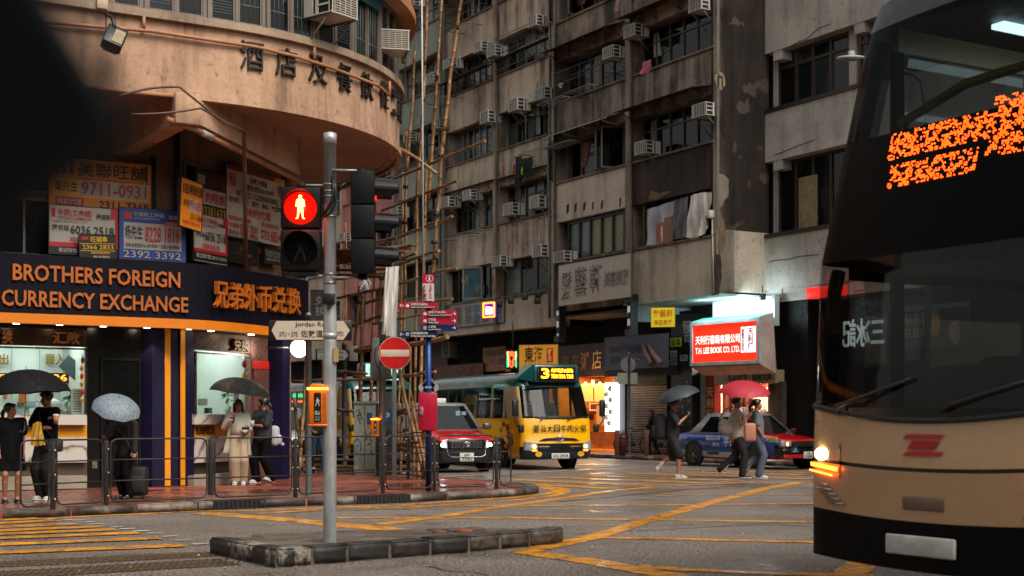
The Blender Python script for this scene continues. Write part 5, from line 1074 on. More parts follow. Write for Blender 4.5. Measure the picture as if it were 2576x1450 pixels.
mb = MB(); bx(mb, G, 1522, 963, 1546, 1085, -.35, -.15, 0); t = mb.build('dish_lightbox', glow('eef4ff', 3.2)); lay(t, 'tall white lit column with pictures of dishes at the congee shop', 'lightbox')
fdl = Fr(G.p(0, -.36, 0).xy, G.r); mb = MB()
for i, (x, y) in enumerate(((1538, 978), (1529, 992), (1539, 1006), (1529, 1021), (1539, 1036), (1529, 1050), (1536, 1064))): a, z = fdl.px(x, y, 0); mb.ball(fdl.p(a, 0, z), .14, .01, .11, 12, 0); mb.ball(fdl.p(a, -.012, z), .1, .008, .075, 12, 1)
px_text(mb, fdl, '艇仔粥', 1524, 967, 1544, 974, 0, 2, .02, 0); mb.build('dish_picture', [P('8a8f96', .4), P('c0b8a8', .4), P('a02a1a', .5)], t)
# hanging salon signs, barber poles, neon
Sb = board('salon_signboard', 'large white signboard with outlined black characters between two barber poles', FB, 1405, 668, 1587, 770, -.5, 'a49c90', cat='sign', edge='4a443e', group=None)
lf = Fr(FB.p(0, -.505, 0).xy, FB.r); a, b = FB.px(1405, 700, -.5)[0], FB.px(1587, 700, -.5)[0]; zb_ = FB.px(1405, 770, -.5)[1]; zt_ = FB.px(1405, 668, -.5)[1]; w = b-a; h = zt_-zb_
for i, (s_, u0, u1, v0, v1) in enumerate((('髮', .04, .2, .14, .82), ('藝', .24, .41, .16, .88), ('軒', .45, .62, .22, .88), ('美容美髮', .65, .97, .3, .66))):
    mb = MB(); mb.text(lf, s_, a+u0*w, zb_+v0*h, a+u1*w, zb_+v1*h, -.006, 0, .022); mb.build('lettering', P('0e0d0c', .5), Sb)
    mb = MB(); mb.text(lf, s_, a+u0*w+.008, zb_+v0*h+.008, a+u1*w-.008, zb_+v1*h-.008, -.012, 0, -.004); mb.build('lettering', P('8c857a', .5), Sb)
def barber(px, y0, y1, label, off):
    x, z1 = FB.px(px, y0, off); _, z0 = FB.px(px, y1, off); t = thing('barber_pole', label, 'barber pole', FB.p(x, off, z0), 0, 'barber poles')
    m, nt, b = newm('barber_stripes'); vec = coords(nt, (1, 1, 1)); w = nd(nt, 'TexWave', Scale=1.45, wave_type='BANDS', bands_direction='DIAGONAL'); nt.links.new(vec, w.inputs['Vector']); c = ramp(nt, w.outputs['Fac'], (.48, C('0e1830')), (.52, C('b8b8b0'))); nt.links.new(c, b.inputs['Base Color']); b.inputs['Roughness'].default_value = .2; nt.links.new(c, b.inputs['Emission Color']); b.inputs['Emission Strength'].default_value = .25
    mb = MB(); mb.cyl(FB.p(x, off, z0), FB.p(x, off, z1), .13, n=20); mb.build('striped_drum', m, t)
    mb = MB(); mb.box(x-.17, x+.17, off-.17, off+.17, z1, z1+.28, 0, FB.M); mb.box(x-.16, x+.16, off-.16, off+.16, z0-.2, z0, 0, FB.M); mb.box(x+.13, x+.17, off-.14, off+.14, z0, z1, 0, FB.M); mb.build('end_cap', BLK, t)
barber(1409, 782, 846, 'striped barber pole under the left end of the white signboard', -.25); barber(1588, 762, 828, 'striped barber pole under the right end of the white signboard', -.25)
fy = Fr(G.p(0, -1.3, 0).xy, (.97, -.2)); board('salon_sign', 'yellow green spotted salon sign with red characters hanging under the overhang', fy, 1638, 774, 1698, 823, 0, 'a8a010', [('髮藝軒', .08, .12, .92, .5, '9a1a10'), ('美容美髮', .12, .62, .88, .9, '8a1a10')], [(.02, .02, .98, .98, 'b4a80e')], cat='sign', edge='1a1a10', group=None, emit=.35)
# spa neon on the painted banner
board('painted_banner', 'peeling banner with blue and grey characters 字畫 瓷器 on the parapet', FB, 1132, 770, 1268, 826, -.06, '8a8078', [('錢\n幣', .3, .1, .42, .9, '5c5a5c'), ('字\n畫', .44, .08, .57, .92, '1f6a86'), ('瓷\n器', .6, .06, .74, .9, '4c4a4c'), ('收\n購', .08, .1, .22, .85, '6c4038')], [(.02, .05, .25, .95, '77706a'), (.8, .1, .97, .95, '5c6068')], cat='banner', group=None)
def sign_px(fr, x0, y0, x1, y1, off):
    a, zt = fr.px(x0, y0, off); b, _ = fr.px(x1, y0, off); _, zb = fr.px(x0, y1, off); return a, b, zb, zt
fn = Fr(FB.p(0, -.7, 0).xy, (FB.r+UX*.35)); a, b, zb_, zt_ = sign_px(fn, 1216, 763, 1243, 798, 0)
t = thing('neon_sign', 'square orange neon sign with purple panel and white lettering', 'neon sign', fn.p((a+b)/2, 0, zb_)); mb = MB(); mb.rbox(a, b, .03, .15, zb_, zt_, .03, 0, fn.M); mb.build('box', P('1a0a2a', .4, emit=.8, ecol='4a109a'), t)
mb = MB(); mb.tube([fn.p(a, 0, zb_), fn.p(b, 0, zb_), fn.p(b, 0, zt_), fn.p(a, 0, zt_)], .035, 8, closed=True); mb.build('neon_tube', glow('ff5a18', 7), t)
mb = MB(); mb.text(fn, '菲樂SPA', a+.1, (zb_+zt_)/2-.02, b-.1, zt_-.12, .02, 0, .02); mb.box(a+.1, b-.1, .015, .02, zb_+.1, zb_+.3, 0, fn.M); mb.build('white_lettering', glow('fff0ff', 4), t)
# foot massage neon, yellow congee lightbox, faded agency ad
ft = Fr(G.p(0, -1.4, 0).xy, (.95, -.3)); a, b, zb_, zt_ = sign_px(ft, 1274, 880, 1301, 928, 0)
t = thing('foot_neon_sign', 'small lit sign with a red neon foot and green dots', 'neon sign', ft.p((a+b)/2, 0, zb_)); mb = MB(); mb.box(a, b, .02, .15, zb_, zt_, 0, ft.M); mb.cyl(ft.p((a+b)/2, .1, zt_), ft.p((a+b)/2, .1, 4.9), .025, n=6); mb.build('box', P('0a1410', .4), t)
mb = MB(); cx, cz, s_ = (a+b)/2, (zb_+zt_)/2, (zt_-zb_)/2; pts = [(-.05, -.8), (-.25, -.65), (-.2, -.3), (-.3, .1), (-.28, .38), (0, .42), (.26, .32), (.25, .05), (.08, -.25), (.16, -.6)]
mb.tube([ft.p(cx+p[0]*s_, 0, cz+p[1]*s_) for p in pts], .03, 6, closed=True)
for i in range(5): mb.tube([ft.p(cx+(-.32+i*.16)*s_+.05*math.cos(k), 0, cz+(.6+.05*i-.02*i*i)*s_+.05*math.sin(k)) for k in (0, 1.25, 2.5, 3.75, 5)], .022, 5, closed=True)
mb.build('neon_foot', glow('ff2a10', 8), t)
mb = MB()
for k in range(9): mb.ball(ft.p(a+.04, 0, zb_+.08+k*(zt_-zb_-.16)/8), .022, n=6); mb.ball(ft.p(b-.04, 0, zb_+.08+k*(zt_-zb_-.16)/8), .022, n=6)
mb.build('green_dots', glow('20ff8a', 4), t)
board('congee_lightbox', 'yellow lightbox with black brush characters above the minibus roof', Fr(G.p(0, -1.1, 0).xy, (.93, -.36)), 1306, 868, 1404, 945, 0, 'b07a28', [('東海', .15, .06, .62, .58, '140d06'), ('粥\n店', .74, .16, .84, .54, 'd89a60'), ('明火白粥', .14, .68, .86, .86, '2a1a0c')], [(.71, .12, .87, .58, '7a1210')], cat='lightbox', edge='2a2220', group=None, emit=.22)
board('agency_ad', 'faded orange agency poster with 9121-8108 over the minibus roof', G, 1215, 876, 1272, 935, -.3, '9a6a3a', [('美聯旺鋪', .1, .1, .9, .36, '5a3a2a'), ('9121-8108', .34, .46, .96, .78, 'a02a3a')], [(.3, .42, .98, .82, 'a88a80')], cat='poster', group=None)
board('agency_ad', 'narrow yellow poster beside the red foot neon', G, 1273-2, 880, 1284, 935, -.6, 'a08028', [('租', .2, .1, .8, .4, '7a1a10'), ('69', .15, .6, .9, .8, '3a3020')], cat='poster', group=None)
board('red_banner', 'long dull red banner above the minibus roof', G, 1090, 922, 1215, 955, -.4, '5a1010', [('大減價', .5, .1, .95, .8, '8a3a10')], cat='banner', group=None)
mb = MB(); bx(mb, G, 1062, 858, 1125, 925, -.3, .1, 0); bx(mb, G, 1060, 890, 1122, 896, -.34, .1, 1); lay(mb.build('red_shop_panel', [P('4a0e12', .5), BLK]), 'dark red shop panel with a black band behind the blue signpost', 'shop panel')
mb = MB(); a, z = G.px(1131, 880, -.7); 
t = thing('outdoor_condenser', 'grey box condenser with round fan hanging in the dark behind the signpost', 'condenser', G.p(a, -.7, z)); mb.rbox(a-.4, a+.4, -.9, -.5, z-.35, z+.35, .02, 0, G.M); mb.build('casing', P('5a5a5a', .5), t); mb = MB(); mb.lathe([(.001, 0), (.26, .0), (.28, -.01)], 20, 0, G.M @ Matrix.Translation((a, -.91, z)) @ Matrix.Rotation(R_(90), 4, 'X')); mb.build('fan', P('1a1a1a', .5), t)
# row of spotlights on the parapet
for i, (x, y) in enumerate(((1256, 768-3), (1285, 756), (1320, 746), (1354, 738), (1352, 756))):
    a, z = FB.px(x, y, -.35); p = FB.p(a, -.35, z); mb = MB(); mb.rbox(p.x-.12, p.x+.12, p.y-.12, p.y+.12, p.z-.13, p.z+.13, .04); mb.cyl(p+ZX*.1, p+ZX*.3+Vector((.25, .15, 0)), .02, n=6); lay(mb.build('spotlight', P('12110f', .5)), ('leftmost spotlight under the neon sign', 'second spotlight from the neon sign on the pale parapet', 'third spotlight from the neon sign on the pale parapet', 'upper one of the two rightmost spotlights on the pale parapet', 'lower one of the two rightmost spotlights on the pale parapet')[i], 'spotlight', 'spotlights on the pale parapet')
mb = MB(); mb.tube([FB.p(FB.px(x, y, -.3)[0], -.3, FB.px(x, y, -.3)[1]) for x, y in ((1250, 762), (1280, 754), (1320, 742), (1382, 727))], .02, 6); mb.build('cable_rail', P('3a322c', .5), B2)
# posters of building C and its dark shop
fpc = Fr(FC_.p(0, .75, 0).xy, FC_.r)
mb = MB(); bx(mb, FC_, 1966, 862, 2012, 1150, .55, .9, 0); lay(mb.build('service_pillar', concrete('poster_pillar', '5c544a', '201c18', '7c7c70', streak=.6, thr=.5, patch='7a8a84')), 'mottled pillar patched with torn paper right of the bookshop', 'pillar')
board('music_poster', 'white poster with red characters 收碟 on the mottled pillar', Fr(FC_.p(0, .52, 0).xy, FC_.r), 1970, 878, 2001, 936, 0, 'a09a8a', [('收碟', .15, .26, .85, .44, '9a1a1a'), ('64231417', .06, .82, .94, .95, '141414')], [(0, 0, 1, .18, '141414'), (.36, .54, .64, .76, '1a1210'), (0, .78, 1, .8, '3a3a3a')], cat='poster', group=None)
fgd = Fr(FC_.p(0, .7, 0).xy, FC_.r)
board('durian_shop_sign', 'dark green fruit shop sign with a durian picture seen through the bus windscreen', fgd, 2236, 772, 2440, 880, 0, '0e2a1a', [('高級果王', .12, .2, .5, .42, '8a867a'), ('日日直送', .12, .54, .5, .76, '8a867a')], [(0, 0, .55, .1, '8a4a44'), (.2, .04, 1, .14, '4a7a80')], cat='sign', group=None)
t = bpy.data.objects['durian_shop_sign']; a, z = fgd.px(2358, 812, -.03); mb = MB(); mb.ball(fgd.p(a, -.03, z), .42, .03, .4, 18, 0); mb.ball(fgd.p(a+.7, -.03, z-.3), .24, .03, .34, 14, 0); mb.ball(fgd.p(a, -.05, z-.02), .3, .03, .28, 14, 1); mb.build('durian_picture', [P('8a6a44', .5, vs=12, var=.4), P('b07a40', .5)], t)
mb = MB(); px_text(mb, fgd, '三冰記', 2120, 800, 2225, 872, -.03, 0, .02, .02, 0, True); lay(mb.build('sign_reflection', P('a8b8b8', .4, emit=.3)), 'pale sign reflection built as reversed characters on the dark shop front behind the bus', 'lettering')  # reflection of a sign across the street, modelled as mirrored glowing letters
mb = MB(); a, b, zb_, zt_ = sign_px(fgd, 2040, 726, 2125, 752, -1.2); mb.rbox(a, b, -1.4, -1.1, zb_, zt_, .03, 0, fgd.M); lay(mb.build('red_lightbox', glow('e01c10', 1.2)), 'red lit box under the canopy left of the bus', 'lightbox')
# ------------------------------------------------------------------ signal pole on the island
GALV = None
def galv():
    m, nt, b = newm('galvanised'); vec = coords(nt, (6, 6, 1.2)); f = noise(nt, vec, 1.6, 5, .65); v2 = coords(nt)
    nt.links.new(ramp(nt, f, (.3, C('74767a')), (.55, C('a4a6a8')), (.72, C('b8b0a6'))), b.inputs['Base Color']); b.inputs['Metallic'].default_value = .45
    nt.links.new(ramp(nt, noise(nt, v2, 14, 4), (.3, g(.28)), (.7, g(.5))), b.inputs['Roughness']); return m
GALV = galv(); SIGB = P('070808', .6, var=.3, vs=6, spec=.2); HOOD = P('0a0b0c', .3, spec=.4)
pp = gnd(830, 1365, .125); tp = thing('signal_pole', 'tall galvanised steel signal pole standing on the island', 'signal pole', pp)
mb = MB(); T = Matrix.Translation(pp); mb.lathe([(.066, -.01), (.066, 2.3), (.062, 2.32), (.062, 3.99), (.068, 3.99), (.068, 4.1), (.001, 4.12)], 28, 0, T); mb.build('shaft', GALV, tp)
def pz(py): return HC-(py-HY)*pp.y/K
mb = MB()
for y in (465, 482, 495, 545, 690, 712): mb.lathe([(.0625, -.008), (.069, -.008), (.069, .008), (.0625, .008)], 24, 0, Matrix.Translation((pp.x, pp.y, pz(y))))
mb.build('steel_band', P('9a948c', .35, .8), tp)
mb = MB(); mb.lathe([(.066, -.03), (.071, -.03), (.071, .03), (.066, .03)], 24, 0, Matrix.Translation((pp.x, pp.y, pz(845)))); mb.build('pole_collar', GALV, tp)
mb = MB(); c = Vector((pp.x, pp.y-.09, pz(754))); mb.rbox(c.x-.06, c.x+.06, c.y-.05, c.y+.05, c.z-.055, c.z+.055, .012)
o = mb.build('sounder_box', BLK, tp); mb = MB()
for i in range(5):
    for j in range(5): mb.ball((c.x-.024+i*.012, c.y-.05, c.z-.024+j*.012), .003, n=5)
mb.build('sounder_holes', P('2a2a2a', .5), o)
mb = MB(); h = lambda x, y, d: at(x, y, pp.y-d)
mb.tube([h(836, 445, .07), h(840, 475, .11), h(838, 505, .1), h(822, 525, .08), h(812, 540, .05)], .014, 6); mb.tube([h(840, 445, .07), h(845, 480, .12), h(843, 515, .1), h(832, 535, .1), h(815, 545, .06)], .012, 6); mb.tube([h(852, 478, .05), h(862, 465, .03), h(876, 458, .0)], .012, 6); mb.build('cable', BLK, tp)
mb = MB(); a = at(846, 895, pp.y-.068); mb.box(a.x-.03, a.x+.02, a.y-.002, a.y+.03, a.z-.06, a.z+.08); mb.build('paper_label', P('a08858', .6), tp)
# pedestrian head
fp_ = Fr((pp.x-.29, pp.y-.02), (1, .03)); z0, z1 = pz(683), pz(472); w = .2
ph = thing('pedestrian_signal', 'pedestrian signal head with a glowing red standing man', 'traffic signal', fp_.p(0, 0, z0)); zm = (z0+z1)/2
mb = MB(); mb.rbox(-w, w, -.02, .16, zm+.003, z1, .02, 0, fp_.M); mb.rbox(-w, w, -.02, .16, z0, zm-.003, .02, 0, fp_.M); mb.box(-w+.05, w-.05, -.01, .1, z0-.045, z0-.01, 0, fp_.M); mb.cyl(fp_.p(0, .07, z1), fp_.p(0, .07, z1+.04), .045, n=12); mb.cyl(fp_.p(0, .07, z0-.06), fp_.p(0, .07, z0), .045, n=12); mb.build('housing', SIGB, ph)
mb = MB(); mb.cyl(fp_.p(.0, .07, z1+.03), fp_.p(.3, .05, z1+.03), .012, n=6); mb.cyl(fp_.p(0, .07, z0-.04), fp_.p(.3, .05, z0-.04), .014, n=6); mb.build('arm', GALV, ph)
def man(mb, f, cx, cz, s, y, walk=False):
    sh = [((0, .80), .115)] 
    def poly(ps): 
        b = len(mb.v); mb.add([f.p(cx+x*s, y, cz+z*s) for x, z in ps], [tuple(range(len(ps)))])
    poly([(.13*math.cos(k*.524), .84+.13*math.sin(k*.524)) for k in range(12)])
    if not walk:
        poly([(-.16, .68), (.16, .68), (.3, .58), (.36, .1), (.22, .08), (.2, .35), (.2, -.05), (-.2, -.05), (-.2, .35), (-.22, .08), (-.36, .1), (-.3, .58)])
        poly([(-.2, -.05), (.0, -.05), (-.05, -.3), (-.16, -.8), (-.36, -.82), (-.32, -.74), (-.24, -.7)]); poly([(.0, -.05), (.2, -.05), (.24, -.7), (.34, -.78), (.34, -.84), (.16, -.8), (.05, -.3)])
    else:
        poly([(-.13, .66), (.15, .66), (.2, .0), (-.14, .0)]); poly([(-.13, .66), (-.4, .2), (-.32, .12), (-.1, .4)]); poly([(.15, .66), (.4, .3), (.5, .05), (.42, .02), (.3, .25), (.12, .45)])
        poly([(-.14, 0), (.06, 0), (-.2, -.45), (-.4, -.85), (-.5, -.8), (-.34, -.4)]); poly([(0, 0), (.2, 0), (.34, -.4), (.42, -.82), (.3, -.84), (.18, -.4)])
for i, zc in enumerate(((zm+z1)/2, (z0+zm)/2)):
    Tn = fp_.M @ Matrix.Translation((0, -.02, zc)) @ Matrix.Rotation(R_(90), 4, 'X')
    m, nt, b = newm('lens_red' if i == 0 else 'lens_off')
    if i == 0: b.inputs['Base Color'].default_value = C('5a0804'); b.inputs['Emission Color'].default_value = C('ff1406'); b.inputs['Emission Strength'].default_value = .55
    else: b.inputs['Base Color'].default_value = C('0a0807')
    b.inputs['Roughness'].default_value = .2
    mb = MB(); mb.lathe([(.001, .012), (.1, .008), (.165, 0)], 32, 0, Tn); lens = mb.build('lens', m, ph)
    mb = MB(); man(mb, fp_, 0, zc, .135, -.036, i == 1); mb.build('red_man' if i == 0 else 'unlit_walking_man', glow('ffa052', 5) if i == 0 else P('140d09', .6, spec=.2), lens)
    mb = MB(); prof = []; vs = []; n = 22
    for k in range(n+1):
        a = math.pi*(-.12+1.24*k/n); dpt = .15*(math.sin(max(0, min(math.pi, a)))*.8+.2)
        vs += [fp_.p(.178*math.cos(a), -.02, zc+.178*math.sin(a)), fp_.p(.178*math.cos(a), -.02-dpt, zc+.178*math.sin(a)), fp_.p(.17*math.cos(a), -.02-dpt, zc+.17*math.sin(a)), fp_.p(.17*math.cos(a), -.02, zc+.17*math.sin(a))]
    mb.add(vs, [(4*k+j, 4*k+(j+1) % 4, 4*k+4+(j+1) % 4, 4*k+4+j) for k in range(n) for j in range(4)], 0, False); mb.build('hood', P('1a0c0a', .35) if i == 0 else HOOD, ph)
lamp('red_man_light', 'SPOT', fp_.p(0, -.05, (zm+z1)/2), 25, (1, .06, .02), .12, rot=(R_(75), 0, 0)).data.spot_size = R_(150)
# vehicle head seen from the side
fv = Fr((pp.x+.345, pp.y-.05), (1, .05)); z0, z1 = pz(692), pz(437)
vh = thing('vehicle_signal', 'black three lamp vehicle signal head seen from the side', 'traffic signal', fv.p(0, 0, z0)); mb = MB(); hh = (z1-z0)/3
for i in range(3): mb.rbox(-.12, .115, -.16, .16, z0+i*hh+.002, z0+(i+1)*hh-.002, .015, 0, fv.M)
mb.cyl(fv.p(-.02, 0, z1), fv.p(-.02, 0, z1+.03), .05, n=12); mb.cyl(fv.p(-.01, 0, z0-.05), fv.p(-.01, 0, z0), .05, n=12); mb.build('housing', SIGB, vh)
mb = MB(); mb.cyl(fv.p(-.02, 0, z1+.02), fv.p(-.33, .02, z1+.03), .012, n=6); mb.cyl(fv.p(-.02, 0, z0-.03), fv.p(-.33, .02, z0-.03), .014, n=6); mb.build('arm', GALV, vh)
for i in range(3):
    zc = z0+(2.5-i)*hh; mb = MB(); n = 20; vs = []
    for k in range(n+1):
        a = math.pi*(-.22+1.44*k/n); r = .118; L = .235 if math.sin(a) > -.15 else .16
        vs += [fv.p(.115, r*math.cos(a), zc+r*math.sin(a)), fv.p(.115+L, r*math.cos(a), zc+r*math.sin(a)*.95-.012), fv.p(.115+L, (r-.006)*math.cos(a), zc+(r-.006)*math.sin(a)*.95-.012), fv.p(.115, (r-.006)*math.cos(a), zc+(r-.006)*math.sin(a))]
    mb.add(vs, [(4*k+j, 4*k+(j+1) % 4, 4*k+4+(j+1) % 4, 4*k+4+j) for k in range(n) for j in range(4)], 0, False); mb.build('hood', HOOD, vh)
    mb = MB(); mb.lathe([(.001, .01), (.11, 0)], 20, 0, fv.M @ Matrix.Translation((.118, 0, zc)) @ Matrix.Rotation(R_(90), 4, 'Y')); mb.build('lens', glow('ff1408', 9) if i == 0 else P(('', '2a1a08', '06180c')[i], .2), vh)
def button_box(c, f, s, label, pst=None):
    t = thing('crossing_button', label, 'push button', c, 0, 'yellow push button units'); T = f.M.copy(); T.translation = Vector(c)
    mb = MB(); mb.rbox(-.085*s, .085*s, -.05*s, .05*s, -.18*s, .15*s, .02*s, 0, T); mb.rbox(-.092*s, .092*s, -.056*s, .055*s, -.2*s, -.175*s, .01*s, 0, T)
    for k in range(5): mb.box(.05*s+k*.007*s, .053*s+k*.007*s, -.054*s, -.05*s, -.15*s, .12*s, 0, T)
    mb.rbox(-.07*s, .07*s, -.045*s, .045*s, .165*s, .2*s, .015*s, 0, T); mb.build('casing', P('d06808', .35, var=.12), t)
    mb = MB(); mb.rbox(-.1*s, .1*s, -.062*s, .05*s, .145*s, .168*s, .01*s, 0, T); mb.build('lit_ring', glow('ff7a20', 6), t)
    mb = MB(); mb.box(-.03*s, .035*s, -.055*s, -.05*s, -.155*s, .12*s, 0, T); o = mb.build('instruction_plate', P('14100e', .4), t)
    mb = MB(); ff = Fr((c[0], c[1]), f.r); man(mb, ff, .002*s, c[2]+.03*s, .045*s, -.057*s, True); ff2 = ff
    mb.text(ff2, '視障人士\n輔助設施', -.022*s, c[2]-.09*s, .026*s, c[2]-.05*s, -.057*s, 0, .01); mb.text(ff2, 'Aids for\nVisually\nImpaired\nPersons', -.02*s, c[2]-.145*s, .026*s, c[2]-.1*s, -.057*s, 0, .0); mb.build('white_symbols', P('b8b4ac', .5), o)
    return t
button_box(Vector((pp.x-.115, pp.y-.05, pz(1020))), Fr((0, 0), (1, .05)), 1.06, 'large yellow push button unit with glowing ring on the island pole')
# ------------------------------------------------------------------ pavement railings
RAILM = P('2e2b29', .5, .3, var=.3, vs=6)
rl = [(66, None), (133, 1282), (267, 1273), (509, None), (743, 1253), (963, 1241), (1093, 1235), (1249, 1230), (1280, None)]
def rp_(px, py):
    return gnd(px, py, .12)
Q = {}
for x, y in rl:
    if y: Q[x] = rp_(x, y)
def railing(name, label, posts, joints, ends, mat, h=.95, group=None):
    t = thing(name, label, 'railing', posts[0], 0, group)
    for p in posts:
        mb = MB(); mb.rbox(p.x-.032, p.x+.032, p.y-.025, p.y+.025, p.z, p.z+h-.02, .008)
        for z in (.15, .5, .85):
            for s in (-1, 1): mb.ball((p.x+s*.04, p.y-.03, p.z+z*h), .016, n=6, mi=1)
        mb.build('post', [mat, P('a8a49c', .3, .7)], t)
    for p in joints:
        mb = MB(); mb.rbox(p.x-.04, p.x+.04, p.y-.02, p.y+.02, p.z+.1, p.z+h-.03, .008); mb.build('post', mat, t)
    al = sorted(posts+joints+ends, key=lambda v: v.x)
    for a, b in zip(al[:-1], al[1:]):
        d = (b-a).normalized(); a2 = a+d*(.065 if a not in ends else 0); b2 = b-d*(.065 if b not in ends else 0); r = .1; mb = MB(); z0, z1 = .06, h
        pts = []
        for (p, s, zc, w0) in ((a2, 1, z1-r, math.pi), (b2, -1, z1-r, math.pi/2), (b2, -1, z0+r, 0), (a2, 1, z0+r, -math.pi/2)):
            for k in range(4):
                w = w0-k*math.pi/6; c = p+d*(r*s); pts.append(c+d*(math.cos(w)*r)+ZX*(zc+math.sin(w)*r))
        mb.tube(pts, .013, 7, closed=True)
        for z in (.355, .655): mb.cyl(a2+ZX*z, b2+ZX*z, .011, n=6)
        mb.build('rail_panel', mat, t)
    return t
Q[66] = Q[133]+(Q[133]-Q[267]).normalized()*.52; Q[509] = Q[267].lerp(Q[743], .53); Q[1280] = Q[1249]+(Q[1249]-Q[1093]).normalized()*.3
railing('guard_railing', 'long dark grey steel guard railing along the corner kerb', [Q[133], Q[267], Q[743], Q[963], Q[1093], Q[1249]], [Q[509]], [Q[66], Q[1280]], RAILM)
# short railing by the taxi side
s0 = gnd(1005, 1205, .12); s1 = gnd(1040, 1208, .12)
railing('guard_railing', 'short railing bay among the bamboo beside the red taxi', [Vector((-2.75, 30.0, .12)), Vector((-2.15, 28.8, .12))], [], [Vector((-1.75, 28.2, .12))], RAILM)
# ------------------------------------------------------------------ posts and signs on the corner
def post(base, top_z, r, m, t, cap=True):
    mb = MB(); mb.lathe([(r, 0), (r, top_z-base.z), (r*1.05, top_z-base.z), (r*.7, top_z-base.z+r), (.001, top_z-base.z+r*1.15)], 16, 0, Matrix.Translation(base)); mb.build('post', m, t)
PG = P('6c7478', .45, .5, var=.25, vs=5)
b = gnd(776, 1249, .12); st = thing('street_name_sign', 'white arrowed Jordan Road street sign with black ends on a grey post', 'street sign', b); post(b, HC-(795-HY)*b.y/K, .052, PG, st)
f = Fr((b.x, b.y-.1), (1, .02)); a, zt = f.px(675, 805, 0); b2, zb = f.px(885, 857, 0); mb = MB(); mb.rbox(a, b2, .0, .05, zb, zt, .02, 0, f.M); mb.build('backing_plate', P('14120f', .4), st)
mb = MB(); zc = (zt+zb)/2; mb.add([f.p(x, -.004, z) for x, z in ((a+.05, zc), (a+.13, zt-.015), (b2-.13, zt-.015), (b2-.03, zc), (b2-.13, zb+.015), (a+.13, zb+.015))], [tuple(range(6))]); mb.build('white_field', P('b8aa98', .45, var=.06), st)
for s_, x0, x1, y0, y1 in (('Jordan Road', 742, 836, 810, 825), ('37U • 37E', 702, 749, 835, 847), ('佐敦道', 757, 812, 830, 849), ('37H • 37D', 818, 864, 834, 846)): mb = MB(); px_text(mb, f, s_, x0, y0, x1, y1, -.008, 0, .012, 0); mb.build('lettering', P('14110e', .5), st)
b = gnd(866, 1187, .12); st = thing('street_name_sign', 'small white Shanghai Street sign pointing right on a thin post', 'street sign', b); post(b, HC-(868-HY)*b.y/K, .055, PG, st); f = Fr((b.x, b.y-.1), (.93, .36)); a, zt = f.px(795, 878, 0); b2, zb = f.px(880, 908, 0)
mb = MB(); mb.rbox(a, b2, 0, .04, zb, zt, .015, 0, f.M); mb.build('backing_plate', P('14120f', .4), st); zc = (zt+zb)/2
mb = MB(); mb.add([f.p(x, -.004, z) for x, z in ((a+.03, zt-.02), (b2-.12, zt-.02), (b2-.03, zc), (b2-.12, zb+.02), (a+.03, zb+.02))], [tuple(range(5))]); mb.build('white_field', P('b0b4b0', .45), st)
for s_, u0, u1, v0, v1 in (('Shanghai Street', .08, .82, .56, .88), ('上海街 93•69', .08, .8, .12, .5)): mb = MB(); mb.text(f, s_, a+(b2-a)*u0, zb+(zt-zb)*v0, a+(b2-a)*u1, zb+(zt-zb)*v1, -.008, 0, .01); mb.build('lettering', P('14110e', .5), st)
mb = MB(); mb.rbox(b2-.1, b2+.22, .1, .12, zb, zt+.1, .02, 0, f.M); mb.build('rear_plate', P('8a8480', .4), st)
# grey signal post seen from behind, with its own button box
b = gnd(962, 1199, .12); st = thing('signal_post', 'grey signal post seen from behind with black signal box', 'signal pole', b); post(b, HC-(812-HY)*b.y/K, .075, PG, st)
z = lambda py, Y=b.y: HC-(py-HY)*Y/K
mb = MB(); mb.rbox(b.x-.22, b.x-.05, b.y-.05, b.y+.2, z(958), z(850), .02); mb.rbox(b.x-.04, b.x+.18, b.y-.1, b.y+.15, z(955), z(920), .03); mb.build('signal_box', [P('565a58', .5)], st)
mb = MB(); mb.tube([Vector((b.x-.02, b.y-.09, z(868))), Vector((b.x-.14, b.y-.13, z(878))), Vector((b.x-.15, b.y-.13, z(905))), Vector((b.x-.07, b.y-.12, z(930)))], .012, 5); mb.build('cable', BLK, st)
button_box(Vector((b.x-.14, b.y-.12, z(1073))), Fr((0, 0), (1, .02)), 1.0, 'small yellow push button unit on the grey post by the cabinet')
b = gnd(992, 1201, .12); st = thing('no_entry_sign', 'round red no entry sign with white bar on a square post', 'road sign', b); mb = MB(); mb.rbox(b.x-.045, b.x+.045, b.y-.04, b.y+.04, .12, HC-(850-HY)*b.y/K, .006); mb.build('post', PG, st)
f = Fr((b.x+.02, b.y-.07), (1, .02)); cz = HC-(889-HY)*b.y/K; Tn = f.M @ Matrix.Translation((0, 0, cz)) @ Matrix.Rotation(R_(90), 4, 'X'); r = 41*b.y/K
mb = MB(); mb.lathe([(.001, .0), (r, .0), (r, -.02), (.001, -.02)], 40, 0, Tn, False); mb.build('rim', P('b8a898', .45), st)
mb = MB(); mb.lathe([(.001, .004), (r*.965, .004)], 40, 0, Tn, False); d = mb.build('red_disc', P('b80c08', .4, var=.12), st)
mb = MB(); mb.rbox(-r*.88, r*.88, -.009, -.005, cz-r*.21, cz+r*.21, .004, 0, f.M); mb.build('white_bar', P('c4b8a8', .45), d)
mb = MB()
for s in (-1, 1): mb.ball(f.p(0, -.008, cz+s*r*.82), .014, n=6)
mb.build('bolts', P('3a1a14', .5), d)
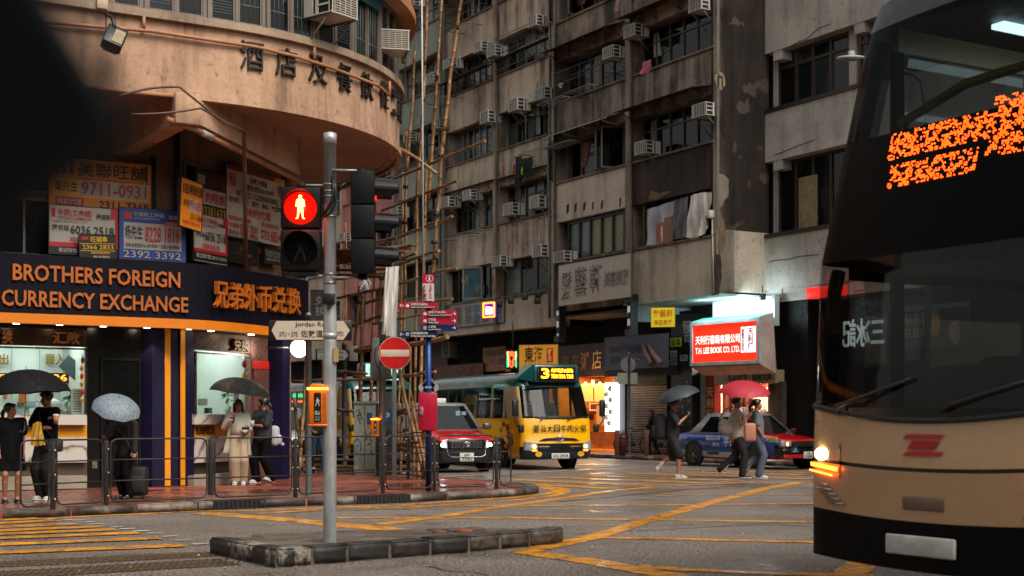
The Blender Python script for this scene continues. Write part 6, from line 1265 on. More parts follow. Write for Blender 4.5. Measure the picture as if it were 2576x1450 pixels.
# utility cabinet
b0_ = gnd(890, 1196, .12); f = Fr((b0_.x, b0_.y), (1, .08)); w1_ = f.px(945, 1100, 0)[0]; zt = f.px(915, 1018, 0)[1]
t = thing('utility_cabinet', 'pale grey graffitied utility cabinet with a dark side on the corner', 'utility cabinet', b0_)
CABM = concrete('cabinet_paint', '8c948c', '4a4e48', '9aa29a', streak=.4, thr=.45, patch='a8aca8'); mb = MB(); mb.rbox(0, w1_, 0, .5, .24, zt, .01, 0, f.M); mb.rbox(-.02, w1_+.02, -.02, .52, zt, zt+.07, .01, 1, f.M); mb.box(.02, w1_-.02, .02, .5, .12, .24, 1, f.M); mb.build('cabinet_body', [CABM, P('6a6e6a', .5)], t)
mb = MB(); x2 = f.px(996, 1100, .05)[0]; mb.rbox(w1_+.01, x2, .04, .6, .12, zt+.04, .01, 0, f.M); mb.build('dark_side', P('2c2c2c', .5, var=.4, vs=4), t)
mb = MB(); mb.box(w1_/2-.006, w1_/2+.006, -.004, .0, .26, zt-.02, 0, f.M); mb.rbox(w1_*.55, w1_*.62, -.03, 0, .9, 1.05, .01, 1, f.M); mb.build('door_seam', [BLK, P('7a7a76', .3, .8)], t)
for (x0_, y0_, x1_, y1_, hh_) in ((923, 1038, 936, 1068, '2a4a6a'), (923, 1069, 936, 1078, 'c07a18')):
    mb = MB(); bx(mb, f, x0_, y0_, x1_, y1_, -.005, 0); mb.build('sticker', P(hh_, .5, vs=30, var=.4), t)
mb = MB(); q = random.Random(2)
def gscr(pts, r=.008): mb.tube([f.p(f.px(x, y, 0)[0], -.006, f.px(x, y, 0)[1]) for x, y in pts], r, 4)
for pts in ([(898, 1033), (904, 1030), (902, 1048), (899, 1056)], [(895, 1046), (910, 1043)], [(904, 1036), (911, 1052), (904, 1053), (906, 1066)], [(929, 1092), (933, 1086), (936, 1094), (930, 1104), (936, 1110)], [(924, 1120), (930, 1113), (934, 1124)], [(932, 1130), (936, 1138), (928, 1144)]): gscr(pts)
mb.build('graffiti', BLK, t); mb = MB()
for pts in ([(893, 1110), (898, 1104), (906, 1108), (908, 1120), (906, 1134)], [(894, 1118), (894, 1136), (900, 1140)], [(897, 1120), (903, 1122)]): gscr(pts, .01)
mb.build('blue_graffiti', P('2a6a9a', .5), t)
mb = MB(); fd = Fr(f.p(0, .03, 0).xy, f.r); cx, cz = fd.px(974, 1048, 0); mb.lathe([(.001, .004), (.15, .004)], 24, 0, fd.M @ Matrix.Translation((cx, 0, cz)) @ Matrix.Rotation(R_(90), 4, 'X')); mb.text(fd, 'P', cx-.06, cz-.09, cx+.06, cz+.09, -.01, 1, .03); mb.build('parking_disc', [P('1a4a80', .4), P('b0b8bc', .5)], t)
# blue wayfinding post
b = gnd(1078, 1233, .12); t = thing('wayfinding_signpost', 'blue wayfinding signpost with crimson and navy direction boards', 'signpost', b); z = lambda py: HC-(py-HY)*b.y/K
mb = MB(); mb.cyl(b, Vector((b.x, b.y, z(755))), .052, n=16); mb.build('post', P('0e3a78', .35, .3, var=.12), t)
CRM = P('a0082e', .35, var=.1); NVY = P('0c1c4a', .35, var=.1); LW2 = P('c8c4c0', .45)
mb = MB(); mb.rbox(b.x-.165, b.x+.155, b.y-.12, b.y-.02, z(1083), z(988), .012); mb.build('crimson_box', CRM, t)
mb = MB(); f = Fr((b.x, b.y-.122), (1, 0)); px_text(mb, f, '冷', 1056, 1022, 1066, 1044, -.001, 0, .01); mb.build('scratched_sticker', P('b8a0a0', .6), t)
mb = MB()
for dx, dz, r in ((-.1, 0, .075), (.1, 0, .075), (0, .1, .08), (0, -.06, .1), (-.05, .05, .06), (.05, .05, .06), (0, .17, .05)): mb.cyl((b.x+dx, b.y+.02, z(975)+dz), (b.x+dx, b.y+.05, z(975)+dz), r, n=18)
mb.box(b.x-.06, b.x+.06, b.y-.06, b.y-.05, z(977), z(972), 0); mb.build('cloud_plate', P('8c8a94', .4), t)
fi = Fr((b.x, b.y-.08), (1, 0))
mb = MB(); a, z1_ = fi.px(1063, 690, 0); a2, zb_ = fi.px(1091, 757, 0); zs_ = fi.px(1063, 713, 0)[1]
mb.box(a, a2, 0, .18, zb_, zs_, 0, fi.M); mb.box(a, a2, 0, .18, zs_, z1_, 1, fi.M); cube = mb.build('information_totem', [P('b0aca8', .45), CRM], t)
mb = MB(); xi, zi = fi.px(1080, 701, -.004); mb.tube([fi.p(xi+.06*math.cos(k*.4), -.004, zi+.06*math.sin(k*.4)) for k in range(16)], .006, 4, closed=True); mb.text(fi, 'i', xi-.014, zi-.035, xi+.014, zi+.04, -.004, 0, .06); mb.build('info_mark', LW2, cube)
for ch, y0_, y1_ in (('佐', 718, 734), ('敦', 737, 753)): mb = MB(); px_text(mb, fi, ch, 1064, y0_, 1073, y1_, -.004, 0, .02); mb.build('red_lettering', CRM, cube)
vs_, fs_ = glyphs('Jordan', .01); xs = [v[0] for v in vs_]; ys = [v[1] for v in vs_]; mb = MB(); xa_, zb2 = fi.px(1078, 752, -.004); xb_, zt2 = fi.px(1088, 717, -.004)
mb.add([fi.p(xb_-(v[1]-min(ys))/(max(ys)-min(ys))*(xb_-xa_), -.004, zb2+(v[0]-min(xs))/(max(xs)-min(xs))*(zt2-zb2)) for v in vs_], fs_); mb.build('red_lettering', CRM, cube)
for i, (x0_, y0_, x1_, y1_, m, cn, en, left) in enumerate(((1003, 761, 1100, 778, CRM, '廣東道(玉器街)', 'Canton Road (Jade Street)', True), (1060, 781, 1149, 798, CRM, '廟街市集(南)', 'Temple Street Market (South)', False), (1060, 799, 1149, 816, CRM, '彌敦道', 'Nathan Road', False), (1060, 817, 1149, 833, NVY, '佐敦站', 'Jordan Station', False), (1003, 833, 1100, 849, NVY, '香港西九龍站/柯士甸站', 'HK West Kowloon Station / Austin Station', True))):
    mb = MB(); a, z1_ = fi.px(x0_, y0_, 0); a2, _ = fi.px(x1_, y0_, 0); _, zb_ = fi.px(x0_, y1_, 0); mb.box(a, a2, -.02, .05, zb_+.003, z1_, 0, fi.M); o = mb.build('direction_board', m, t); fb_ = Fr(fi.p(0, -.022, 0).xy, fi.r)
    mb = MB(); tx0 = x0_+(31 if left else 18); wcn = min(1, len(cn)/9); px_text(mb, fb_, cn, tx0, y0_+2.2, tx0+(x1_-tx0-16)*(wcn if not left else .85), y0_+8.5, -.002, 0, .015); mb.build('lettering', LW2, o)
    mb = MB(); wen = min(1, len(en)/26); px_text(mb, fb_, en, tx0, y0_+10, tx0+(x1_-tx0-(13 if not left else 4))*wen, y0_+14.6, -.002, 0, .02); mb.build('lettering', LW2, o)
    mb = MB(); ax = x0_+8 if left else x1_-8; s_ = -1 if left else 1; yc = (y0_+y1_)/2
    for p0, p1 in (((ax-5*s_, yc), (ax+5*s_, yc)), ((ax+1*s_, yc-4.5), (ax+5*s_, yc)), ((ax+1*s_, yc+4.5), (ax+5*s_, yc))):
        A0 = fb_.px(*p0, -.004); A1 = fb_.px(*p1, -.004); mb.cyl(fb_.p(A0[0], -.004, A0[1]), fb_.p(A1[0], -.004, A1[1]), .007, n=4)
    mb.build('arrow', LW2, o)
    mb = MB(); ix, iz = fb_.px(x0_+(22 if left else 9), yc, -.004)
    if m is NVY:
        mb.tube([fb_.p(ix+.03*math.cos(k*.5), -.004, iz+.03*math.sin(k*.5)) for k in range(12)], .005, 4, closed=True); mb.cyl(fb_.p(ix, -.004, iz-.022), fb_.p(ix, -.004, iz+.022), .005, n=4)
        for s_ in (-1, 1): mb.cyl(fb_.p(ix-.018, -.004, iz+s_*.018), fb_.p(ix, -.004, iz+s_*.002), .005, n=4); mb.cyl(fb_.p(ix+.018, -.004, iz+s_*.018), fb_.p(ix, -.004, iz+s_*.002), .005, n=4)
    else: mb.rbox(ix-.03, ix+.03, -.006, -.002, iz-.025, iz+.015, .006, 0, fb_.M); mb.box(ix-.02, ix+.02, -.006, -.002, iz+.018, iz+.03, 0, fb_.M)
    mb.build('pictogram', LW2, o)
# rear of a round sign across the street
b = gnd(1583, 1146, .12); t = thing('road_sign', 'grey back of a round road sign with plate before the shutter', 'road sign', b); post(b, HC-(890-HY)*b.y/K, .04, PG, t)
f = Fr((b.x, b.y-.03), (1, 0)); z = lambda py: HC-(py-HY)*b.y/K; mb = MB(); mb.lathe([(.001, 0), (.25, 0), (.25, .02), (.001, .02)], 32, 0, f.M @ Matrix.Translation((-.04, .06, z(917))) @ Matrix.Rotation(R_(90), 4, 'X'), False); mb.build('disc', P('5a5a5c', .5), t); mb = MB(); mb.box(-.38, .27, .05, .07, z(966), z(938), 0, f.M); mb.build('plate', P('7a7f74', .5), t)
# far railing with brown posts, bollard bins and bicycles
BRP = P('4a1e18', .5); t = thing('far_railing', 'low railing with dark red square posts before the shutter', 'railing', FB.p(-6, -.8, .12)); 
ps = [gnd(1552, 1147, .12), gnd(1626, 1147.5, .12), gnd(1700, 1149, .12)]
for p in ps: mb = MB(); mb.rbox(p.x-.07, p.x+.07, p.y-.07, p.y+.07, .12, .97, .01); mb.build('post', BRP, t)
for a, b_ in zip(ps[:-1], ps[1:]):
    for k in range(5): mb = MB(); z_ = .3+k*.13; mb.cyl(Vector((a.x, a.y, z_)), Vector((b_.x, b_.y, z_)), .014, n=5); mb.build('rail', P('2a2220', .5, .4), t)
def bicycle(label, loc, rz, frame):
    t = thing('bicycle', label, 'bicycle', loc, rz, 'bicycles parked by the shutter'); r = .33
    for x in (-.52, .52):
        mb = MB(); mb.tube([(x+r*math.cos(k*math.pi/14), 0, r+r*math.sin(k*math.pi/14)) for k in range(28)], .022, 6, closed=True); w = mb.build('wheel', RUBBER, t, False)
        mb = MB(); 
        for k in range(10): mb.cyl((x, 0, r), (x+r*math.cos(k*.628), 0, r+r*math.sin(k*.628)), .003, n=3)
        mb.cyl((x, -.04, r), (x, .04, r), .02, n=8); mb.build('spokes', STEEL, w, False)
    mb = MB()
    for a, b_ in (((-.52, 0, r), (-.2, 0, .8)), ((-.52, 0, r), (-.08, 0, r-.02)), ((-.08, 0, r-.02), (-.2, 0, .85)), ((-.08, 0, r-.02), (.38, 0, .8)), ((-.19, 0, .78), (.36, 0, .85)), ((.52, 0, r), (.35, 0, .95))): mb.cyl(a, b_, .018, n=7)
    mb.build('frame', frame, t, False)
    mb = MB(); mb.tube([(.38, -.28, 1.0), (.36, -.1, .98), (.35, 0, .95), (.36, .1, .98), (.38, .28, 1.0)], .013, 6); mb.build('handlebar', BLK, t, False)
    mb = MB(); mb.rbox(-.33, -.1, -.07, .07, .85, .91, .03); mb.build('saddle', BLK, t, False)
    mb = MB(); mb.cyl((-.08, -.06, r-.02), (-.08, .06, r-.02), .07, n=12); mb.cyl((-.08, .06, r-.02), (.05, .1, r-.1), .012, n=5); mb.build('crankset', P('2a2a2a', .4, .6), t, False)
p = gnd(1598, 1143, .12); bicycle('dark bicycle leaning behind the red posts, left of the pair', p, R_(-55+20), P('101214', .4)); p = gnd(1668, 1144, .12); bicycle('dark bicycle at the right behind the man with the grey umbrella', p, R_(-48+20), P('14161c', .4))
for px, lab in ((1566, 'small brown litter pot left of the shutter'),): 
    p = gnd(px, 1146, .12); mb = MB(); mb.lathe([(.001, 0), (.12, 0), (.13, .62), (.1, .7), (.001, .72)], 14, 0, Matrix.Translation(p)); lay(mb.build('litter_pot', P('5a2018', .5)), lab, 'bollard')
# street lamp behind the bus
pl = Vector((11.9, 36.5, .12)); t = thing('street_lamp', 'street lamp with a flat white head on a long curved arm, top right', 'street lamp', pl); hd = at(2142, 146, 38.0); top = at(2320, 205, 37.2)
mb = MB(); mb.tube([Vector((top.x+.15, top.y, .12)), Vector((top.x+.15, top.y, top.z-1.2)), top, at(2295, 185, 37.4), at(2230, 165, 37.7), at(2165, 150, 38)], [.1, .08, .06, .05, .045, .04], 10); mb.build('post', P('4a5050', .5, .4), t)
mb = MB(); mb.ball(hd, .42, .2, .07, 18); mb.lathe([(.1, 0), (.09, .12), (.001, .13)], 12, 0, Matrix.Translation(hd+ZX*.06)); mb.build('lamp_head', P('9aa4a4', .4), t); mb = MB(); mb.ball(hd+Vector((-.05, 0, -.05)), .26, .13, .03, 14); mb.build('lamp_glass', P('6a6458', .3), t)
# dark wing mirror of a coach standing beside the camera (out of focus)
mc = at(70, 170, .36); t = thing('wing_mirror', 'dark out of focus wing mirror filling the top left corner', 'mirror', mc)
mb = MB(); pts = [at(x, y, .36) for x, y in ((-420, -200), (40, -170), (135, -20), (215, 110), (290, 235), (318, 300), (290, 345), (180, 440), (40, 545), (-120, 640), (-420, 660))]
mb.prism([(p.x, p.z) for p in pts], -.372, -.35, 0, Matrix(((1, 0, 0, 0), (0, 0, -1, 0), (0, 1, 0, 0), (0, 0, 0, 1)))); mb.build('housing', P('03060a', .6, var=.3, spec=.12), t)
mb = MB(); mb.tube([mc+Vector((-.06, .01, .05)), mc+Vector((-.2, .05, .2)), mc+Vector((-.6, .0, .25)), mc+Vector((-.75, -.1, .0))], .012, 8); mb.build('arm', P('0c1014', .4), t)
mb = MB(); mb.rbox(mc.x-.95, mc.x-.7, mc.y-1.6, mc.y-.05, .35, 2.9, .08); mb.build('coach_pillar', P('11161c', .3), t)
# ------------------------------------------------------------------ bamboo scaffold round the corner building
def bamboo():
    m, nt, b = newm('bamboo'); vec = coords(nt); f = noise(nt, vec, 1.1, 4); fz = noise(nt, coords(nt, (8, 8, 1)), 2, 4)
    c = ramp(nt, f, (.25, C('3c2818')), (.45, C('7c5630')), (.6, C('94744a')), (.78, C('6a6448'))); c = mixc(nt, 1, c, ramp(nt, fz, (.3, g(.6)), (.7, g(1.1))), 'MULTIPLY')
    nt.links.new(c, b.inputs['Base Color']); b.inputs['Roughness'].default_value = .45; return m
BAM = bamboo(); TIE = P('0c0b0a', .6)
sc = thing('bamboo_scaffold', 'bamboo pole scaffold with plank platform round the corner building', 'scaffold', (-2.2, 30, .12))
br_ = random.Random(12)
def bam(p0, p1, r=.042, bend=.05, ties=True, par=None):
    p0 = Vector(p0); p1 = Vector(p1); L = (p1-p0).length; n = max(4, int(L/.16)); mb = MB(); d = (p1-p0)/L; o = d.orthogonal().normalized(); o = Matrix.Rotation(br_.uniform(0, 6.28), 3, d) @ o
    pts, rs = [], []; step = .36
    for i in range(n+1):
        t = i/n; pts.append(p0.lerp(p1, t)+o*bend*math.sin(math.pi*t)+o*.008*math.sin(t*L*5)); rs.append(r*(1.05-.25*t))
    # node rings
    P_, R2 = [], []; acc = 0; nxt = br_.uniform(.1, step)
    for i in range(n):
        a, b = pts[i], pts[i+1]; l = (b-a).length; P_.append(a); R2.append(rs[i])
        while nxt < acc+l and nxt > acc:
            q = a.lerp(b, (nxt-acc)/l); dd = (b-a)/l; rr_ = rs[i]; P_ += [q-dd*.012, q, q+dd*.012]; R2 += [rr_, rr_*1.2, rr_*.97]; nxt += step*br_.uniform(.8, 1.2)
        acc += l
    P_.append(pts[-1]); R2.append(rs[-1]); mb.tube(P_, R2, 8)
    return mb.build('bamboo_pole', BAM, par or sc)
def bp(x0, y0, Y0, x1, y1, Y1, r=.042, bend=.05): return bam(at(x0, y0, Y0), at(x1, y1, Y1), r*.8, bend)
# uprights (bottom to top)
for q in ((1066, 1207, 28.6, 1114, 362, 28.6, .06, .06), (1114, 372, 28.6, 1164, -20, 28.6, .05, .03), (1052, 1205, 29.3, 1072, 430, 30, .05, .05), (1078, 500, 29.6, 1112, -20, 29.6, .045, .06), (1040, 1200, 30.5, 1050, 470, 30.5, .042, .04), (1044, 560, 30.3, 1076, -20, 30.3, .045, .05),
          (1006, 1195, 31, 1022, 330, 31, .04, .04), (1022, 430, 30.8, 1043, 128, 30.8, .045, .03), (1000, 1130, 31.5, 1013, 430, 31.5, .035, .03), (1016, 160, 30, 1017, -20, 30, .05, .02), (1080, 1212, 28.4, 1037, 1010, 28.9, .06, .02), (1068, 1190, 29, 992, 870, 29.6, .055, .03),
          (950, 1190, 31, 960, 690, 31, .04, .04), (930, 1190, 32.5, 948, 560, 32.5, .05, .05), (893, 1195, 31.5, 912, 740, 31.5, .06, .05), (862, 1185, 34, 870, 560, 34, .04, .03), (905, 720, 32, 892, 870, 32, .05, .02), 
          (800, 1100, 34, 812, 900, 34, .045, .03), (752, 1185, 29.5, 774, 800, 30.5, .05, .05), (741, 1120, 31, 760, 1180, 31, .04, .02), (740, 1000, 31, 762, 1180, 31, .045, .02), (975, 690, 30.5, 965, 840, 30.7, .04, .02), (770, 720, 33, 772, 850, 33, .04, .02), (1030, 1196, 29.5, 1034, 860, 29.8, .035, .02)):
    bp(*q)
# rails along the side street
for q in ((985, 452, 31.5, 1220, 355, 26.6, .045), (995, 440, 31.5, 1025, 428, 30.8, .04), (960, 530, 33, 1150, 455, 27.5, .045), (905, 640, 34, 1138, 545, 27.8, .045), (930, 612, 33, 996, 598, 31, .045), (990, 672, 31.4, 1105, 630, 28, .05), (985, 655, 31.6, 1046, 635, 29.8, .045), (1000, 640, 31.2, 1027, 637, 30.5, .045),
          (845, 750, 33.5, 1062, 698, 29, .045), (890, 772, 32.5, 990, 742, 30.5, .05), (1085, 690, 28.4, 1150, 676, 27.2, .045), (1085, 765, 28.4, 1138, 752, 27.2, .045), (885, 822, 32.5, 1003, 782, 30, .045), (930, 800, 31.8, 1000, 792, 30.4, .035), (1030, 868, 29.5, 1127, 848, 27.6, .07), (895, 882, 32, 945, 878, 31, .07),
          (735, 960, 31.5, 1010, 946, 30.6, .05), (890, 948, 31.5, 985, 950, 30.6, .045), (985, 950, 30.6, 1060, 944, 28.9, .05), (1050, 942, 29, 1095, 935, 28, .045), (850, 935, 32, 922, 940, 30.6, .05), (850, 1030, 31.5, 893, 1033, 31, .05), (996, 1036, 30, 1055, 1030, 29, .05), (996, 1045, 30, 1030, 1043, 29.4, .045),
          (740, 1160, 31, 900, 1158, 31.5, .05), (735, 1172, 31, 890, 1175, 31.5, .06), (740, 1184, 31, 895, 1183, 31.5, .05), (996, 1120, 29.5, 1068, 1112, 28.8, .05), (996, 1128, 29.5, 1040, 1126, 29.2, .045), (1006, 375, 29, 1100, 437, 28.4, .05), (940, 815, 31, 1065, 790, 29, .035)):
    bp(*q, .03)
# the plank platform of many short canes at first floor level
for k in range(13):
    t = k/12; Y = 30.2+3.5*t; x = 985-t*225
    bp(x-190+rr.uniform(-15, 15), 640+t*55+rr.uniform(-6, 6), Y+1.5, x+55+rr.uniform(-18, 18), 618+t*62+rr.uniform(-6, 6), Y-.8, .05)
for k in range(5): bp(800+rr.uniform(-30, 20), 650+k*14, 33, 1000+rr.uniform(-30, 40), 652+k*11, 30.6, .05)
mb = MB()
for x, y, Y in ((1072, 410, 29.0), (1108, 392, 28.5), (1064, 545, 29.2), (1098, 540, 28.5), (1092, 610, 28.4), (1058, 655, 29.4), (1090, 690, 28.4), (1020, 470, 30.6), (1018, 560, 30.6), (930, 660, 31), (960, 700, 30.6), (905, 760, 31.5), (1000, 945, 30.5), (955, 948, 31), (1062, 700, 28.8), (985, 785, 30.1)): mb.lathe([(.05, -.04), (.062, -.03), (.062, .03), (.05, .04)], 10, 0, Matrix.Translation(at(x, y, Y)))
mb.build('lashing', TIE, sc)
mb = MB(); mb.tube([at(1061, -20, 28.2), at(1063, 300, 28.2), at(1065, 690, 28.2)], .018, 6); lay(mb.build('white_rope', P('b4b4b2', .7, bump=.6, bs=60)), 'long white rope hanging straight down before the bamboo poles', 'rope')
mb = MB(); c = at(924, 715, 29.5)
for k in range(7): a = k*.45; mb.tube([c+Vector((.0, 0, .12)), c+Vector((math.cos(a)*.12-.05, math.sin(a)*.06, .02)), c+Vector((math.cos(a)*.1-.07, .02, -.12)), c+Vector((-.03, 0, .1))], .014, 5)
mb.tube([c+ZX*.1, c+ZX*.35], .014, 5); lay(mb.build('rope_coil', P('b0b0ae', .7)), 'small coil of white rope tied to the scaffold', 'rope')
ff = Fr(at(985, 760, 29.6).xy, (.96, .28)); mb = MB(); cloth(mb, ff, [(-.12, HC-(673-HY)*29.6/K), (.16, HC-(668-HY)*29.6/K)], [(-.22, HC-(842-HY)*29.6/K), (.08, HC-(848-HY)*29.6/K)], 0, 16, .1, 21, 0, 22); lay(mb.build('plastic_sheet', P('dedcd8', .3, spec=.6, var=.08)), 'long white plastic sheet hanging from the bamboo above the no entry sign', 'plastic sheet')
# small lit shop signs far down the street
fz_ = Fr(at(750, 990, 46).xy, (.95, -.3))
board('street_shop_sign', 'dark red shop sign with orange neon border left of the button box', fz_, 735, 963, 764, 1010, 0, '4a1408', [('滿堂', .1, .2, .9, .7, 'c07a10')], cat='sign', group=None, emit=.4)
t = bpy.data.objects['street_shop_sign']; mb = MB(); a, zt, = fz_.px(735, 963, -.05); b_, zb = fz_.px(766, 1010, -.05); mb.cyl(fz_.p(a, -.05, zt), fz_.p(b_, -.05, zt), .035, n=6); mb.cyl(fz_.p(a, -.05, zb), fz_.p(b_, -.05, zb), .035, n=6); mb.build('neon_tube', glow('ff4a10', 6), t); mb = MB(); a, z_ = fz_.px(736, 990, -.06); b_, z2 = fz_.px(762, 1000, -.06); mb.text(fz_, '888', a, z2, b_, z_, -.06, 0, .04); mb.build('green_lettering', glow('20e07a', 3), t)
board('street_shop_sign', 'bright red shop banner with white characters behind the bamboo', fz_, 767, 955, 845, 1005, .3, 'a81014', [('美麗', .04, .2, .45, .8, 'c8b8b0')], cat='sign', group=None, emit=.25)
mb = MB(); gz = gnd(700, 1190, .12)
t = thing('bar_fence', 'low grey bar fence behind the bamboo left of the jeans walker', 'fence', (-5.0, 31.5, .12))
for k in range(9): p = Vector((-5.1+k*.1, 31.5+k*.02, .12)); mb.cyl(p, p+ZX*1.0, .014, n=5)
mb.cyl((-5.1, 31.5, 1.12), (-4.2, 31.7, 1.12), .02, n=6); mb.cyl((-5.1, 31.5, .25), (-4.2, 31.7, .25), .02, n=6); mb.build('bars', GREY, t)
# ------------------------------------------------------------------ vehicles (built facing local -Y, x to the right as seen from the front)
GLC = clear((.55, .6, .62)); DGL = P('0b0f12', .05, var=.3, vs=1.2, spec=.8); CHR = P('b8bcc0', .15, .9, .1); LAMPG = P('a8acb0', .12, .4, var=.5, vs=14)
def wheel(t, x, y, r, w, rimm, spokes=5):
    T = Matrix.Translation((x, y, r)) @ Matrix.Rotation(R_(90), 4, 'Y')
    mb = MB(); mb.lathe([(r*.62, -w/2), (r*.9, -w/2), (r, -w/2+.03), (r, w/2-.03), (r*.9, w/2), (r*.62, w/2)], 28, 0, T); o = mb.build('wheel', RUBBER, t, False)
    s = 1 if x > 0 else -1; mb = MB(); mb.lathe([(.001, s*(w/2-.05)), (r*.5, s*(w/2-.06)), (r*.63, s*(w/2-.005))], 24, 1, T)
    for k in range(spokes): mb.box(.05, r*.6, -.035, .035, min(s*(w/2-.06), s*(w/2-.015)), max(s*(w/2-.06), s*(w/2-.015)), 0, T @ Matrix.Rotation(k*2*math.pi/spokes, 4, 'Z'))
    mb.lathe([(r*.58, s*(w/2-.01)), (r*.64, s*(w/2+.004)), (r*.64, s*(w/2-.02))], 24, 0, T); mb.ball(T @ Vector((0, 0, s*(w/2-.03))), .05, n=8); mb.build('rim', [rimm, P('141414', .5)], o, False)
def emblem(mb, f, cx, cz, w, y, mi=0):
    for rx, rz, dz in ((w, w*.68, 0), (w*.36, w*.62, -.02*w), (w*.7, w*.26, w*.3)): mb.tube([f.p(cx+rx*math.cos(k*.45), y, cz+dz+rz*math.sin(k*.45)) for k in range(14)], w*.085, 4, mi, closed=True)
FL = Fr((0, 0), (1, 0))
def ringp(w, y0, y1, z, bow=.08, rc=.2, rr_=.14, ns=9):
    h = [(0, y0), (.35*w, y0+bow*.12), (.68*w, y0+bow*.5)]; x0 = w-rc; yb = y0+bow
    for k in range(5): a = math.pi/2*k/4; h.append((x0+rc*math.sin(a), yb+rc*(1-math.cos(a))))
    for k in range(1, ns): h.append((w, yb+rc+(y1-rr_-yb-rc)*k/ns))
    for k in range(4): a = math.pi/2*k/3; h.append((w-rr_+rr_*math.cos(a), y1-rr_+rr_*math.sin(a)))
    h.append((.4*w, y1)); h.append((0, y1))
    return [(x, y, z) for x, y in h]+[(-x, y, z) for x, y in reversed(h[1:-1])]
def minibus(label, loc, rz, front_sign, side_ad, plate, detail=True):
    t = thing('minibus', label, 'minibus', loc, rz, 'public minibuses in the queue'); L = 6.9; W = 1.04
    YB = P('e0a608', .22, var=.08, coat=.5); GB = P('0e4a48', .2, var=.12, coat=.6); CR = P('b8a070', .3); NV = P('14242c', .3)
    lv = [(.28, .08, .98), (.34, .0, 1.03), (.62, -.02, 1.05), (.66, .0, 1.045), (1.0, .02, 1.045), (1.28, .06, 1.04), (1.36, .08, 1.04), (2.2, .40, .985), (2.26, .43, .98), (2.4, .52, .955), (2.52, .68, .87), (2.58, .95, .62)]
    rings = [ringp(w, dy, L-.04*max(0, z-1.3), z) for z, dy, w in lv]; n = len(rings[0]); hn = n//2
    def seg(j): return j if j < hn else n-1-j
    def mis(i, j):
        s = seg(j)
        if i < 2: return 1 if s < 7 else 0
        if i < 6: return 0
        if i == 6:
            if s in (5, 6, 7): return 2
            return None
        return 3
    mb = MB(); mb.loft(rings, 0, mis=mis, capa=True, capb=False); mb.add(rings[-1], [tuple(range(n))], 3); mb.build('body', [YB, NV, CR, GB], t, False)
    a, b = rings[6], rings[7]; mb = MB()
    def panel(js, mi, mbx, inset=.0):
        for j in js: k = (j+1) % n; mbx.quad(a[j], a[k], b[k], b[j], mi)
    frs = [j for j in range(n) if seg(j) <= 4]; panel(frs, 0, mb); mb.build('windscreen', clear((.42, .46, .48), .3), t, False)
    mb = MB(); panel([j for j in range(n) if 8 <= seg(j)], 0, mb); mb.build('side_window', GLC, t, False)
    for sx in (1, -1):
        for y in (1.25, 2.05, 3.0, 4.1, 5.2, 6.3): mb = MB(); mb.add([(sx*(1.043), y, 1.36), (sx*1.043, y+.09, 1.36), (sx*.99, y+.09, 2.2), (sx*.99, y, 2.2), (sx*1.0, y, 1.36), (sx*1.0, y+.09, 1.36), (sx*.95, y+.09, 2.2), (sx*.95, y, 2.2)], [(0, 1, 2, 3), (7, 6, 5, 4), (0, 3, 7, 4), (1, 5, 6, 2)], 1 if y < 2.2 else 0); mb.build('window_pillar', [P('15181a', .4), CR], t, False)
    mb = MB(); mb.tube([(-.8, .36, 2.17), (-.3, .34, 2.19), (.3, .34, 2.19), (.8, .36, 2.17)], .03, 6); mb.tube([(-.9, .19, 1.38), (-.4, .07, 1.37), (.4, .07, 1.37), (.9, .19, 1.38)], .03, 6); mb.build('windscreen_seal', BLK, t, False)
    # saloon: floor, dash, seats, lamps
    mb = MB(); mb.box(-.98, .98, .35, L-.1, .9, .95, 0); mb.box(-.95, .95, .3, .6, .95, 1.36, 0); mb.box(-.2, .3, .35, .58, 1.36, 1.42, 3)
    for k in range(6):
        for x0, x1 in ((-.9, -.15), (.3, .9)): y = 1.5+k*.85; mb.rbox(x0, x1, y, y+.45, .95, 1.35, .05, 1); mb.rbox(x0, x1, y+.38, y+.5, 1.3, 1.78, .05, 1)
    mb.rbox(-.75, -.2, .95, 1.1, 1.0, 1.75, .05, 1); mb.box(-.25, .25, L-.2, L-.15, 1.4, 2.1, 1)
    for s_ in (-.7, .7): mb.box(s_-.06, s_+.06, 2.2, 5.6, 2.34, 2.36, 2)
    mb.build('saloon', [P('17191b', .6), P('262c33', .6), glow('e8fff4', 2.5), P('b0a050', .6)], t, False)
    if detail:
        mb = MB(); w = 1.04; tp_ = [(-.9, .25, 2.33), (-.9, .25, 2.5), (-.66, .1, 2.76), (.66, .1, 2.76), (.9, .25, 2.5), (.9, .25, 2.33)]
        mb.rbox(-.66, .66, .2, .9, 2.3, 2.78, .07); mb.add([(-.66, .25, 2.76), (-.66, .25, 2.32), (-1.0, .6, 2.4), (-.66, .9, 2.74)], [(0, 1, 2), (0, 2, 3)]); mb.add([(.66, .25, 2.76), (.66, .25, 2.32), (.9, .6, 2.4), (.66, .9, 2.74)], [(2, 1, 0), (3, 2, 0)]); o = mb.build('roof_sign', P('0e504c', .25, coat=.4), t, False)
        mb = MB(); mb.rbox(-.57, .57, .175, .21, 2.34, 2.73, .04); mb.box(-.52, .52, .168, .18, 2.37, 2.70, 1); mb.build('sign_screen', [BLK, P('120602', .2)], o, False)
        LED = glow('ff9a18', 5)
        for s_, x0, z0, x1, z1 in front_sign: mb = MB(); mb.text(FL, s_, x0, z0, x1, z1, .163, 0, .02); mb.build('led_lettering', LED if detail is True else glow('e8fff8', 3), o, False)
    else:
        mb = MB(); mb.rbox(-.62, .62, .3, .9, 2.42, 2.95, .06, 0); mb.box(-.56, .56, .29, .31, 2.46, 2.9, 1); o = mb.build('roof_sign', [P('0e504c', .25), glow('9adccc', .8)], t, False)
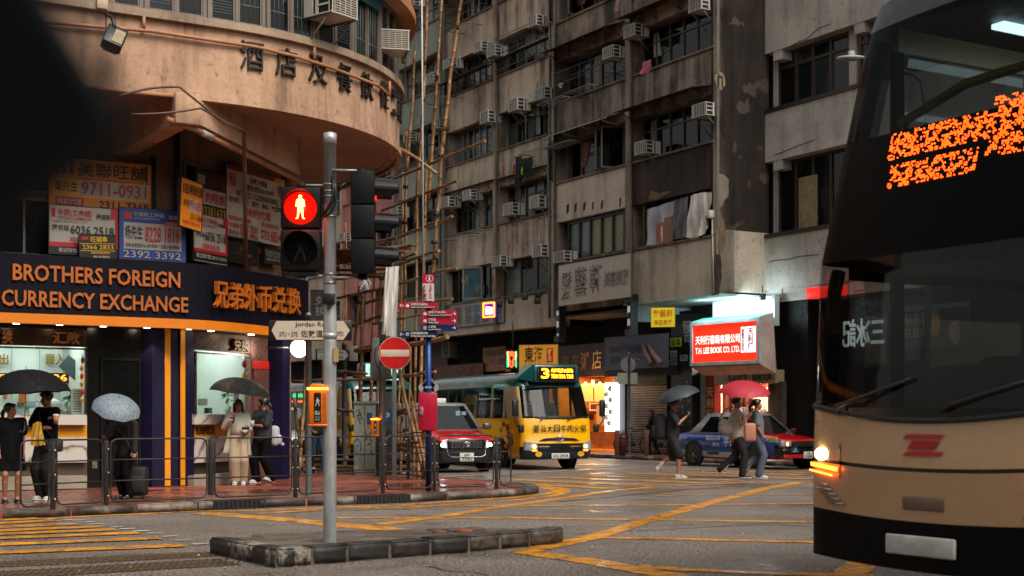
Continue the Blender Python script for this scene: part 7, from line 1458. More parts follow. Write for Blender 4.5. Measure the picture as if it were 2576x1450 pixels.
        for s_, x0, z0, x1, z1 in front_sign: mb = MB(); mb.text(FL, s_, x0, z0, x1, z1, .284, 0, .02); mb.build('lettering', P('0e2a2a', .4), o, False)
    # front: lettering, bonnet slot, emblem, grille, lamps, plate, wipers
    bowf = lambda x: .08*(abs(x)/1.04)**2
    if side_ad:
        for i, ch in enumerate(side_ad): cx = -.68+i*.2; mb = MB(); mb.text(FL, ch, cx-.085, .98+.02*(i % 2), cx+.085, 1.19, .0+bowf(cx)-.012, 0, .012); mb.build('black_lettering', P('0c0a06', .4), t, False)
    mb = MB(); mb.add([(x, bowf(x)-.022, z) for x, z in ((-.62, .76), (-.45, .83), (0, .86), (.45, .83), (.62, .76), (0, .78))], [(0, 1, 2, 5), (5, 2, 3, 4)]); mb.build('bonnet_slot', BLK, t, False)
    mb = MB(); emblem(mb, FL, 0, .84, .1, -.06); mb.build('emblem', CHR, t, False)
    mb = MB(); mb.add([(-.68, .02, .49), (-.68, .02, .70), (0, -.035, .70), (.68, .02, .70), (.68, .02, .49), (0, -.035, .49)], [(0, 1, 2, 5), (5, 2, 3, 4)]); mb.build('grille', P('070707', .3), t, False)
    for sx in (-1, 1):
        mb = MB(); mb.loft([[(sx*.66, -.0, .48), (sx*.98, .1, .52), (sx*1.0, .12, .76), (sx*.66, .0, .72)], [(sx*.67, -.05, .49), (sx*.95, .06, .53), (sx*.97, .08, .75), (sx*.67, -.05, .71)]], 0, sm=False); hl = mb.build('headlight', LAMPG, t, False)
        mb = MB(); mb.ball((sx*.76, -.045, .62), .05, .02, .05, 10); mb.build('bulb', glow('ffc070', 9 if sx < 0 else 4), hl, False); mb = MB(); mb.rbox(sx*.75-.07, sx*.75+.07, -.055, -.03, .49, .535, .01); mb.build('indicator', glow('ff7a1a', 2.5), hl, False)
    mb = MB(); mb.rbox(-.26, .26, -.06, -.03, .3, .44, .01, 0); mb.text(FL, plate, -.22, .325, .22, .415, -.064, 1, .03); mb.build('number_plate', [P('c4c2ba', .4), BLK], t, False)
    mb = MB()
    for x in (-.62, .62): mb.lathe([(.001, .0), (.1, .0)], 16, 0, Matrix.Translation((x, -.03+bowf(x)-.02, .42)) @ Matrix.Rotation(R_(90), 4, 'X') @ Matrix.Diagonal((1, .7, 1, 1)))
    mb.build('round_sticker', P('c89a28', .4), t, False)
    mb = MB()
    for x in (-.55, .25): mb.tube([(x, .05, 1.28), (x+.05, .02, 1.34), (x+.42, .1, 1.52)], .012, 5)
    mb.build('wiper', BLK, t, False)
    for sx in (-1, 1):
        mb = MB(); mb.tube([(sx*1.0, .15, 1.12), (sx*1.2, .05, 1.15), (sx*1.3, .0, 1.3), (sx*1.28, .0, 1.42)], .018, 6); mb.rbox(sx*1.28-.09, sx*1.28+.09, -.03, .05, 1.4, 1.85, .04); mb.rbox(sx*1.1-.07, sx*1.1+.07, -.02, .1, .98, 1.2, .03); mb.build('mirror', BLK, t, False)
    for k, ch in enumerate(('PUBLIC LIGHT BUS 19 SEATS', '公共小型巴士十九座位')):
        f = Fr((-1.005, 1.1 if k else 3.9), (0, -1)); mb = MB(); x0, x1 = (-2.3, .2) if k else (-2.6, .2)
        f = Fr((-.985, 0), (0, -1)); xs = (-3.55, -1.2) if k else (-6.4, -3.75); mb.text(f, ch, xs[0], 2.28, xs[1], 2.40, -.012, 0, .01); mb.build('roof_lettering', P('b0b89a', .4), t, False)
    f = Fr((-1.05, 0), (0, -1)); mb = MB(); 
    for x, z, r in ((-1.25, 1.2, .1), (-1.0, 1.12, .13), (-.9, .9, .16), (-.78, .75, .17), (-.95, .62, .12), (-.7, .95, .1), (-1.4, 1.05, .1)): mb.ball((-1.05, -x, z), .012, r, r*.8, 10, rnd.randint(0, 2))
    if side_ad: mb.build('side_picture', [P('7a2014', .4, vs=9, var=.5), P('b0904a', .4, vs=9), P('4a3a1a', .4, vs=9)], t, False)
    mb = MB(); f = Fr((-1.04, 0), (0, -1)); mb.rbox(-2.05, -1.3, -.012, .0, 1.40, 2.3, .03, 0, f.M); mb.build('door_frame', CR, t, False) if not detail else None
    for x in (-.945, .945):
        for y in (1.45, 5.3): wheel(t, x, y, .37, .24, P('8a8c8e', .4, .6))
        for y in (1.45, 5.3):
            mb = MB(); s_ = 1 if x > 0 else -1; T = Matrix.Translation((s_*1.046, y, .38)) @ Matrix.Rotation(R_(90), 4, 'Y'); mb.lathe([(.001, 0), (.47, 0)], 24, 0, T); mb.build('wheel_arch', P('0a0a0a', .8), t, False)
    return t
mA = Vector((1.25, 36.5, 0))
minibus('yellow and green minibus on route 3 at the front of the queue', mA, R_(25), [('3', -.46, 2.40, -.22, 2.67), ('尖沙咀(亞士厘道)', -.17, 2.55, .48, 2.67), ('TSIM SHA TSUI', -.17, 2.41, .48, 2.52)], '潮汕大目牛肉火锅', 'VC 2974')
minibus('second green roofed minibus half hidden behind the cabinet and bamboo', Vector((-3.55, 39.8, 0)), R_(27), [('九龍', -.5, 2.72, -.05, 2.88), ('油麻地 佐敦', -.5, 2.59, .5, 2.7), ('柯士甸 高鐵', -.5, 2.47, .5, 2.57)], '', 'XK 318', detail=False)

def carbody(t, st, mats, mis, name='body'):
    """loft of cross sections (y, half width, bottom, top)"""
    rings = []
    for y, w, zb, zt in st:
        h = zt-zb; pts = [(0, zt+.02), (w*.55, zt+.012), (w*.86, zt-.01), (w*.96, zt-.06), (w, zt-h*.28), (w*1.01, zb+h*.5), (w, zb+h*.28), (w*.97, zb+.06), (w*.9, zb), (0, zb)]
        rings.append([(x, y, z) for x, z in pts]+[(-x, y, z) for x, z in reversed(pts[1:-1])])
    mb = MB(); mb.loft(rings, 1, mis=mis); return mb.build(name, mats, t, False)
def greenhouse(t, zb, zt, bw, tw, yb0, yb1, yt0, yt1, paint, wins, lower_front=None):
    B = [(-bw, yb0+.05), (-bw*.6, yb0), (bw*.6, yb0), (bw, yb0+.05), (bw, yb1-.05), (bw*.6, yb1), (-bw*.6, yb1), (-bw, yb1-.05)]; Tt = [(-tw, yt0+.06), (-tw*.6, yt0), (tw*.6, yt0), (tw, yt0+.06), (tw, yt1-.06), (tw*.6, yt1), (-tw*.6, yt1), (-tw, yt1-.06)]
    mid = lambda P_, Q_, k: [(p[0]*(1-k)+q[0]*k, p[1]*(1-k)+q[1]*k) for p, q in zip(P_, Q_)]
    r0 = [(x, y, zb) for x, y in B]; r1 = [(x, y, zt-.05) for x, y in Tt]; r2 = [(x*.94, y*.97+.03*(yt0+yt1)/2, zt-.01) for x, y in Tt]; r3 = [(x*.75, y*.85+.15*(yt0+yt1)/2, zt+.012) for x, y in Tt]
    mb = MB(); mb.loft([r0, r1, r2, r3], 0); mb.build('cabin', paint, t, False)
    def face(i, j, u0, u1, v0, v1, off=.008):
        a, b, c, d = Vector(r0[i]), Vector(r0[j]), Vector(r1[j]), Vector(r1[i]); nn = (b-a).cross(d-a).normalized()
        g_ = lambda u, v: (a*(1-u)+b*u)*(1-v)+(d*(1-u)+c*u)*v; return [g_(u0, v0)+nn*off, g_(u1, v0)+nn*off, g_(u1, v1)+nn*off, g_(u0, v1)+nn*off]
    mb = MB()
    mb.add(face(0, 1, .35, 1, .05, .95)+face(1, 2, 0, 1, .04, .96)+face(2, 3, 0, .65, .05, .95), [(0, 1, 2, 3), (4, 5, 6, 7), (8, 9, 10, 11)]); mb.build('windscreen', DGL, t, False)
    mb = MB(); mb.add(face(4, 5, .35, 1, .08, .92)+face(5, 6, 0, 1, .08, .92)+face(6, 7, 0, .65, .08, .92), [(0, 1, 2, 3), (4, 5, 6, 7), (8, 9, 10, 11)]); mb.build('rear_window', DGL, t, False)
    for (i, j) in ((3, 4), (7, 0)):
        for u0, u1 in wins:
            a, b = (u0, u1) if i == 3 else (1-u1, 1-u0); mb = MB(); mb.add(face(i, j, a, b, .08, .9), [(0, 1, 2, 3)]); mb.build('side_window', DGL, t, False)
def arches(t, hw, ys, r, x):
    for s_ in (-1, 1):
        for y in ys: mb = MB(); mb.lathe([(.001, 0), (r, 0)], 26, 0, Matrix.Translation((s_*(hw+.012), y, r*.86)) @ Matrix.Rotation(R_(90), 4, 'Y')); mb.build('wheel_arch', P('070707', .8), t, False)
REDP = P('b00a10', .2, var=.08, coat=.7); SILV = P('8e9294', .28, .5, var=.1, coat=.4); BLKP = P('0b0c0e', .25, var=.2, coat=.3)
# ---- tall red hybrid taxi, front to the camera
t = thing('taxi', 'red taxi with silver roof and lit headlights behind the railing', 'taxi', (-1.13, 34.5, 0), R_(25))
st = [(0, .62, .3, .80), (.05, .76, .26, .86), (.2, .83, .24, .90), (.6, .85, .22, .98), (.95, .85, .22, 1.06), (1.4, .85, .22, 1.08), (3.9, .85, .22, 1.1), (4.25, .82, .26, 1.08), (4.4, .74, .34, 1.0)]
def tm(i, j):
    j2 = j if j < 9 else 17-j
    if i < 2: return 1 if j2 >= 3 else 0
    return 0 if j2 < 7 else 1
carbody(t, st, [REDP, BLKP], tm)
greenhouse(t, 1.05, 1.75, .84, .70, .85, 4.25, 1.6, 4.0, SILV, ((.05, .3), (.34, .62), (.66, .95)))
mb = MB(); mb.rbox(-.5, .5, -.03, .06, .60, .82, .03, 0)
for r_ in range(5):
    for c_ in range(9): mb.box(-.42+c_*.095, -.42+c_*.095+.07, -.036, -.028, .63+r_*.036, .637+r_*.036, 1)
mb.build('grille', [P('08090a', .3), CHR], t, False)
mb = MB(); mb.tube([(-.55, -.01, .84), (0, -.05, .85), (.55, -.01, .84)], .015, 6); mb.tube([(-.52, .0, .6), (-.5, -.03, .44), (-.38, -.04, .4), (.38, -.04, .4), (.5, -.03, .44), (.52, .0, .6)], .009, 5); mb.build('chrome_trim', CHR, t, False)
mb = MB(); emblem(mb, FL, 0, .72, .085, -.045); mb.build('emblem', CHR, t, False)
for sx in (-1, 1):
    mb = MB(); mb.loft([[(sx*.5, .0, .6), (sx*.78, .12, .64), (sx*.81, .2, .86), (sx*.52, .02, .81)], [(sx*.52, -.035, .62), (sx*.74, .07, .65), (sx*.77, .14, .84), (sx*.54, -.03, .79)]], 0, sm=False); hl = mb.build('headlight', P('c8d4dc', .1, .3, var=.4, vs=16), t, False)
    mb = MB(); mb.ball((sx*.63, -.01, .7), .06, .025, .05, 10); mb.build('bulb', glow('e0f4ff', 14), hl, False)
    mb = MB(); mb.rbox(sx*.98-.12, sx*.98+.1, .85, 1.0, 1.08, 1.24, .04); mb.cyl((sx*.8, .95, 1.1), (sx*.95, .93, 1.12), .025, n=6); mb.build('mirror', P('5a5e60', .3, .6), t, False)
mb = MB(); mb.rbox(-.19, .19, -.035, -.01, .29, .5, .008, 0); mb.text(FL, 'WY', -.08, .40, .08, .48, -.04, 1, .03); mb.text(FL, '7701', -.14, .31, .14, .39, -.04, 1, .03); mb.build('number_plate', [P('c0beb6', .4), BLK], t, False)
mb = MB(); mb.tube([(-.6, .9, 1.09), (-.1, 1.0, 1.16), (.15, 1.12, 1.26)], .014, 5); mb.tube([(.0, .9, 1.09), (.5, 1.0, 1.18)], .014, 5); mb.build('wiper', BLK, t, False)
mb = MB(); mb.lathe([(.001, 0), (.12, 0)], 16, 0, Matrix.Translation((.68, .04, .5)) @ Matrix.Rotation(R_(90), 4, 'X')); mb.build('seats_disc', P('1a3c5a', .4), t, False)
mb = MB(); mb.box(.25, .37, 1.28, 1.29, 1.42, 1.55, 0); mb.box(.42, .54, 1.30, 1.31, 1.4, 1.53, 0); mb.build('windscreen_sticker', P('7a98a8', .4), t, False)
mb = MB(); mb.rbox(-.24, .24, 1.9, 2.05, 1.75, 1.88, .02, 0); mb.build('roof_sign', P('c8c4b8', .4), t, False)
mb = MB(); f = Fr((-.862, 0), (0, -1)); mb.rbox(-3.7, -1.2, -.004, .0, .42, .95, .01, 0, f.M); mb.rbox(-3.3, -2.6, -.008, .0, .5, .9, .01, 1, f.M); mb.text(f, 'DSA', -2.4, .72, -1.7, .9, -.008, 2, .02); mb.build('side_advert', [P('1a3448', .4, vs=5, var=.6), P('a8703a', .4, vs=5, var=.4), P('b8b4aa', .4)], t, False)
for x in (-.785, .785):
    for y in (.78, 3.45): wheel(t, x, y, .31, .2, P('7a7c7e', .35, .7))
arches(t, .85, (.78, 3.45), .38, 0)
# ---- blue and red sedan taxi along the far kerb
t = thing('taxi', 'blue and red sedan taxi with silver roof parked by the far kerb', 'taxi', (7.72, 36.75, 0), R_(30.5)); BLU = P('0a3a88', .22, var=.1, coat=.6); WHP = P('b4b4b0', .3, var=.08)
st = [(0, .66, .42, .62), (.06, .78, .36, .74), (.25, .82, .30, .80), (.7, .845, .26, .88), (1.25, .845, .24, .93), (2.4, .845, .22, .94), (3.6, .845, .24, .95), (4.2, .83, .28, .96), (4.6, .79, .36, .93), (4.7, .7, .45, .85)]
def tm2(i, j):
    j2 = j if j < 9 else 17-j
    if i < 1: return 1
    if j2 < 2: return 0
    if i < 2: return 1 if j2 > 4 else (2 if j2 < 4 else 1)
    if j2 == 6: return 3 if 3 <= i <= 6 else 2
    if j2 >= 7: return 0
    return 2 if i < 9 else 0
carbody(t, st, [REDP, BLKP, BLU, WHP], tm2)
greenhouse(t, .92, 1.5, .79, .62, 1.2, 4.0, 1.95, 3.35, SILV, ((.1, .46), (.5, .82)))
mb = MB(); mb.rbox(-.44, .44, -.035, .04, .60, .76, .02, 0)
for k in range(7): mb.box(-.42, .42, -.042, -.03, .62+k*.02, .627+k*.02, 1)
mb.build('grille', [P('0a0b0c', .3), P('5a5e60', .3, .7)], t, False)
mb = MB(); mb.rbox(-.8, .8, -.08, .25, .32, .56, .05, 0); mb.rbox(-.78, .78, -.088, .2, .30, .42, .04, 1); mb.build('bumper', [BLKP, REDP], t, False)
for sx in (-1, 1):
    mb = MB(); mb.rbox(sx*.62-.17, sx*.62+.17, -.02, .1, .6, .77, .03); hl = mb.build('headlight', LAMPG, t, False); mb = MB(); mb.ball((sx*.6, -.025, .68), .04, .02, .05, 8); mb.build('bulb', glow('ffa050', 5), hl, False)
    mb = MB(); mb.rbox(sx*.9-.09, sx*.9+.06, 1.35, 1.45, .95, 1.08, .03); mb.build('mirror', P('4a1a18', .3), t, False)
mb = MB(); mb.rbox(-.1, .2, -.1, -.085, .30, .48, .008, 0); mb.text(FL, 'US', .0, .4, .12, .46, -.104, 1, .03); mb.text(FL, '3188', -.07, .32, .17, .385, -.104, 1, .03); mb.build('number_plate', [P('c0beb6', .4), BLK], t, False)
mb = MB(); T = Matrix.Translation((-.42, -.1, .46)) @ Matrix.Rotation(R_(90), 4, 'X'); mb.prism([(-.15, 0)]+[(.15*math.cos(math.pi-k*math.pi/10), .15*math.sin(math.pi-k*math.pi/10)) for k in range(1, 10)]+[(.15, 0)], -.01, .01, 0, T); f = Fr((-.42, -.112), (1, 0)); mb.text(f, '4', -.025, .52, .03, .575, -.005, 1, .03); mb.text(f, 'SEATS', -.08, .475, .08, .505, -.005, 1, .02); mb.build('seats_plate', [P('123048', .4), P('b4bcc0', .4)], t, False)
f = Fr((-.858, 0), (0, -1)); 
for s_, x0, z0, x1, z1, h_ in (('高德Call', -3.05, .74, -2.45, .88, 'c8ccd0'), ('的士', -2.75, .58, -2.45, .7, 'c8ccd0'), ('平通', -2.3, .58, -1.75, .84, 'c8ccd0'), ('高德地圖', -4.35, .76, -3.9, .86, 'a8b8c8')): mb = MB(); mb.text(f, s_, x0, z0, x1, z1, -.006, 0, .02); mb.build('side_lettering', P(h_, .4), t, False)
mb = MB(); mb.rbox(-3.0, -2.5, -.006, 0, .36, .42, .01, 0, f.M); mb.build('black_label', BLK, t, False)
mb = MB(); mb.rbox(-1.05+.62, -.72+.62, -.0, .02, .72, .86, .01, 0, f.M); mb.build('fare_sticker', P('b8b060', .4, vs=20, var=.4), t, False)
mb = MB(); mb.rbox(-.3, .3, 2.3, 2.5, 1.51, 1.66, .03, 0); mb.text(FL, 'TAXI', -.2, 1.54, .2, 1.63, 2.295, 1, .03); mb.build('roof_sign', [P('c8c4bc', .4), P('b01818', .4)], t, False)
for x in (-.785, .785):
    for y in (.95, 3.63): wheel(t, x, y, .32, .19, P('6c6458', .35, .7))
arches(t, .845, (.95, 3.63), .40, 0)
# ---- white car waiting behind the shop corner
t = thing('white_car', 'pale car partly hidden between the purple pillar and the white bamboo', 'car', (-6.3, 41.5, 0), R_(29)); SLV2 = P('9a9ea0', .25, .2, coat=.4)
st = [(0, .66, .3, .66), (.08, .8, .26, .82), (.3, .86, .24, .9), (1.1, .88, .22, 1.0), (3.8, .88, .22, 1.02), (4.4, .8, .3, .98)]
carbody(t, st, [SLV2, BLKP], lambda i, j: 0 if (j if j < 9 else 17-j) < 7 else 1); greenhouse(t, .98, 1.68, .82, .66, 1.0, 4.2, 1.7, 3.8, SLV2, ((.1, .5), (.55, .9)))
for sx in (-1, 1): mb = MB(); mb.rbox(sx*.62-.16, sx*.62+.16, -.02, .12, .62, .78, .03); mb.build('headlight', LAMPG, t, False)
mb = MB(); mb.rbox(-.4, .4, -.02, .1, .5, .72, .03, 0); mb.build('grille', BLKP, t, False)
for x in (-.82, .82):
    for y in (.9, 3.5): wheel(t, x, y, .32, .2, P('7a7c7e', .35, .7))
arches(t, .88, (.9, 3.5), .39, 0)
# ------------------------------------------------------------------ double decker crossing in the foreground
t = thing('double_decker_bus', 'champagne gold double decker bus crossing at the right with orange display', 'bus', (2.54, 8.6, 0), R_(-59.5))
GOLD = P('c6a27a', .3, .05, var=.06, coat=.3); GOLD2 = P('b48e68', .32, .05, var=.06, coat=.3); BKG = P('020303', .4, spec=.05, var=.2); BKM = P('040404', .6, spec=.12)
WB = 1.25
def fy(s, z):
    a = abs(s); y = .14*a**2+.5*max(0, (a-.8)/.2)**2.2*.8; 
    y += .05*(max(0, min(z, 2.4)-1.1)); y += .27*max(0, z-2.4) ; y += .12*max(0, z-3.9)**2*3
    return y
def fxs(s): return WB*(s if abs(s) < .8 else math.copysign(.8+.2*math.sin((abs(s)-.8)/.2*math.pi/2)**.9, s))
SS = [-1+2*i/40 for i in range(41)]
def face(rows, nsub=3, s0=-1, s1=1, off=0.0):
    """front skin between curves z = a + b*s*s"""
    mb = MB(); ss = [s for s in SS if s0-1e-6 <= s <= s1+1e-6]; (a0, b0), (a1, b1) = rows; vs = []
    for j in range(nsub+1):
        v = j/nsub
        for s in ss: z = (a0+b0*s*s)*(1-v)+(a1+b1*s*s)*v; vs.append((fxs(s), fy(s, z)+off, z))
    n = len(ss); mb.add(vs, [(j*n+i, j*n+i+1, (j+1)*n+i+1, (j+1)*n+i) for j in range(nsub) for i in range(n-1)], 0, True); return mb
r = [(.42, .03), (.73, .05), (1.04, .06), (1.065, .06), (1.36, .13), (2.42, .03), (3.27, .02), (4.1, .0), (4.34, -.02)]
face((r[0], r[1])).build('lower_skirt', P('040303', .6, spec=.12), t, False)
face((r[1], r[2]), 6).build('bumper', GOLD2, t, False)
face((r[2], r[3]), 1, off=.015).build('panel_gap', BLK, t, False)
face((r[3], r[4]), 6).build('front_panel', GOLD, t, False)
face((r[4], r[5]), 8).build('lower_windscreen', clear((.55, .58, .57), .45), t, False)
mb = face((r[5], r[6]), 6); mb.build('display_panel', BKG, t, False)
face((r[6], r[7]), 6).build('upper_windscreen', clear((.26, .3, .3), .15), t, False)
mb = face((r[7], r[8]), 3)
n0 = [(fxs(s), fy(s, 4.34), 4.32) for s in SS]; mb.add(n0+[(x, 11.4, 4.36) for x, y, z in n0], [(i, i+1, 42+i, 41+i) for i in range(40)], 0, True); mb.build('roof', P('1a1a1a', .4), t, False)
# masked dark band round the glass edges
mb = MB(); 
for s0, s1 in ((-1, -.93), (.93, 1)):
    for ra, rb in ((r[4], r[5]), (r[6], r[7])):
        q_ = face((ra, rb), 6, off=-.004); 
for s in (-1, 1):
    for ra, rb in ((r[4], r[5]), (r[6], r[7])):
        pts = [(fxs(s*.965), fy(.965, ra[0]+(rb[0]-ra[0])*k/6+ra[1]*.93)-.01, ra[0]+ra[1]*.93+(rb[0]-ra[0]-ra[1]*.93)*k/6) for k in range(7)]; mb.tube(pts, .05, 6)
mb.build('corner_pillar', BKM, t, False)
mb = MB(); mb.tube([(fxs(s), fy(s, 1.36+.13*s*s)-.002, 1.36+.13*s*s) for s in SS[1:-1]], .022, 6); mb.build('windscreen_seal', BLK, t, False)
# body sides: far side has open window bands, near side plain
yb = fy(1, 1.0)
for sx in (-1, 1):
    mb = MB(); x = sx*WB
    for z0, z1, m in ((.42, 1.45, 0), (2.36, 3.2, 1), (4.05, 4.34, 0)): mb.box(min(x, x-sx*.05), max(x, x-sx*.05), yb+.05+(.27*max(0, z0-2.4)), 11.4, z0, z1, m)
    for k in range(8):
        y = 1.0+k*1.48
        for z0, z1 in ((1.45, 2.36), (3.2, 4.05)): mb.box(min(x, x-sx*.045), max(x, x-sx*.045), y, y+.1, z0, z1, 1)
    mb.build('side_panel', [GOLD, BKM], t, False)
    mb = MB(); mb.quad((x*.995, yb+.2, 1.45), (x*.995, 11.3, 1.45), (x*.995, 11.3, 2.36), (x*.995, yb+.2, 2.36)); mb.quad((x*.995, yb+.45, 3.2), (x*.995, 11.3, 3.2), (x*.995, 11.3, 4.05), (x*.995, yb+.65, 4.05)); mb.build('side_window', clear((.6, .64, .64)), t, False)
mb = MB(); mb.box(-1.24, 1.24, 11.35, 11.4, .42, 4.34, 0); mb.build('rear_panel', GOLD, t, False)
INTM = P('0e1012', .7); mb = MB(); mb.box(-1.2, 1.2, .5, 11.3, .78, .85, 0); mb.box(-1.2, 1.2, .72, 11.3, 2.42, 2.56, 0); mb.box(-1.15, 1.15, .28, .6, .85, 1.3, 0); mb.box(-1.2, 1.2, 1.0, 11.3, 4.22, 4.26, 1)
for dk in (.85, 2.56):
    for k in range(8):
        for x0, x1 in ((-1.15, -.3), (.3, 1.15)): y = (2.6 if dk < 1 else 2.1)+k*1.0; mb.rbox(x0, x1, y, y+.45, dk, dk+.42, .05, 2); mb.rbox(x0, x1, y+.38, y+.5, dk+.4, dk+1.05, .06, 2)
mb.rbox(.35, .95, 1.1, 1.25, .95, 1.9, .06, 2); mb.build('saloon', [INTM, P('2c2e2e', .6), P('14181e', .6)], t, False)
mb = MB(); T = Matrix.Translation((.62, .72, 1.38)) @ Matrix.Rotation(R_(-60), 4, 'X'); mb.tube([T @ Vector((.24*math.cos(k*.4), .24*math.sin(k*.4), 0)) for k in range(16)], .018, 6, closed=True); mb.cyl(T @ Vector((-.24, 0, 0)), T @ Vector((.24, 0, 0)), .015, n=5); mb.cyl((.62, .72, 1.36), (.62, .55, 1.1), .03, n=6); mb.build('steering_wheel', BLK, t, False)
YR = P('a8a010', .4); mb = MB()
mb.tube([(-1.1, .95, 3.5), (-.4, .82, 3.62), (.4, .82, 3.66), (1.1, .95, 3.62)], .035, 7); mb.tube([(-1.1, 1.0, 2.6), (-1.1, 1.0, 3.52)], .03, 6); mb.tube([(.35, 1.4, 2.6), (.35, 1.4, 4.2)], .025, 6); mb.tube([(-.4, 1.9, 2.6), (-.4, 1.9, 4.2)], .025, 6); mb.build('handrail', YR, t, False)
mb = MB()
for x in (-.7, .7): mb.rbox(x-.06, x+.06, 1.5, 9, 4.17, 4.21, .01)
mb.build('ceiling_light', glow('d8f4f4', 3), t, False)
# dot matrix display: rows of glowing dots in brush-like strokes
mb = MB(); q = random.Random(31); on = set(); PX = .0135
def stroke(c0, r0, c1, r1):
    n = max(abs(c1-c0), abs(r1-r0), 1)
    for k in range(n+1): on.add((round(c0+(c1-c0)*k/n), round(r0+(r1-r0)*k/n)))
def cell(c0, r0, w, h):
    for _ in range(3): y = q.randint(0, h-1); stroke(c0, r0+y, c0+w-1, r0+y)
    for _ in range(2): x = q.randint(0, w-1); stroke(c0+x, r0+q.randint(0, h//3), c0+x, r0+h-1)
    for _ in range(2): stroke(c0+q.randint(0, w-1), r0+h-1, c0+q.randint(0, w-1), r0)
import mathutils
def lit(c, r_):
    if c < 66: top = 31-abs(c-40)*.05; ok = (17 <= r_ <= 30 and c > 2) or (2 <= r_ <= 13 and 6 < c < 62)
    else: ok = 8 <= r_ <= 36
    n_ = mathutils.noise.noise(Vector((c*.28, r_*.42, 3.1)))+.35*mathutils.noise.noise(Vector((c*.8, r_*1.1, 8)))
    return ok and n_ > -.12 and (c*7919+r_*104729+(c*r_)%31*977) % 100 < 68
for c_ in range(0, 112):
    for r_ in range(0, 38):
        if lit(c_, r_): on.add((c_, r_))
for (c_, r_) in on:
    s = (-.60+c_*PX)/WB; z = 2.86+r_*PX*.98; x = fxs(s); y = fy(s, z)-.006; h_ = PX*.3
    mb.add([(x-h_, y, z-h_), (x+h_, y, z-h_), (x+h_, y+.002, z+h_), (x-h_, y+.002, z+h_)], [(0, 1, 2, 3)])
mb.build('led_display', glow('ff4a0c', 7), t, False)
# lamps, chrome ladder lines, emblem, plate, wipers, mirrors
for sx in (-1, 1):
    mb = MB(); s_ = lambda u: sx*u
    def patch(u0, u1, z0, z1, off, m): 
        a = [(fxs(s_(u0)), z0), (fxs(s_(u1)), z0+.03), (fxs(s_(u1)), z1+.03), (fxs(s_(u0)), z1)]; us = (u0, u1, u1, u0)
        m.add([(x, fy(u, z)-off, z) for (x, z), u in zip(a, us)], [(0, 1, 2, 3) if sx > 0 else (3, 2, 1, 0)])
    patch(.62, .95, .98, 1.2, .01, mb); hl = mb.build('headlight', P('1a1614', .1, spec=.8), t, False)
    mb = MB(); mb.ball((sx*.98, fy(.79, 1.13)-.012, 1.13), .065, .012, .042, 14); mb.build('bulb', glow('ffdca0', 16), hl, False)
    mb = MB(); patch(.62, .84, 1.02, 1.045, .03, mb); patch(.66, .86, .985, .995, .03, mb); mb.build('indicator', glow('ff6a18', 9), hl, False)
    mb = MB()
    for k in range(5): u = .86-k*.035; z = .93-k*.03; mb.tube([(sx*WB*u, fy(u, z)-.012, z), (sx*WB*(u-.14), fy(u-.14, z)-.012, z-.008)], .007, 5)
    mb.build('chrome_bar', P('b0b0a8', .2, .9), t, False)
    mb = MB(); mb.tube([(sx*1.05, .25, 2.55), (sx*1.35, -.1, 2.5), (sx*1.4, -.15, 2.35)], .025, 7); mb.rbox(sx*1.4-.12, sx*1.4+.12, -.2, -.1, 1.85, 2.35, .06); mb.build('mirror', BLK, t, False) if sx > 0 else None
mb = MB()
for z0, z1, w in ((1.245, 1.275, .17), (1.18, 1.235, .13), (1.14, 1.168, .17)): mb.add([(-w, -.006, z0), (w-.04, -.006, z0), (w, -.004, z1), (-w+.04, -.004, z1)], [(0, 1, 2, 3)])
mb.build('red_emblem', P('b0141a', .35), t, False)
mb = MB(); mb.rbox(-.17, .17, -.008, .02, .80, .89, .03); mb.build('lower_emblem', P('6a5648', .4), t, False)
mb = MB(); mb.rbox(-.29, .27, -.03, .0, .52, .645, .012, 0); mb.build('number_plate', P('b8b8b4', .4, vs=12, var=.25), t, False)
mb = MB()
for x in (-.8, .15): mb.tube([(x, fy(x/WB, 1.42)-.02, 1.42), (x+.1, fy(.1, 1.5)-.04, 1.46), (x+.7, fy((x+.7)/WB, 1.6)-.02, 1.62)], .014, 5)
mb.build('wiper', BLK, t, False)
for x in (-1.08, 1.08):
    for y in (2.75, 8.6): wheel(t, x, y, .48, .3, P('6a6a6a', .4, .6), 8)
# ------------------------------------------------------------------ people and umbrellas
def remesh(mb, name, mat, parent, vox=.014, it=3):
    o = mb.build(name, mat, parent, False); m = o.modifiers.new('r', 'REMESH'); m.mode = 'VOXEL'; m.voxel_size = vox; m.use_smooth_shade = True
    s = o.modifiers.new('s', 'SMOOTH'); s.factor = .5; s.iterations = it
    dg = bpy.context.evaluated_depsgraph_get(); me = bpy.data.meshes.new_from_object(o.evaluated_get(dg)); me.name = name
    old = o.data; o.modifiers.clear(); o.data = me; bpy.data.meshes.remove(old)
    me.materials.clear(); [me.materials.append(x) for x in (mat if isinstance(mat, (list, tuple)) else [mat])]
    return o
def join_mesh(o, mb):
    """append loose detail (fingers, eyes) to a body so that it stays one mesh"""
    me = o.data; vs = [v.co[:] for v in me.vertices]; fs = [tuple(p.vertices) for p in me.polygons]; mi = [0]*len(fs); n = len(vs)
    vs += mb.v; fs += [tuple(n+i for i in f) for f in mb.f]; mi += mb.m; m2 = bpy.data.meshes.new('body'); m2.from_pydata(vs, [], fs)
    for m in me.materials: m2.materials.append(m)
    m2.polygons.foreach_set('material_index', mi); m2.polygons.foreach_set('use_smooth', [True]*len(fs)); m2.update(); o.data = m2
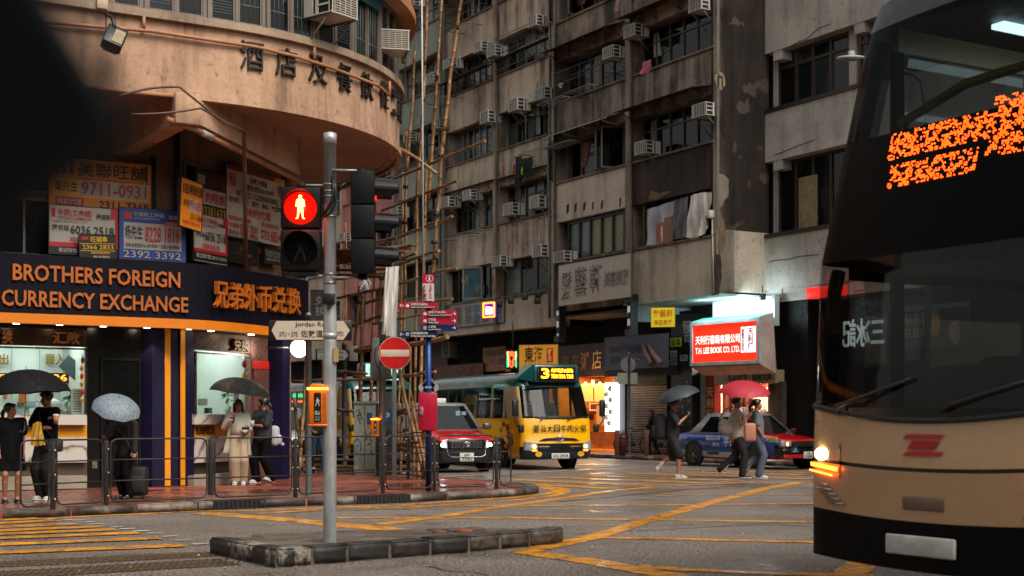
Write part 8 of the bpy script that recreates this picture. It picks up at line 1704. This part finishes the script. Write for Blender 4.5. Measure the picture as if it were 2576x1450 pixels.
def ik(a, b, l1, l2, hint):
    a = Vector(a); b = Vector(b); d = b-a; L = min(d.length, (l1+l2)*.999); u = d.normalized(); x = (l1*l1-l2*l2+L*L)/(2*L); h = math.sqrt(max(0, l1*l1-x*x))
    v = Vector(hint); v = (v-u*v.dot(u)).normalized(); return a+u*x+v*h, a+u*L
SKIN = P('9a6a50', .5, var=.12); HAIR = P('0b0908', .4, var=.3); EYE = P('140c0a', .3); LIP = P('7a3a34', .5)
def person(label, loc, H, rz, lh, rh, lf, rf, shirt, pants, shoes, hair='short', sleeve=.55, pw=1.0, plen=1.0, yaw=0, pitch=0, hem=.86, build=1.0, skirt=None, lean=0, group=None, grip=(1, 1), hide_head=False, skin=None, sw=1.0, stoop=0):
    t = thing('person', label, 'person', loc, rz, group); k = H/1.7; SK = skin or SKIN
    def E(p): return Vector(p[:3])*k
    ln = lambda z: -lean*max(0, z-.9)-stoop*max(0, z-1.2)     # forward lean shifts the trunk
    bp_ = lambda x, y, z: E((x*build, y+ln(z), z))
    hips = {1: bp_(.085, 0, .90), -1: bp_(-.085, 0, .90)}; sh = {1: bp_(.165, .01, 1.385), -1: bp_(-.165, .01, 1.385)}
    hand = {1: lh, -1: rh}; foot = {1: lf, -1: rf}; J = {}
    for s in (1, -1):
        e, w = ik(sh[s], E(hand[s]), .28*k, .25*k, (s*.5, .55, -.7)); kn, an = ik(hips[s], E(foot[s]), .43*k, .42*k, (s*.05, -1, 0)); J[s] = (e, w, kn, an)
    hc = bp_(0, -.015, 1.575); hy = Matrix.Translation(hc) @ Matrix.Rotation(yaw, 4, 'Z') @ Matrix.Rotation(pitch, 4, 'X')
    mb = MB()
    def hb(p, rx, ry=None, rz_=None): mb.ball(Vector(), rx*k, (ry or rx)*k, (rz_ or rx)*k, 12, 0, hy @ Matrix.Translation(E(p)))
    hb((0, .02, .03), .074, .092, .09); hb((0, -.02, -.03), .062, .07, .08); hb((0, -.045, -.085), .036, .036, .028); hb((0, -.095, -.015), .012, .016, .022); hb((0, -.092, -.035), .016, .014, .011)
    for s in (1, -1): hb((s*.076, .015, -.01), .012, .02, .03)
    for s in (1, -1): hb((s*.03, -.068, -.03), .028, .018, .022)
    mb.cap(bp_(0, .012, 1.42), .056*k, hy @ E((0, .012, -.06)), .05*k)
    mb.ball(bp_(0, 0, 1.24), .15*k*build, .095*k*build, .19*k, 14); mb.ball(bp_(0, 0, 1.02), .135*k*build, .09*k*build, .16*k, 14); mb.ball(bp_(0, .01, .92), .15*k*build, .105*k*build, .12*k, 14)
    for s in (1, -1):
        e, w, kn, an = J[s]; mb.cap(bp_(s*.05, .0, 1.40), .05*k, sh[s], .052*k); mb.cap(sh[s], .05*k, e, .038*k); mb.cap(e, .038*k, w, .026*k)
        mb.cap(hips[s], .085*k*build, kn, .055*k); mb.cap(kn, .053*k, kn.lerp(an, .35)+E((0, .012, 0)), .054*k); mb.cap(kn.lerp(an, .3), .053*k, an, .034*k); mb.cap(an, .036*k, an+E((0, -.1, -.045)), .03*k)
    body = remesh(mb, 'body', [SK, EYE, LIP], t, .013*k, 2)
    mb = MB()
    for s in (1, -1):       # palms, four bent fingers and a thumb
        e, w, kn, an = J[s]; d = (w-e).normalized(); gr = grip[0 if s == 1 else 1]; side = d.cross(Vector((0, 0, 1))); side = side.normalized() if side.length > .1 else Vector((0, -1, 0)); pn = d.cross(side).normalized()
        pc = w+d*.05*k; q = Matrix((side, d, pn)).transposed().to_4x4(); q.translation = pc; mb.ball(Vector(), .036*k, .052*k, .016*k, 10, 0, q)
        curl = .25+1.0*gr
        for i in range(4):
            L = (.072, .08, .075, .058)[i]*k; b0 = w+d*.088*k+side*(.024-.016*i)*k; d1 = (d*math.cos(curl*.6)-pn*math.sin(curl*.6)); d2 = (d*math.cos(curl*1.7)-pn*math.sin(curl*1.7)); m1 = b0+d1*L*.5; mb.cap(b0-d*.012*k, .0092*k, m1, .0085*k, 6); mb.cap(m1, .0085*k, m1+d2*L*.5, .007*k, 6)
        th = w+d*.03*k+side*.026*k; mb.cap(th, .0105*k, th+(d*.6+side*.7-pn*.5*gr).normalized()*.035*k, .0095*k, 6); a = th+(d*.6+side*.7-pn*.5*gr).normalized()*.035*k; mb.cap(a, .0095*k, a+(d*.9+side*.1-pn*.8*gr).normalized()*.028*k, .008*k, 6)
    for s in (1, -1): mb.ball(Vector(), .015*k, .006*k, .007*k, 8, 1, hy @ Matrix.Translation(E((s*.031, -.078, .006)))); mb.ball(Vector(), .019*k, .006*k, .004*k, 8, 1, hy @ Matrix.Translation(E((s*.032, -.08, .03))))
    mb.ball(Vector(), .022*k, .008*k, .007*k, 8, 2, hy @ Matrix.Translation(E((0, -.086, -.058)))); join_mesh(body, mb)
    # shirt
    m, bag = shirt[0], shirt[1]; mb = MB(); b = bag
    mb.ball(bp_(0, 0, 1.25), (.16*build+b)*k, (.105*build+b)*k, .19*k, 14); mb.cap(bp_(0, 0, 1.2), (.125*build+b)*k, bp_(0, 0, hem+.12), (.13*build+b)*k, 14)
    for q_ in (-.07, .07): mb.cap(bp_(q_, 0, 1.3), (.09*build+b)*k, bp_(q_, 0, hem+.1), (.09*build+b)*k, 12)
    for s in (1, -1):
        e, w, kn, an = J[s]; mb.cap(bp_(s*.05, .0, 1.39), (.058+b*.4)*k, sh[s], (.062+b*.5)*k)
        if sleeve <= 1: mb.cap(sh[s], (.062+b*.6)*k, sh[s].lerp(e, sleeve), (.056+b*.9)*k)
        else: mb.cap(sh[s], (.06+b*.5)*k, e, (.05+b*.6)*k); mb.cap(e, (.05+b*.6)*k, e.lerp(w, min(1, sleeve-1)), (.038+b*.6)*k)
    remesh(mb, 'shirt', m, t, .015*k, 4)
    if skirt:
        mb = MB(); n = 20; prof = [(0.15, 1.0), (.19, .8), (.215, skirt[1]+.1), (.225, skirt[1])]
        vs = [E(((r_+.012*math.sin(5*a))*build*math.cos(a), .78*(r_+.012*math.sin(5*a))*math.sin(a), z)) for r_, z in prof for a in [2*math.pi*j/n for j in range(n)]]
        mb.add(vs, [(i*n+j, i*n+(j+1) % n, (i+1)*n+(j+1) % n, (i+1)*n+j) for i in range(3) for j in range(n)], 0, True); mb.build('skirt', skirt[0], t, False)
    if pants:
        mb = MB(); mb.ball(bp_(0, .005, .93), (.155*build)*k, (.112*build)*k, .12*k, 14)
        for s in (1, -1):
            e, w, kn, an = J[s]; end = an+E((0, 0, .0)); mb.cap(hips[s], .098*k*build*min(pw, 1.15), kn, .07*k*pw)
            if plen > .55: fr = min(1, (plen-.5)/.5); mb.cap(kn, .07*k*pw, kn.lerp(end, fr), .062*k*pw)
        remesh(mb, 'trousers' if plen > .55 else 'shorts', pants, t, .016*k, 3)
    for s in (1, -1):
        e, w, kn, an = J[s]; mb = MB(); dn = Vector((0, -1, 0)); up = (kn-an).normalized(); tilt = foot[s][3] if len(foot[s]) > 3 else 0
        T = Matrix.Translation(an) @ Matrix.Rotation(-tilt, 4, 'X')
        mb.add([], []); mb.ball(Vector(), .047*k, .07*k, .05*k, 12, 0, T @ Matrix.Translation(E((0, .01, -.035)))); mb.ball(Vector(), .05*k, .095*k, .036*k, 12, 0, T @ Matrix.Translation(E((0, -.1, -.05))))
        mb.rbox(-.047*k, .047*k, -.195*k, .075*k, -.088*k, -.06*k, .02*k, 1, T); o = mb.build('shoe', [shoes[0], shoes[1] if len(shoes) > 1 else shoes[0]], t, False)
    mb = MB(); hb2 = lambda p, rx, ry, rz_: mb.ball(Vector(), rx*k, ry*k, rz_*k, 12, 0, hy @ Matrix.Translation(E(p)))
    hb2((0, .035, .048), .085, .1, .088); hb2((0, -.035, .085), .068, .055, .035)
    for s in (1, -1): hb2((s*.066, .02, .02), .022, .06, .055)
    hp = lambda *p: hy @ E(p)
    if hair == 'long':
        for x in (-.065, -.03, 0, .03, .065): mb.cap(hp(x, .07, .03), .04*k, hp(x*1.25, .1, -.3), .03*k)
        mb.cap(hp(.072, .0, .04), .028*k, hp(.105, -.04, -.28), .028*k); mb.cap(hp(-.072, .02, .04), .026*k, hp(-.09, .04, -.2), .024*k)
    if hair in ('pony', 'bun'): mb.cap(hp(0, .12, .02), .032*k, hp(.01, .17, -.05), .038*k); mb.cap(hp(.01, .17, -.05), .036*k, hp(.02, .16, -.2 if hair == 'pony' else -.08), .018*k)
    remesh(mb, 'hair', HAIR, t, .012*k, 1)
    return t, {1: t_w(loc, rz, J[1][1]+(J[1][1]-J[1][0]).normalized()*.06*k), -1: t_w(loc, rz, J[-1][1]+(J[-1][1]-J[-1][0]).normalized()*.06*k)}
def t_w(loc, rz, p): return Matrix.Translation(loc) @ Matrix.Rotation(rz, 4, 'Z') @ p
def umbrella(label, rim, axis, R, dep, grip, m, m2=None, ribs=8, hook=False, rimm=None):
    """canopy whose rim centre is at rim, opening along -axis; shaft runs to the grip"""
    ax = Vector(axis).normalized(); rim = Vector(rim); q = ax.to_track_quat('Z', 'Y').to_matrix().to_4x4(); T = Matrix.Translation(rim) @ q
    t = thing('umbrella', label, 'umbrella', grip); mb = MB(); nr = 7; na = ribs*4; vs = []
    for i in range(nr+1):
        u = i/nr
        for j in range(na):
            ph = (j % 4)/4; sc_ = 1-.055*math.sin(math.pi*ph)*u*1.0; rr_ = R*math.sin(u*1.25)/math.sin(1.25)*sc_; z = dep*(math.cos(u*1.25)-math.cos(1.25))/(1-math.cos(1.25))-.02*math.sin(math.pi*ph)*u*R*-1.2
            a = 2*math.pi*j/na; vs.append((rr_*math.cos(a), rr_*math.sin(a), z))
    fs = [(i*na+j, i*na+(j+1) % na, (i+1)*na+(j+1) % na, (i+1)*na+j) for i in range(nr) for j in range(na)]
    for f_ in fs:
        pass
    for i in range(nr):
        for j in range(na): mb.f.append(fs[i*na+j]); mb.m.append((j//4) % 2 if m2 else 0); mb.s.append(True)
    mb.v = [tuple(T @ Vector(v)) for v in vs]; mb.build('canopy', [m, m2 or m], t)
    top = T @ Vector((0, 0, dep+.05)); g_ = Vector(grip); mb = MB(); mb.tube([top, T @ Vector((0, 0, dep)), g_], [.004, .006, .006], 7); mb.build('shaft', P('2a2c2e', .4, .5), t)
    mb = MB(); d = (g_-top).normalized()
    if hook: e = d.orthogonal().normalized(); mb.tube([g_-d*.06, g_+d*.06, g_+d*.11+e*.02, g_+d*.12+e*.05, g_+d*.09+e*.075], .012, 7)
    else: mb.cyl(g_-d*.05, g_+d*.07, .015, .017, 8)
    mb.build('handle', BLK, t)
    mb = MB(); hub = T @ Vector((0, 0, dep*.35))
    for k in range(ribs):
        a = 2*math.pi*k/ribs; pr = []
        for i in range(5): u = i/4; pr.append(T @ Vector((R*math.sin(u*1.25)/math.sin(1.25)*.99*math.cos(a), R*math.sin(u*1.25)/math.sin(1.25)*.99*math.sin(a), dep*(math.cos(u*1.25)-math.cos(1.25))/(1-math.cos(1.25))-.006)))
        mb.tube(pr, .0035, 4); mb.cyl(hub, pr[2], .003, n=4)
    mb.build('ribs', P('4a4c4e', .4, .6), t)
    return t
BLKC = P('060608', .9, var=.3, spec=.15); CHARC = P('26262a', .85); BEIGE = P('a08c74', .85, var=.12); OFFW = P('b4b0a8', .85, var=.08)
st_ = lambda x, y=0.0: (x, y, .085)
# --- left pair under the black umbrella
def gp(px, py, z=.12): return gnd(px, py, z)
la = gp(27, 1266); person('woman in black shirt dress and ponytail under the large black umbrella', la, 1.47, R_(28), (.2, -.05, .68), (-.2, -.1, .7), st_(.1), st_(-.1), (BLKC, .03), None, (P('0a0a0a', .3),), 'pony', .6, skirt=(BLKC, .55), yaw=R_(48), hem=.62, build=1.15)
lb = gp(118, 1258); tb, hb_ = person('man in black shirt and wide black trousers with a badge and coffee', lb, 1.66, R_(-22), (.02, -.32, 1.12), (-.3, -.24, 1.14), st_(.1), st_(-.1), (BLKC, .025), P('0c0e0d', .9), (P('b0aca4', .6), P('c4c0b8', .6)), 'short', .75, pw=1.5, yaw=R_(-20), pitch=R_(14), hem=.86)
mb = MB(); f = Fr((lb.x+.07, lb.y-.155), (1, -.2)); mb.rbox(.0, .06, -.01, .0, 1.33, 1.39, .008, 0, f.M); mb.build('badge', P('b8a8b0', .4), tb)
mb = MB(); c = hb_[1]+Vector((-.13, -.02, .02)); cc = at(148, 1075, lb.y-.3)
cup = at(92+54, 1072, lb.y-.32)
umbrella('large black umbrella held between the man and woman at the far left', at(70, 990, 20.6), (-.06, -.02, 1), .62, .36, at(62, 1070, 20.3), P('0a0b0e', .8, var=.2, spec=.2), hook=True)
cp = at(141, 1066, 20.2); t = thing('coffee_cup', 'tan paper coffee cup with white lid held by the man at the left', 'cup', cp); mb = MB(); mb.lathe([(.001, 0), (.03, 0), (.042, .12), (.001, .12)], 16, 0, Matrix.Translation(cp)); mb.build('cup', P('9a6a44', .6), t); mb = MB(); mb.lathe([(.045, .115), (.045, .13), (.038, .14), (.001, .142)], 16, 0, Matrix.Translation(cp)); mb.build('lid', P('b8b4b0', .4), t)
fb_ = Fr(at(92, 1090, 20.15).xy, (1, 0)); mb = MB(); z = lambda py, Y=20.15: HC-(py-HY)*Y/K
cloth(mb, fb_, [(-.045, z(1066)), (.02, z(1060)), (.06, z(1066))], [(-.1, z(1118)), (.0, z(1123)), (.1, z(1119))], 0, 12, .03, 6, 0, 10); cloth(mb, fb_, [(-.045, z(1066)), (.02, z(1060)), (.06, z(1066))], [(-.1, z(1118)), (.0, z(1123)), (.1, z(1119))], .06, 12, .03, 9, 0, 10)
lay(mb.build('yellow_bag', P('b08a2c', .5, vs=22, var=.45)), 'yellow patterned plastic bag hanging from the man\'s hand', 'bag')
mb = MB(); s0 = lb+Vector((.05, -.02, 0)); mb.tube([lb+Vector((-.1, -.1, 1.36)), lb+Vector((-.02, -.2, 1.15)), lb+Vector((.12, -.16, .98))], .012, 5); mb.rbox(lb.x+.0, lb.x+.3, lb.y-.22, lb.y-.12, .86, 1.06, .04); lay(mb.build('shoulder_bag', P('1a2018', .7)), 'dark green shoulder bag on the man at the left', 'bag')
# --- woman with patterned umbrella and suitcase
lc = gp(318, 1256); person('elderly woman in dark striped jacket under the patterned umbrella', lc, 1.42, R_(-30), (.30, -.1, .72), (-.24, -.24, 1.12), st_(.09), st_(-.09), (P('1c1416', .9, vs=30, var=.7), .035), BLKC, (P('14181e', .5),), 'short', 1.9, pw=1.15, yaw=R_(-25), hem=.74, build=1.1)
um, nt, b = newm('white_patterned_cloth'); v = nd(nt, 'TexVoronoi', Scale=42, feature='DISTANCE_TO_EDGE'); nt.links.new(coords(nt, (1, 1, 2)), v.inputs['Vector']); nt.links.new(ramp(nt, v.outputs['Distance'], (.04, C('30383e')), (.14, C('8494a0'))), b.inputs['Base Color']); b.inputs['Roughness'].default_value = .6
umbrella('grey umbrella with a fine white broken pattern, tilted', at(292, 1030, 20.9), (.30, -.42, .85), .37, .2, at(268, 1071, 20.75), um)
sc_ = gp(343, 1255); t = thing('suitcase', 'black soft trolley suitcase with raised steel handle', 'suitcase', sc_); mb = MB(); mb.rbox(sc_.x-.17, sc_.x+.17, sc_.y-.12, sc_.y+.12, .17, .62, .05); mb.rbox(sc_.x-.14, sc_.x+.14, sc_.y-.15, sc_.y-.1, .22, .48, .03); mb.build('case', P('0c0d10', .7), t)
mb = MB(); 
for dx in (-.1, .02): mb.cyl((sc_.x+dx, sc_.y, .6), (sc_.x+dx-.01, sc_.y-.03, .93), .011, n=7)
mb.cyl((sc_.x-.12, sc_.y-.03, .93), (sc_.x+.03, sc_.y-.03, .93), .014, n=7); mb.build('trolley_handle', STEEL, t)
for dx in (-.12, .12): mb = MB(); mb.cyl((sc_.x+dx-.015, sc_.y-.08, .15), (sc_.x+dx+.015, sc_.y-.08, .15), .035, n=12); mb.build('castor', RUBBER, t)
mb = MB(); mb.tube([lc+Vector((-.1, -.13, 1.1)), lc+Vector((.05, -.17, .9)), lc+Vector((.13, -.17, .75))], .009, 5); mb.ball(lc+Vector((.14, -.18, .70)), .03, .02, .05, 8, 1); lay(mb.build('phone_strap', [P('3a3428', .6), P('8a8890', .2, .6)]), 'thin strap with shiny charms across the striped jacket', 'strap')
# --- two women under the big black umbrella
ld = gp(600, 1219); td, hd_ = person('woman in white top and wide cream trousers with long black hair', ld, 1.60, R_(12), (.1, -.24, 1.06), (-.16, -.22, 1.30), (.09, .02, .085), (-.08, -.06, .085), (OFFW, .02), BEIGE, (P('b8b4b0', .5),), 'long', 1.95, pw=1.55, yaw=R_(8), hem=.98)
mb = MB(); f = Fr(ld.xy, (1, .1)); cloth(mb, f, [(-.16, 1.22), (-.12, 1.25)], [(-.28, .72), (-.16, .72)], -.12, 6, .02, 3, 0, 8); cloth(mb, f, [(.13, 1.25), (.2, 1.22)], [(.14, .7), (.26, .66)], -.1, 6, .02, 4, 0, 8); mb.build('open_jacket', P('a8a090', .8), td)
ph = at(618, 1077, 25.6); mb = MB(); mb.rbox(ph.x-.07, ph.x+.07, ph.y-.01, ph.y, ph.z-.03, ph.z+.02, .006); lay(mb.build('phone', BLK), 'dark phone in the hand of the woman in white', 'phone')
le = gp(661, 1215); te, he_ = person('woman in charcoal T-shirt and black trousers with white backpack and cup', le, 1.64, R_(-38), (.04, -.3, 1.16), (-.1, -.3, 1.2), (.1, .14, .1, .3), (-.09, -.08, .085), (CHARC, .035), BLKC, (P('b4b0ac', .5), P('c8c4c0', .5)), 'pony', .85, pw=1.45, yaw=R_(-40), hem=.80, build=1.1)
bk = le+Vector((.2, .12, 0)); t = thing('backpack', 'small white backpack on the woman in charcoal', 'backpack', bk); mb = MB(); mb.rbox(bk.x-.08, bk.x+.1, bk.y-.14, bk.y+.1, .82, 1.22, .07); mb.rbox(bk.x+.06, bk.x+.14, bk.y-.1, bk.y+.06, .85, 1.05, .04); mb.build('bag', P('a8aab0', .7, var=.2), t); mb = MB(); mb.tube([bk+Vector((-.02, -.1, 1.2)), le+Vector((.1, -.1, 1.36)), le+Vector((.03, -.17, 1.2))], .022, 6); mb.build('strap', P('b4b4b8', .7), t)
mb = MB(); mb.ball((bk.x+.17, bk.y-.05, .86), .035, n=10); mb.cyl((bk.x+.14, bk.y-.05, 1.0), (bk.x+.17, bk.y-.05, .88), .005, n=4); lay(mb.build('plush_charm', P('b8b4b4', .8)), 'small white ball charm dangling from the white backpack', 'charm')
cq = at(683-0-0, 1070, 25.9); cq = at(681-0, 1068, 25.95); cq = at(634, 1067, 25.9); mb = MB(); mb.lathe([(.001, 0), (.035, 0), (.045, .12), (.001, .12)], 14, 0, Matrix.Translation(cq-ZX*.05)); lay(mb.build('paper_cup', P('b4b0a8', .6)), 'white paper cup held by the woman in charcoal', 'cup')
umbrella('large black umbrella shading the woman in white and her friend', at(604, 990, 26.1), (.15, -.03, 1), .60, .30, at(588, 1056, 25.8), P('0d0e11', .75, var=.3, spec=.2), P('16140f', .7, var=.3, spec=.25))
# --- person in jeans half hidden by the signal pole
lg = gp(798, 1192); person('person in dark jacket and blue jeans half hidden behind the pole', lg, 1.66, R_(20), (.2, -.2, .84), (-.14, -.25, .98), (.1, -.2, .085), (-.08, .22, .12, .4), (P('101114', .8), .03), P('1c3a58', .8, var=.3), (P('8a6a60', .6), P('b0aaa4', .6)), 'long', 1.7, pw=.95, yaw=R_(20))
# --- crossing at the right
lh_ = gnd(1690, 1203); th, hh = person('man in black and lilac sports shirt and shorts walking with a backpack', lh_, 1.80, R_(78), (.2, .02, .86), (-.16, -.32, 1.32), (.06, .34, .24, .95), (-.07, -.14, .085), (P('14141a', .8, vs=3, var=.6), .03), P('0e1218', .85), (P('a8b4b4', .5), P('b8bcbc', .5)), 'short', .75, pw=1.5, plen=.55, yaw=R_(0), hem=.8, build=1.05, lean=.06)
umbrella('dark grey umbrella tilted over the walking man', at(1706, 999, 31.5), (-.32, -.1, 1), .52, .24, at(1706, 1046, 31.5), P('2a3238', .55, var=.2))
bk = lh_+Vector((-.2, .05, 0)); mb = MB(); mb.rbox(bk.x-.2, bk.x+.06, bk.y-.2, bk.y+.14, .88, 1.46, .09); mb.rbox(bk.x-.26, bk.x-.14, bk.y-.14, bk.y+.08, .92, 1.2, .05); lay(mb.build('backpack', P('12131a', .8)), 'large black backpack on the man in shorts', 'backpack')
li = gnd(1853, 1203); person('man in cream T-shirt and black trousers walking under the pink umbrella', li, 1.84, R_(82), (.2, -.02, .95), (-.16, -.28, 1.36), (.06, .34, .2, .8), (-.07, -.12, .085), (P('b0a494', .85, var=.12), .045), P('121110', .85), (P('4a2c20', .5), P('a8a298', .5)), 'short', .85, pw=1.25, yaw=0, hem=.8, build=1.05, group='couple under the pink umbrella')
lj = gnd(1893, 1203); lj = lj+Vector((.08, -.1, 0)); person('woman in grey green top and blue grey trousers with a pink tote', lj, 1.80, R_(84), (.18, -.1, .92), (-.2, -.12, .9), (.05, .3, .2, .8), (-.08, -.04, .085), (P('5c6668', .85), .03), P('4a5464', .85, var=.15), (P('b0a49a', .5), P('b8b0a8', .5)), 'pony', .8, pw=1.3, yaw=R_(5), hem=.84, group='couple under the pink umbrella')
umbrella('pink umbrella over the couple crossing the road', at(1873, 988, 30.9), (.02, -.25, 1), .58, .26, at(1868, 1050, 30.9), P('a01c2e', .6, var=.12))
bg_ = at(1824, 1075, 31.2); mb = MB(); mb.ball(bg_+Vector((0, -.06, -.02)), .17, .1, .16, 14); mb.ball(bg_+Vector((-.04, -.07, .07)), .12, .08, .13, 12); mb.ball(bg_+Vector((.06, -.05, -.05)), .12, .08, .12, 12); mb.tube([bg_+Vector((-.15, -.1, .18)), bg_+Vector((.02, -.12, .42)), bg_+Vector((.15, -.05, .45))], .02, 5); lay(mb.build('sling_bag', P('8a8078', .8, var=.2)), 'puffy cream sling bag on the man in cream', 'bag')
bg_ = at(1886, 1086, 30.4); mb = MB(); mb.rbox(bg_.x-.13, bg_.x+.13, bg_.y-.1, bg_.y+.03, bg_.z-.22, bg_.z+.19, .06, seg=4); mb.tube([bg_+Vector((-.12, 0, .18)), bg_+Vector((-.06, .05, .5)), bg_+Vector((.0, .1, .66))], .022, 5); lay(mb.build('tote_bag', P('a8705c', .8, var=.2)), 'salmon pink tote bag on the woman crossing', 'bag')
# --- woman by the shutter
lk = gp(1645, 1144); person('woman in black with long hair walking past the roller shutter', lk, 1.52, R_(-75), (.1, -.28, 1.0), (-.1, -.28, .95), (.06, .15, .085), (-.06, -.15, .085), (BLKC, .04), BLKC, (BLKC,), 'long', 1.9, pw=1.1, lean=.15, yaw=0)
